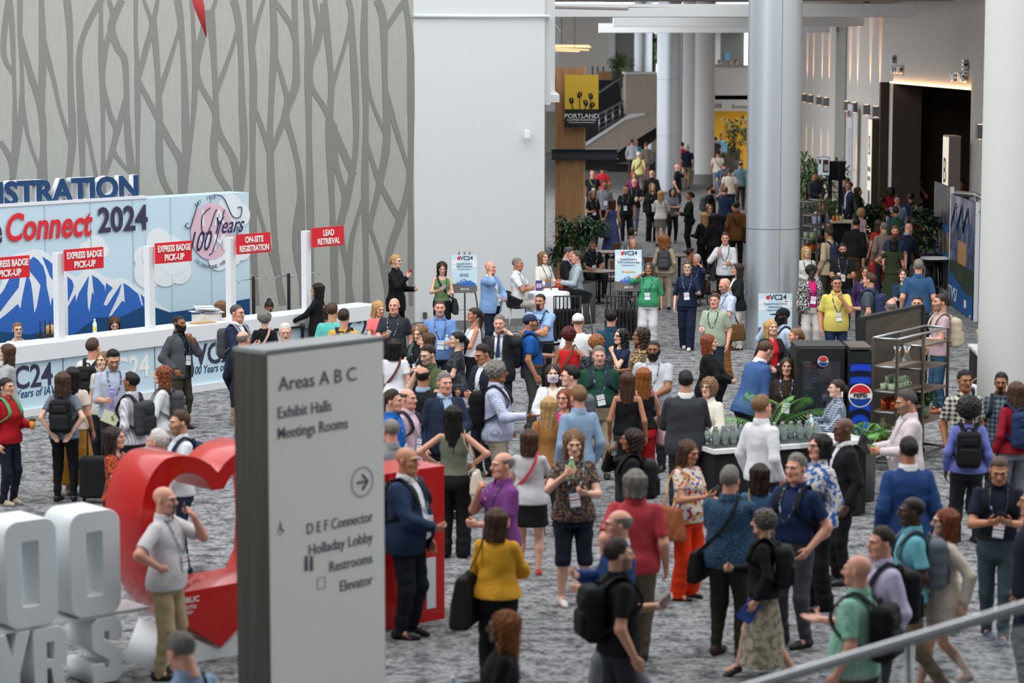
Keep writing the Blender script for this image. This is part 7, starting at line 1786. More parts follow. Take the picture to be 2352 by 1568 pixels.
P(937, 1028, 62, 'bald man in navy blazer and glasses by the red block', hair='bald', skin='c', top='blazer', c='#1f3450', c2='#e2e4ea', bc='#161b28', sh='#141416', A='cd', glasses=1, w=1.28, feet=1462, bag=('pack', '#1a1b1d'))
P(896, 962, -150, 'grey haired man in grey polo behind the red block', hair='buzz', hc='g', skin='r', top='polo', c='#8c9096', bc='#3a3c42', badge=0)
P(904, 897, 75, 'dark haired man in bright blue polo', hair='short', hc='b', skin='b', top='polo', c='#1565bb', bc='#2a2c33')
P(938, 893, 60, 'balding man in pink shirt with black backpack strap', hair='balding', hc='s', skin='r', top='shirt', c='#d6bac8', h=1.70, bc='#2b2d35', bag=('pack', '#1b1c1f'))
P(906, 778, 172, 'woman with black hair in white blouse', **F, hair='mid', hc='k', skin='b', top='blouse', c='#e6e8ee', bc='#23252c', badge=0, bag=('cross', '#b55a30', 1, '#6c3f38'))
P(964, 745, -25, 'woman in black tee with sunglasses on her brown hair', **F, hair='curlylong', hc='l', skin='a', top='tee', c='#121316', A='cc', hp=16, bag=('pack', '#3f5a4c'))
P(978, 764, -85, 'light brown haired woman in black facing left', **F, hair='mid', hc='n', skin='a', top='sweater', c='#1a1b1f', A='cc')
P(1010, 690, 5, 'bearded man in blue shirt holding a water bottle', hair='short', hc='s', skin='r', top='shirt', c='#6f92cc', bc='#20242e', A='db', beard='short/g', w=1.22, hold=[('bottle', 1)])
P(1087, 707, -75, 'dark ponytail woman in white ruffled top', **F, hair='pony', hc='b', skin='c', top='tank', c='#e8e9ee', bc='#15161b', A='dc', w=1.15, badge=2)
P(1048, 762, -85, 'ponytail woman in dark camouflage shirt', **F, hair='pony', hc='k', skin='a', top='tee', c='#2a2e35/#4a4f57/blotch', bc='#15161a', A='bb', badge=0, w=1.08)
P(986, 792, -45, 'bearded man in olive polo and glasses', hair='short', hc='b', skin='a', top='polo', c='#4c5a3a', bc='#20232a', A='kc', glasses=1, beard='short/b', hp=14)
P(972, 843, 165, 'balding man in black suit seen from behind', hair='balding', hc='k', skin='c', top='blazer', c='#15161a', c2='#9ab4d0', badge=0, w=1.1)
P(1022, 857, 25, 'grey haired man in navy blazer and pale blue shirt', hair='short', hc='g', skin='r', top='blazer', c='#1d2a40', c2='#a9c3e2', bc='#1a1d26', A='dc', w=1.15, hold=[PH(1)])
P(1112, 790, -50, 'dark haired man in navy jacket with white collar', hair='short', hc='b', skin='c', top='blazer', c='#192233', c2='#e3e5ea', bc='#1a1d26', A='bb', hp=18, glasses=1)
P(1147, 725, -8, 'grey bearded man in dark suit and tie on the phone', hair='short', hc='g', skin='r', top='blazer', c='#26282d', c2='#e4e5e9', bc='#212329', A='de', beard='short/g', tie='#20304e', hold=[PH(1)], w=1.12)
P(1143, 830, 80, 'man in checked white shirt with black backpack', hair='curly', hc='g', skin='d', top='shirt', c='#d5dbec/#a7b2d6/check', bc='#b3a896', sh='#8a7a68', A='op', glasses=1, w=1.18, feet=1172, bag=('pack', '#131416', '#1d1e20'), badge=2)
P(1220, 722, 95, 'man in blue polo and navy cap holding a glass', hair='buzz', hc='k', skin='c', top='polo', c='#155aa8', bc='#50524f', sh='#222', A='db', belt='#7a4426', cap='#2b3453', beard='short/k', feet=990, w=1.18, bag=('pack', '#2f3236'), hold=[('glass', 0)])
P(1240, 675, -20, 'large man in light blue polo with crossed wrists', hair='buzz', hc='k', skin='c', top='polo', c='#8fb2e2', bc='#15161b', A='xx', w=1.32, beard='goatee/k', badge=2, belt='#151515', bag=('cross', '#1c1d20', -1))
P(910, 585, 62, 'blonde woman in long black jacket leaning on the wall', **F, hair='lowbun', hc='y', skin='a', top='jacket', c='#0f1013', hem=.40, bc='#101114', A='Fb', glasses=1, badge=0, h=1.68, d=46.4, hold=[PH(0, '#b3201c')])
P(1015, 600, 8, 'brown haired woman in sleeveless green top reading her phone', **F, hair='long', hc='b', skin='a', top='tank', c='#6f8f62', bc='#15161b', A='fb', hp=20, badge=2, bag=('cross', '#2a2b2d', 1), hold=[PH(0, '#cfd2d6')])
P(1127, 600, 55, 'bald man in light blue blazer on the phone', hair='bald', skin='r', top='blazer', c='#86a9d6', c2='#dfe6f2', bc='#182338', A='ec', w=1.15, hold=[PH(0)], sh='#1d1d1f')
P(1190, 592, 68, 'grey haired man in white polo seated with folded arms', hair='buzz', hc='g', skin='c', top='polo', c='#e9ebee', bc='#a9a59c', sit='auto', d=46.9, A='xx', sh='#5b6068', badge=2)
P(1249, 578, 40, 'blonde woman in white jacket at the high table', **F, hair='mid', hc='l', skin='a', top='jacket', c='#e6e3dc', bc='#2a2c33', A='cb', d=48.6)
P(1304, 566, 70, 'man in dark blazer bending behind the high table', hair='short', hc='s', skin='r', top='blazer', c='#17181c', c2='#c9b6cc', bc='#1a1b20', d=49.3, hp=20, A='cc')
P(1323, 577, -80, 'grey haired man in pale grey pullover talking with his hands', hair='short', hc='s', skin='r', top='shirt', c='#a8b5bf', bc='#2d3340', A='bo', d=48.0, badge=2)
P(1328, 720, 175, 'man in white cap and white tee seen from behind', hair='buzz', hc='l', skin='r', top='tee', c='#e6e7ea', bc='#3c4452', cap='#e9e8ea', badge=0, w=1.1)
P(1308, 752, 155, 'woman with wine red curls in red sleeveless top', **F, hair='curly', hc='m', skin='d', top='tank', c='#d3222a', bc='#1a1b20', A='hd', badge=0, bag=('cross', '#5b4030', 1, '#6c4a36'))
P(1404, 712, 170, 'black haired man in dark teal shirt', hair='shortfull', hc='k', skin='b', top='polo', c='#22465c', bc='#1b1d24', badge=0)
P(1371, 770, 165, 'person with brown curls and dark bird print shirt', hair='curly', hc='o', skin='b', top='shortshirt', c='#1d2029/#c9c4b4/dots', bc='#1a1b20', badge=0, h=1.72)
P(1424, 755, -50, 'dark wavy haired woman in navy with glasses', **F, hair='curlylong', hc='k', skin='a', top='blouse', c='#1a2640', A='xk', glasses=1, h=1.62)
P(1470, 752, -70, 'dark curly haired woman in patterned blouse holding a glass', **F, hair='curlylong', hc='b', skin='d', top='blouse', c='#5a3a34/#a89a6c/floral', A='bd', hold=[('glass', 0)], badge=0, h=1.74)
P(1376, 797, 5, 'bearded man in dark green polo', hair='short', hc='g', skin='r', top='polo', c='#184534', bc='#a8987c', sh='#1d1c1c', A='dd', beard='short/g', w=1.3, belt='#1b1b1b', feet=1098, bag=('pack', '#1f2a3c'))
P(1270, 838, 0, 'woman in face mask and white jacket', **F, hair='long', hc='b', skin='a', top='cardigan', c='#e4e5ea', c2='#e9e2d4', bc='#2c2f36', A='cc', beard='mask')
P(1308, 842, -85, 'young man with dark quiff and glasses', hair='shortfull', hc='k', skin='a', top='tee', c='#3d434c', bc='#22252c', glasses=1, bag=('pack', '#5d6066'), badge=0)
P(1296, 893, -25, 'woman with auburn bob in hot pink', **F, hair='bob', hc='r', skin='r', top='blouse', c='#e0218f', bc='#24262e', glasses=1)
P(1262, 910, 172, 'long blonde haired woman in camel sweater', **F, hair='xlong', hc='y', skin='b', top='sweater', c='#a5713f', bc='#2b2f3a', badge=0, bag=('tote', '#a5673a', 1, '#a5673a', .8))
P(1328, 888, -155, 'man with light brown hair in chambray shirt', hair='shortfull', hc='l', skin='r', top='shirt', c='#8ba6c2', bc='#3b4048', badge=0, beard='short/g')
P(1442, 853, 172, 'long haired woman in black off shoulder top', **F, hair='long', hc='n', skin='c', top='offs', c='#121317', bc='#3b3d40', badge=0)
P(1476, 843, -160, 'woman with two tone hair carrying a pink tote', **F, hair='long', hc='o', skin='c', top='offs', c='#141519', bc='#c4242c', bot='w', badge=0, bag=('tote', '#c9a0a6', -1, '#c9a0a6', 1.15))
P(1501, 783, -12, 'big bearded man in pale grey polo and glasses', hair='buzz', hc='k', skin='d', top='polo', c='#bcc0c6', bc='#2a2d34', A='dc', w=1.42, glasses=1, beard='full/k', hold=[PH(1, '#d9dadd')])
P(1575, 853, 178, 'man in dark grey suit seen from behind', hair='short', hc='k', skin='b', top='blazer', c='#36393f', bc='#2c2f35', badge=0, w=1.12, A='cc', h=1.84)
P(1627, 868, -35, 'curly haired woman in cream jacket and glasses', **F, hair='curlybob', hc='l', skin='a', top='jacket', c='#e2dccf', bc='#15161a', glasses=1, badge=0, A='cc')
P(1632, 768, 75, 'auburn haired woman in loose black top', **F, hair='mid', hc='r', skin='a', top='sweater', c='#0f1013', hem=.38, bc='#20263a', w=1.4, badge=0, A='cc', sh='#2a2522')
P(1642, 675, -25, 'man in sage green shirt reading his phone', hair='short', hc='n', skin='r', top='shortshirt', c='#a3b09a', bc='#273246', A='bd', feet=900, badge=2, w=1.12, hold=[PH(0, '#cdd6da')])
P(1668, 638, -60, 'bald man in floral white shirt with brown bag', hair='bald', skin='r', top='shortshirt', c='#cfd6e6/#8fa3c8/floral', bc='#8e6136', sh='#7a4424', shk='boot', A='dc', hp=18, glasses=1, beard='short/s', feet=868, w=1.12, bag=('cross', '#6a4c2c', 1, '#5c3f28'))
P(1692, 605, -70, 'dark haired woman in black and white behind the silver column', **F, hair='mid', hc='b', skin='b', top='cardigan', c='#17181c', c2='#e6e6e6', bc='#c9c5bc', A='Fc', hold=[PH(0)])
P(1490, 603, -10, 'woman in green blouse on the phone', **F, hair='mid', hc='s', skin='c', top='roll', c='#3f9b6c', bc='#dcdde0', bot='w', sh='#b98f78', shk='flat', A='ed', glasses=1, feet=797, w=1.22, hold=[PH(0)])
P(1579, 600, -8, 'woman in navy jumpsuit pointing aside', **F, hair='lowbun', hc='s', skin='a', top='roll', c='#18233c', bc='#172138', bot='w', sh='#d9d6cc', shk='sneaker', A='do', glasses=1, feet=803, legs='step')
P(1527, 540, 170, 'woman with long ginger curls and grey backpack', **F, hair='curlylong', hc='o', skin='a', top='jacket', c='#b7a891', bc='#b0a28c', badge=0, bag=('pack', '#4a4b4f', '#55565a'))
P(1452, 546, 10, 'balding man in pale blue shirt bowed behind the easel', hair='balding', hc='g', skin='r', top='shirt', c='#9bb9e0', bc='#22262e', hp=35, sit='auto', d=54, seat='dark wooden chair under the man bowed behind the easel', badge=0, bag=('pack', '#26282c'))
P(1450, 525, 165, 'dark haired man in grey sweater seated at the cafe', hair='short', hc='b', skin='b', top='sweater', c='#8b918f', bc='#22262e', sit='auto', d=58, seat='dark wooden chair under the man in grey sweater', badge=0)
P(1600, 585, -30, 'white haired man in navy jacket on the phone', hair='short', hc='w', skin='r', top='jacket', c='#22304c', bc='#252a36', A='de', sit='auto', d=54.6, seat='dark wooden chair under the white haired man on the phone', hold=[PH(1)])
P(1588, 571, 90, 'dark haired person seated behind the white haired man', hair='short', hc='b', skin='c', top='tee', c='#4a3328', sit='auto', d=57.2, seat='dark wooden chair under the person in brown', badge=0)
P(1666, 535, -10, 'man in white shirt holding a yellow coffee cup', hair='short', hc='n', skin='r', top='shirt', c='#dfe0e4', bc='#15161b', A='sb', hold=[('cup', 1, '#e0a432', 1)], bag=('tote', '#26262a', -1))
P(1360, 548, 20, 'dark clad person seated at the cafe table by the tree', hair='short', hc='b', skin='c', top='polo', c='#15171d', bc='#1b1c20', sit='auto', d=56.6, A='cc', seat='dark wooden chair under the person by the tree')
P(1692, 463, 172, 'man in brown jacket with a shoulder bag', hair='short', hc='b', skin='c', top='jacket', c='#6b4726', hem=.42, bc='#15161b', sh='#151515', badge=0, bag=('cross', '#33251c', -1))
P(1666, 428, 165, 'cropped hair man in dark blue polo on the phone', hair='buzz', hc='l', skin='r', top='polo', c='#22344f', bc='#20242c', A='de', badge=0, w=1.12)
P(1630, 470, 0, 'woman with glasses and light brown hair', **F, hair='mid', hc='l', skin='a', top='tee', c='#20222a', glasses=1)
P(1616, 487, -145, 'long blonde woman in black with one arm held out', **F, hair='xlong', hc='y', skin='a', top='sweater', c='#121316', bc='#15161a', A='bb', badge=0)
P(1642, 490, 165, 'dark curly haired woman beside the blonde in black', **F, hair='curlylong', hc='k', skin='c', top='sweater', c='#17181c', badge=0)
P(1634, 425, 75, 'bearded man in black shirt with grey backpack', hair='short', hc='b', skin='r', top='tee', c='#17181b', bc='#2a2d33', glasses=1, beard='full/b', badge=0, bag=('pack', '#55575a'))
P(1676, 385, 178, 'man in cream tee walking away', hair='buzz', hc='n', skin='d', top='tee', c='#d9d0c2', bc='#20222a', badge=0, w=1.12)
P(1701, 370, 172, 'balding man in teal grey shirt', hair='balding', hc='b', skin='c', top='shirt', c='#66828a', bc='#2d2a26', badge=0)
P(1664, 372, 170, 'grey haired man in blue shirt with grey backpack', hair='short', hc='s', skin='r', top='polo', c='#2a4a78', bc='#8a8478', badge=0, bag=('pack', '#55585c'))
P(1649, 345, 172, 'man in off white tee with a bag strap', hair='short', hc='k', skin='c', top='tee', c='#d4cdbf', bc='#7d8ba0', badge=0, w=1.1, bag=('cross', '#6c6a58', -1, '#b8502c'))
P(1644, 314, 175, 'man in dark vest before the yellow wall', hair='short', hc='k', skin='c', top='tee', c='#33332f', bc='#23242a', badge=0)
P(1657, 308, -10, 'man in light blue jacket before the yellow wall', hair='short', hc='k', skin='d', top='jacket', c='#5a8cb0', bc='#23242a')
P(1579, 333, 175, 'white haired man in navy polo and khakis walking away', hair='short', hc='w', skin='r', top='polo', c='#1d2740', bc='#8f7f66', sh='#8f7f6c', badge=0, feet=433, legs='walk')
P(1567, 327, 170, 'man in red shirt half behind the far column', hair='short', hc='b', skin='r', top='tee', c='#c2242c', bc='#3a3c44', badge=0)
P(1557, 377, 75, 'bald man in black polo drinking from a cup', hair='bald', skin='r', top='polo', c='#17181b', bc='#3a342c', A='dm', badge=0, hold=[('cup', 1, '#e9e4dc')])
P(1497, 391, 175, 'bald man in black jacket walking away', hair='bald', skin='r', top='jacket', c='#17181b', bc='#1c1d22', badge=0)
P(1499, 420, 5, 'long haired woman in black beside the blonde with a tote', **F, hair='xlong', hc='l', skin='a', top='cardigan', c='#15161a', c2='#1a1b20', bc='#15161a', bot='w', A='dd', feet=556, h=1.7)
P(1518, 437, 172, 'blonde woman in white shirt and taupe skirt with black tote', **F, hair='long', hc='y', skin='b', top='shirt', c='#dedbd6', bot='s', bc='#7d736c', badge=0, A='cc', bag=('tote', '#131416', -1))
P(1545, 432, 12, 'dark haired woman in grey shirt with folded arms', **F, hair='long', hc='k', skin='b', top='roll', c='#6c727c', bc='#15161a', bot='j', A='xx', badge=0)
P(1583, 440, -80, 'dark haired woman with bun in black outfit', **F, hair='lowbun', hc='k', skin='c', top='sweater', c='#131417', bc='#131417', bot='j', A='bb', badge=0, feet=580)
P(1457, 410, -5, 'bald man in black polo and glasses with yellow cup', hair='bald', skin='r', top='polo', c='#17181b', bc='#4c535e', A='db', glasses=1, hold=[('cup', 1, '#e0a432', 1)], legs='walk')
P(1438, 425, -10, 'dark haired man in black polo with badge', hair='short', hc='b', skin='c', top='polo', c='#17181b', bc='#131417', legs='walk')
P(1389, 415, 10, 'bearded man in grey polo with badge', hair='short', hc='k', skin='d', top='polo', c='#7b7f84', bc='#17181c', beard='short/k', sh='#171717', legs='walk')
P(1362, 438, 12, 'woman with long wavy hair in black polo', **F, hair='curlylong', hc='l', skin='c', top='polo', c='#15161a', bc='#3d4136', A='bd', w=1.1, hold=[PH(0, '#c22a2c')])
P(1361, 390, 5, 'man in black tee with an olive strap', hair='short', hc='s', skin='r', top='tee', c='#15161a', bc='#20222a', w=1.1, bag=('cross', '#6f7a40', 1))
P(1405, 456, -155, 'woman in long blue dress with a large grey bag', **F, hair='mid', hc='n', skin='b', top='tank', c='#4d5a8c', bot='S', bc='#4d5a8c', A='db', badge=0, bag=('tote', '#4a4f5c', 1, '#3a3f4c', 1.6))
P(1384, 380, 178, 'man in red tee and black trousers under the canopy', hair='short', hc='b', skin='d', top='tee', c='#b3202a', bc='#17181c', badge=0)
P(1455, 395, 15, 'dark haired woman in magenta behind the black polos', **F, hair='mid', hc='r', skin='b', top='sweater', c='#8c1763')
P(1467, 349, 175, 'white haired man in pale yellow shirt', hair='short', hc='w', skin='r', top='polo', c='#d3cf8c', bc='#867a66', badge=0, bag=('cross', '#3a2c22', 1, '#3a2c22'))
P(1452, 320, 172, 'dark haired man in white shirt walking to the escalator', hair='short', hc='s', skin='r', top='shirt', c='#d9dbe2', bc='#55564f', badge=0)
P(1461, 321, 0, 'bald man in light blue tee waving an arm', hair='bald', skin='r', top='tee', c='#3f9ad0', A='ud', badge=0, d=113)
P(1484, 327, -160, 'man in beige suit near the escalator', hair='short', hc='r', skin='r', top='blazer', c='#9c8f80', bc='#8f8375', badge=0)
P(1419, 118, 60, 'dark haired woman seated on the mezzanine ledge', **F, hair='long', hc='b', skin='c', top='tank', c='#3a3a3c', bc='#a69a8c', sit='auto', d=130, A='bb', badge=0)
for x_, hc_, l_ in ((1652, 'k', 'dark haired person behind the balcony edge'), (1677, 'y', 'blonde person behind the balcony edge'), (1691, 'k', 'dark haired person beside the blonde on the balcony')): P(x_, 138 if hc_ == 'k' else 140, 0, l_, z0=3.78, sex='f' if hc_ == 'y' else 'm', hair='short' if hc_ == 'k' else 'bob', hc=hc_, skin='c', top='tee', c='#333', d=119, badge=0)
P(1922, 635, 5, 'man in yellow shirt raising a hand to his chin', hair='short', hc='k', skin='c', top='shortshirt', c='#d9c864', bc='#22304a', bot='j', A='dk', glasses=1, w=1.15, h=1.80)
P(1864, 610, 8, 'woman with hot pink top under a floral black cardigan', **F, hair='curly', hc='k', skin='f', top='cardigan', c='#22222a/#c9c6c2/floral', c2='#c91e72', bc='#c7c3bf', bot='w', A='dd', glasses=1, w=1.12)
P(1853, 566, 10, 'long blonde haired woman in white half behind the column', **F, hair='xlong', hc='y', skin='a', top='sweater', c='#d9d8d4', bc='#3a3c40', A='cd')
P(1936, 560, -5, 'bearded man in black polo with yellow cup and badge', hair='short', hc='k', skin='c', top='polo', c='#17181c', bc='#26324a', A='bb', beard='full/k', w=1.15, hold=[('cup', 0, '#d79a2c', 1), PH(1)])
P(1904, 525, -140, 'man in cream pinstripe blazer', hair='short', hc='b', skin='c', top='jacket', c='#cbb899/#b8a484/stripe', hem=.42, bc='#3a3428', badge=0, glasses=1, bag=('pack', '#2a3448'))
P(1887, 465, 12, 'woman in black dress and pale blue cardigan', **F, hair='long', hc='l', skin='a', top='cardigan', c='#9fb4d2', c2='#121316', bot='s', bc='#121316', A='cb', hold=[('cup', 1, '#d79a2c')])
P(1968, 503, 150, 'large man in black shirt leaning forward', hair='short', hc='k', skin='c', top='jacket', c='#14151a', bc='#5d3f2a', lean=14, badge=0, w=1.15)
P(1980, 478, 120, 'short blonde woman in pink floral dress', **F, hair='curlybob', hc='y', skin='a', top='tee', c='#c4a5ae/#a88a94/floral', bot='s', bc='#c4a5ae/#a88a94/floral', badge=0)
P(1972, 430, 60, 'long haired man in dark green plaid shirt', hair='mid', hc='b', skin='c', top='shirt', c='#22302a/#3d5247/plaid', bc='#1b1c20', A='bb', bag=('pack', '#1f2226'), badge=0)
P(1950, 418, -70, 'fair haired man in blue suit beyond the plaid shirt', hair='short', hc='r', skin='r', top='blazer', c='#33486e', badge=0)
P(2046, 430, 0, 'dark haired person in red tee on the phone', **M_, hair='dreads', hc='k', skin='f', top='tee', c='#b3141e', bc='#22242a', A='ed', w=1.15, hold=[PH(0)])
P(2062, 450, -5, 'smiling man in light blue shirt', hair='short', hc='n', skin='r', top='shirt', c='#9db4cf', bc='#23262e')
P(2112, 410, 5, 'man in dark red shirt in the dark doorway touching his chin', hair='short', hc='g', skin='r', top='polo', c='#5a1820', bc='#1d1e22', A='dk', glasses=1, w=1.15)
P(2206, 412, -40, 'dark haired man in black far inside the doorway', hair='short', hc='k', skin='c', top='sweater', c='#15161a', badge=0, d=70)
P(2104, 470, -5, 'dark haired woman in red and black floral dress', **F, hair='curlylong', hc='k', skin='b', top='blouse', c='#1a1518/#b02a24/floral', bot='S', bc='#1a1518/#b02a24/floral', badge=0)
P(2093, 444, 170, 'man in dark blue shirt behind the floral dress', hair='short', hc='k', skin='c', top='shirt', c='#26344e', badge=0)
P(2056, 475, -160, 'man in teal shirt seen from behind', hair='short', hc='b', skin='c', top='shirt', c='#33574f', badge=0)
P(2030, 510, -165, 'grey haired man in taupe jacket with glasses', hair='buzz', hc='g', skin='r', top='jacket', c='#8a7a70', bc='#2a2c38', badge=0, glasses=1)
P(2056, 520, -5, 'red bearded man in blue shirt', hair='short', hc='r', skin='r', top='tee', c='#2a3c58', beard='full/r', badge=0)
P(2017, 505, -160, 'brown haired woman in bright red', **F, hair='mid', hc='n', skin='b', top='blouse', c='#c2301f', bot='S', bc='#c2301f', badge=0)
P(2053, 545, 172, 'dark haired woman in olive green dress with hand on hip', **F, hair='mid', hc='k', skin='c', top='blouse', c='#353d26', bot='S', bc='#353d26', A='dh', badge=0)
P(2088, 514, 140, 'bald man in navy blazer leaning over the round table', hair='bald', skin='r', top='blazer', c='#171d2e', c2='#8896b0', bc='#1b1d26', lean=22, A='rr', badge=0)
P(2110, 597, 175, 'large grey haired man in blue shirt with his back turned', hair='short', hc='g', skin='r', top='shortshirt', c='#33557c', bc='#2c4258', badge=0, w=1.25, h=1.86)
P(2074, 617, -8, 'woman in navy cardigan and green dress with folded arms', **F, hair='long', hc='b', skin='a', top='cardigan', c='#1f2c4a', c2='#1f5a4c/#9ab8a8/dots', bot='s', bc='#1f5a4c/#9ab8a8/dots', A='xx', badge=0)
P(1996, 628, -115, 'man in grey polo with navy backpack and yellow cup', hair='short', hc='n', skin='b', top='polo', c='#4f5963', bc='#d6d4ce', bot='c', A='bd', badge=0, bag=('pack', '#2d3a5a'), hold=[('cup', 0, '#e0a432')])
P(1988, 612, -10, 'dark haired person in purple with a white badge', **F, hair='bob', hc='b', skin='c', top='sweater', c='#3a2348', bc='#1b1c22')
P(2047, 687, 175, 'grey haired man behind the walnut divider', hair='balding', hc='g', skin='r', top='shirt', c='#6a717c', badge=0)
P(2107, 680, -15, 'black haired man in black jacket behind the divider', hair='buzz', hc='k', skin='b', top='jacket', c='#17191d', bc='#15161a', badge=0, A='bd')
P(2160, 675, -80, 'bearded man in pink tee with hair bun and tan backpack', hair='lowbun', hc='b', skin='b', top='tee', c='#c9a9b4', bc='#33506c', bot='j', sh='#8e4a26', A='pb', beard='short/b', feet=948, bag=('pack', '#c9bda4'), hold=[('can', 1, '#8dbb3a')])
P(1796, 708, -70, 'man in black cap and pale blue shirt touching his mouth', **M_, hair='buzz', hc='k', skin='f', top='shirt', c='#b9cbe4', bc='#1d2230', cap='#141518', A='md', beard='full/k', badge=0, bag=('sling', '#3a3d44', -1))
P(1772, 734, 25, 'long blonde haired woman in black over red', **F, hair='xlong', hc='y', skin='a', top='cardigan', c='#1a1b1f', c2='#c2212b', bc='#2a2c32', A='dc', badge=0)
P(1826, 754, -85, 'woman in black with hair clipped up', **F, hair='lowbun', hc='l', skin='b', top='shirt', c='#121316', bc='#15161a', A='bb', badge=0, bag=('pack', '#1b1c20'))
P(1757, 783, 120, 'man in blue blazer and glasses bending forward', hair='buzz', hc='n', skin='r', top='blazer', c='#3d5b8e', bc='#15171c', lean=20, hp=12, A='bb', glasses=1, badge=0, h=1.84)
P(1808, 822, -10, 'long dark haired woman in brown dotted blouse', **F, hair='long', hc='b', skin='b', top='sweater', c='#2e211a/#5a4636/dots', bc='#121316', A='dd', w=1.1)
P(1921, 872, -85, 'woman in navy houndstooth jacket holding a phone', **F, h=1.58, hair='lowbun', hc='b', skin='a', top='jacket', c='#2a3a52/#aab6c6/check', bc='#141519', A='fb', hold=[PH(0, '#4a3a30'), ('bottle', 1, '#bfe0ea')])
P(1752, 910, 130, 'light brown haired man in white pullover at the bar', hair='shortfull', hc='l', skin='r', top='shirt', c='#dfe0e5', bc='#2b2e36', badge=0, w=1.08, h=1.82)
P(1936, 960, -75, 'bald man in dark suit and glasses', hair='bald', skin='e', top='blazer', c='#14161a', c2='#dfe1e6', bc='#131418', glasses=1, A='cd', feet=1340, badge=0)
P(1880, 997, -60, 'dark haired woman in blue and white print top', **F, hair='bob', hc='k', skin='r', top='shirt', c='#d4cec9/#2c5fa8/blotch', bc='#131418', bot='w', A='kd', glasses=1, badge=0, sh='#151515', w=1.1, feet=1398)
P(1828, 1045, -42, 'grey cropped man in navy polo with black backpack', hair='short', hc='g', skin='r', top='polo', c='#172a50', bc='#4b4d52', sh='#141416', A='fp', feet=1483, belt='#15161a', bag=('pack', '#15161a'), hold=[PH(0)], badge=2, w=1.08)
P(1746, 1063, 170, 'woman with dark bob in denim shirt', **F, hair='mid', hc='b', skin='b', top='shirt', c='#3f6488', bc='#d9d9dd', badge=0, bag=('cross', '#b39474', -1, '#b39474'))
P(1678, 1072, 155, 'grey haired man in speckled navy shirt with shoulder bag', hair='short', hc='g', skin='r', top='shortshirt', c='#22364e/#3f6482/speck', bc='#2b2f26', sh='#3a2420', A='cc', glasses=1, badge=0, w=1.28, feet=1505, bag=('cross', '#1a1b1e', 1, '#1c1d20'))
P(1752, 1172, -100, 'woman with grey curls in black top and beige patterned skirt', **F, hair='curly', hc='s', skin='b', top='sweater', c='#0f1012', bot='S', bc='#a39a88/#77705f/blotch', sh='#1a1a1a', A='bd', badge=0, legs='walk', feet=1560, bag=('pack', '#1a1b1f'), hold=[('paper', 1, '#2c4f9c')])
P(1580, 1010, 45, 'woman in floral blouse and orange trousers checking her phone', **F, hair='xlong', hc='n', skin='c', top='tee', c='#dcd6d0/#d9763a/multi', bc='#e23a12', bot='w', sh='#1d1d20', shk='flat', A='fb', hp=14, w=1.14, badge=0, feet=1374, bag=('tote', '#9c5a38', -1, '#c9955f', 1.15), hold=[PH(0, '#55585c')])
P(1318, 986, 3, 'woman in dark floral top and navy capris holding a green bottle', **F, hair='mid', hc='l', skin='a', top='tee', c='#27303a/#8a6a52/floral', bot='c', bc='#141e2c', sh='#d5d6da', shk='sneaker', A='Ff', hp=14, w=1.1, feet=1390, hold=[('bottle', 0, '#9cc98a', '#d9c64a')])
P(1152, 1040, -62, 'bald man in purple polo raising his fists', hair='balding', hc='g', skin='r', top='polo', c='#7d3f86', bc='#15161a', A='kb', w=1.12, badge=2)
P(1217, 985, 168, 'woman in pale grey tee and black skirt with red bag', **F, hair='mid', hc='n', skin='a', top='tee', c='#c6c6ca', bot='s', bc='#111215', sh='#d9302f', shk='flat', A='cc', badge=0, w=1.1, feet=1318, bag=('cross', '#c94a52', 1, '#c94a52', .7))
P(1042, 930, 172, 'long dark haired woman in olive tank with hands on hips', **F, hair='xlong', hc='k', skin='b', top='tank', c='#6e7464', bc='#101114', bot='w', sh='#b9a890', A='hh', badge=0, feet=1278, bag=('tote', '#d6cbb8', -1, '#b9a27c', .9))
P(1142, 1165, 165, 'woman in mustard cardigan with black tote', **F, hair='mid', hc='n', skin='b', top='sweater', c='#dba02c', hem=.52, bc='#121316', sh='#1c2230', A='cc', badge=0, w=1.12, bag=('tote', '#17181b', 1, '#17181b', 1.5))
P(1152, 1403, -88, 'woman with long amber braids and black blazer at the bottom edge', **F, hair='braids', hc='o', skin='e', top='jacket', c='#121214', bc='#15161a', A='bb', badge=0, hold=[('bottle', 1, '#9fd0e8')])
P(1460, 1077, 172, 'long grey haired man in red shirt walking', hair='bob', hc='g', skin='r', top='shortshirt', c='#b23a44', bc='#6c5f52', sh='#2a2422', A='dv', badge=0, w=1.18, belt='#1b1b1b', legs='step', feet=1522)
P(1418, 1172, -85, 'balding man in royal blue suit and glasses', hair='balding', hc='g', skin='r', top='blazer', c='#1d4076', c2='#e2e4ea', bc='#777a82', A='fb', glasses=1, legs='walk', tie='#2a3a5c')
P(1424, 1240, 105, 'man in black polo with big black backpack', hair='short', hc='b', skin='b', top='polo', c='#121316', bc='#33343a', A='df', beard='short/b', badge=0, w=1.1, bag=('pack', '#161719', '#1c1d20'), hold=[PH(1, '#d3d6da')], legs='step')
P(1448, 985, -90, 'person with short locs in a black jacket drinking', **F, hair='dreads', hc='b', skin='d', top='jacket', c='#121317', bc='#2c3a50', A='md', badge=0, bag=('pack', '#1c1d20'), hold=[('glass', 0)])
P(1968, 1275, -120, 'bald man in mint checked shirt with black backpack', hair='bald', skin='r', top='shortshirt', c='#a9d8c2/#7fb89f/check', bc='#1c1e24', A='od', badge=0, w=1.2, bag=('pack', '#161719', '#222326'))
P(2022, 1213, -70, 'dark haired man in lavender shirt with backpack', hair='short', hc='b', skin='r', top='shirt', c='#c3bcdc', bc='#23252c', A='dd', w=1.2, bag=('pack', '#15161a'))
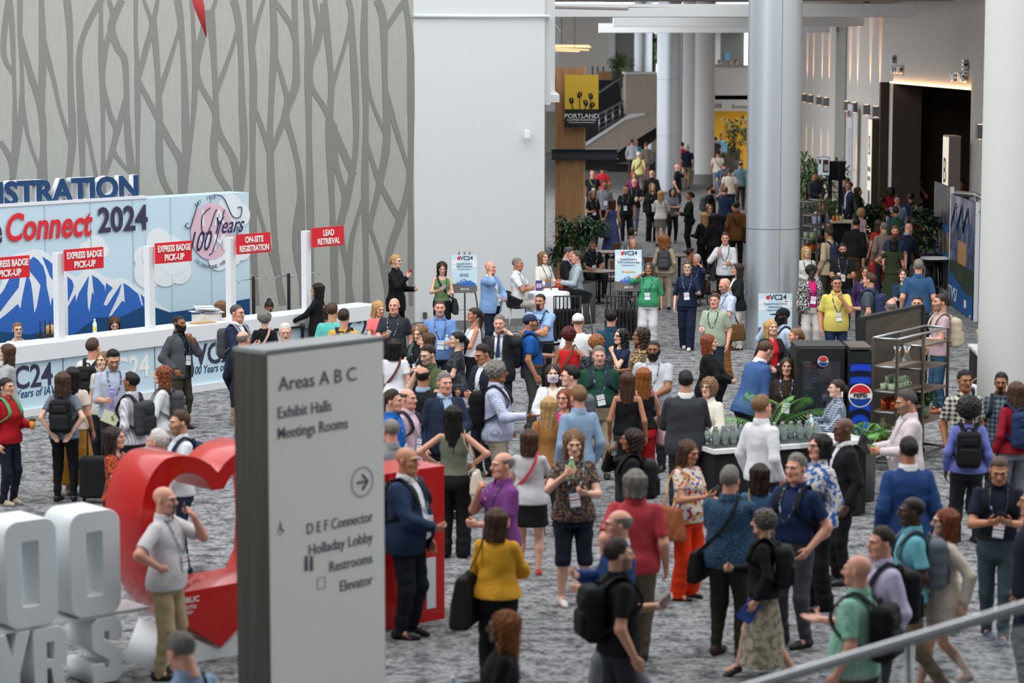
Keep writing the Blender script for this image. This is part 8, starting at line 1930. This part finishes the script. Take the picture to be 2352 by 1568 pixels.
P(2092, 1143, -88, 'man in teal polo with grey backpack', **M_, hair='buzz', hc='k', skin='f', top='polo', c='#6fb6c4', bc='#7a6c58', A='dd', badge=0, legs='walk', bag=('pack', '#6f7580', '#5d626c'))
P(2168, 1168, -85, 'woman with long auburn hair in cream cardigan and sandals', **F, hair='xlong', hc='r', skin='a', top='cardigan', c='#d6c8b8', c2='#2c8a5c/#e0d8c8/blotch', bot='s', bc='#d8cfc0/#2f8a5a/blotch', hem=.40, sh='#8a5a42', shk='flat', A='dv', badge=0, legs='walk', glasses=1)
P(2086, 1006, -172, 'dark haired man in blue blazer seen from behind', hair='short', hc='k', skin='c', top='blazer', c='#25447a', bc='#16181e', hem=.43, badge=0, h=1.86, w=1.08)
P(2295, 1046, -8, 'young man in navy polo and grey green trousers with phone', hair='buzz', hc='n', skin='c', top='polo', c='#141d30', bc='#3f5058', sh='#2a3a52', shk='sneaker', A='ff', hp=20, feet=1472, legs='step', belt='#121212', w=1.06, bag=('pack', '#14161c'), hold=[PH(0)])
P(2226, 920, 172, 'woman with black curls and violet top carrying a black backpack', **F, hair='afro', hc='k', skin='e', top='sweater', c='#6f78c0', bc='#22242a', bot='j', badge=0, A='dd', w=1.1, bag=('pack', '#15161a', '#1a1a1c'))
P(2217, 852, 12, 'dark haired man in black and cream checked shirt', hair='short', hc='k', skin='d', top='shortshirt', c='#cfc8bc/#22242a/plaid', bc='#23252c', badge=0)
P(2254, 866, 160, 'person in white shirt half behind the pale column', hair='short', hc='k', skin='c', top='shirt', c='#dde0ea', badge=0, A='dH', d=36.6)
P(2300, 858, -15, 'bearded man in dark plaid shirt and glasses', hair='short', hc='k', skin='d', top='shirt', c='#26323c/#6b7a84/plaid', bc='#1f2126', glasses=1, beard='goatee/k', badge=0, h=1.70, bag=('pack', '#22262c'))
P(2332, 876, -160, 'brown haired woman in dark red with navy backpack', **F, hair='long', hc='n', skin='b', top='sweater', c='#8f1626', bc='#6c7078', badge=0, h=1.72, bag=('pack', '#22345c'))
P(2086, 896, -82, 'grey bearded man in pale pink shirt with tablet and green can', hair='short', hc='s', skin='c', top='shirt', c='#d4c6ca', bc='#a39684', A='bb', beard='short/s', w=1.22, hp=14, hold=[('tablet', 0, '#3a3d44'), ('can', 1, '#2f9c4c')], h=1.84)
P(2372, 1120, -95, 'person in dark navy at the right photo edge', hair='short', hc='k', skin='c', top='jacket', c='#141a2a', bc='#18233a', bot='w', badge=0, h=1.86)
P(1872, 395, 30, 'seated person with grey trousers beside the tall screen plant', **M_, hair='short', hc='b', skin='c', top='shirt', c='#3c4250', bc='#7d7872', sit='auto', d=74, A='cc', badge=0, seat='dark wooden seat under the person in grey trousers')
P(1944, 408, -60, 'dark clad person seated at a table below the banner', **F, hair='mid', hc='b', skin='c', top='sweater', c='#2a1c22', sit='auto', d=80, A='rr', badge=0, seat='dark wooden seat below the tall text banner')
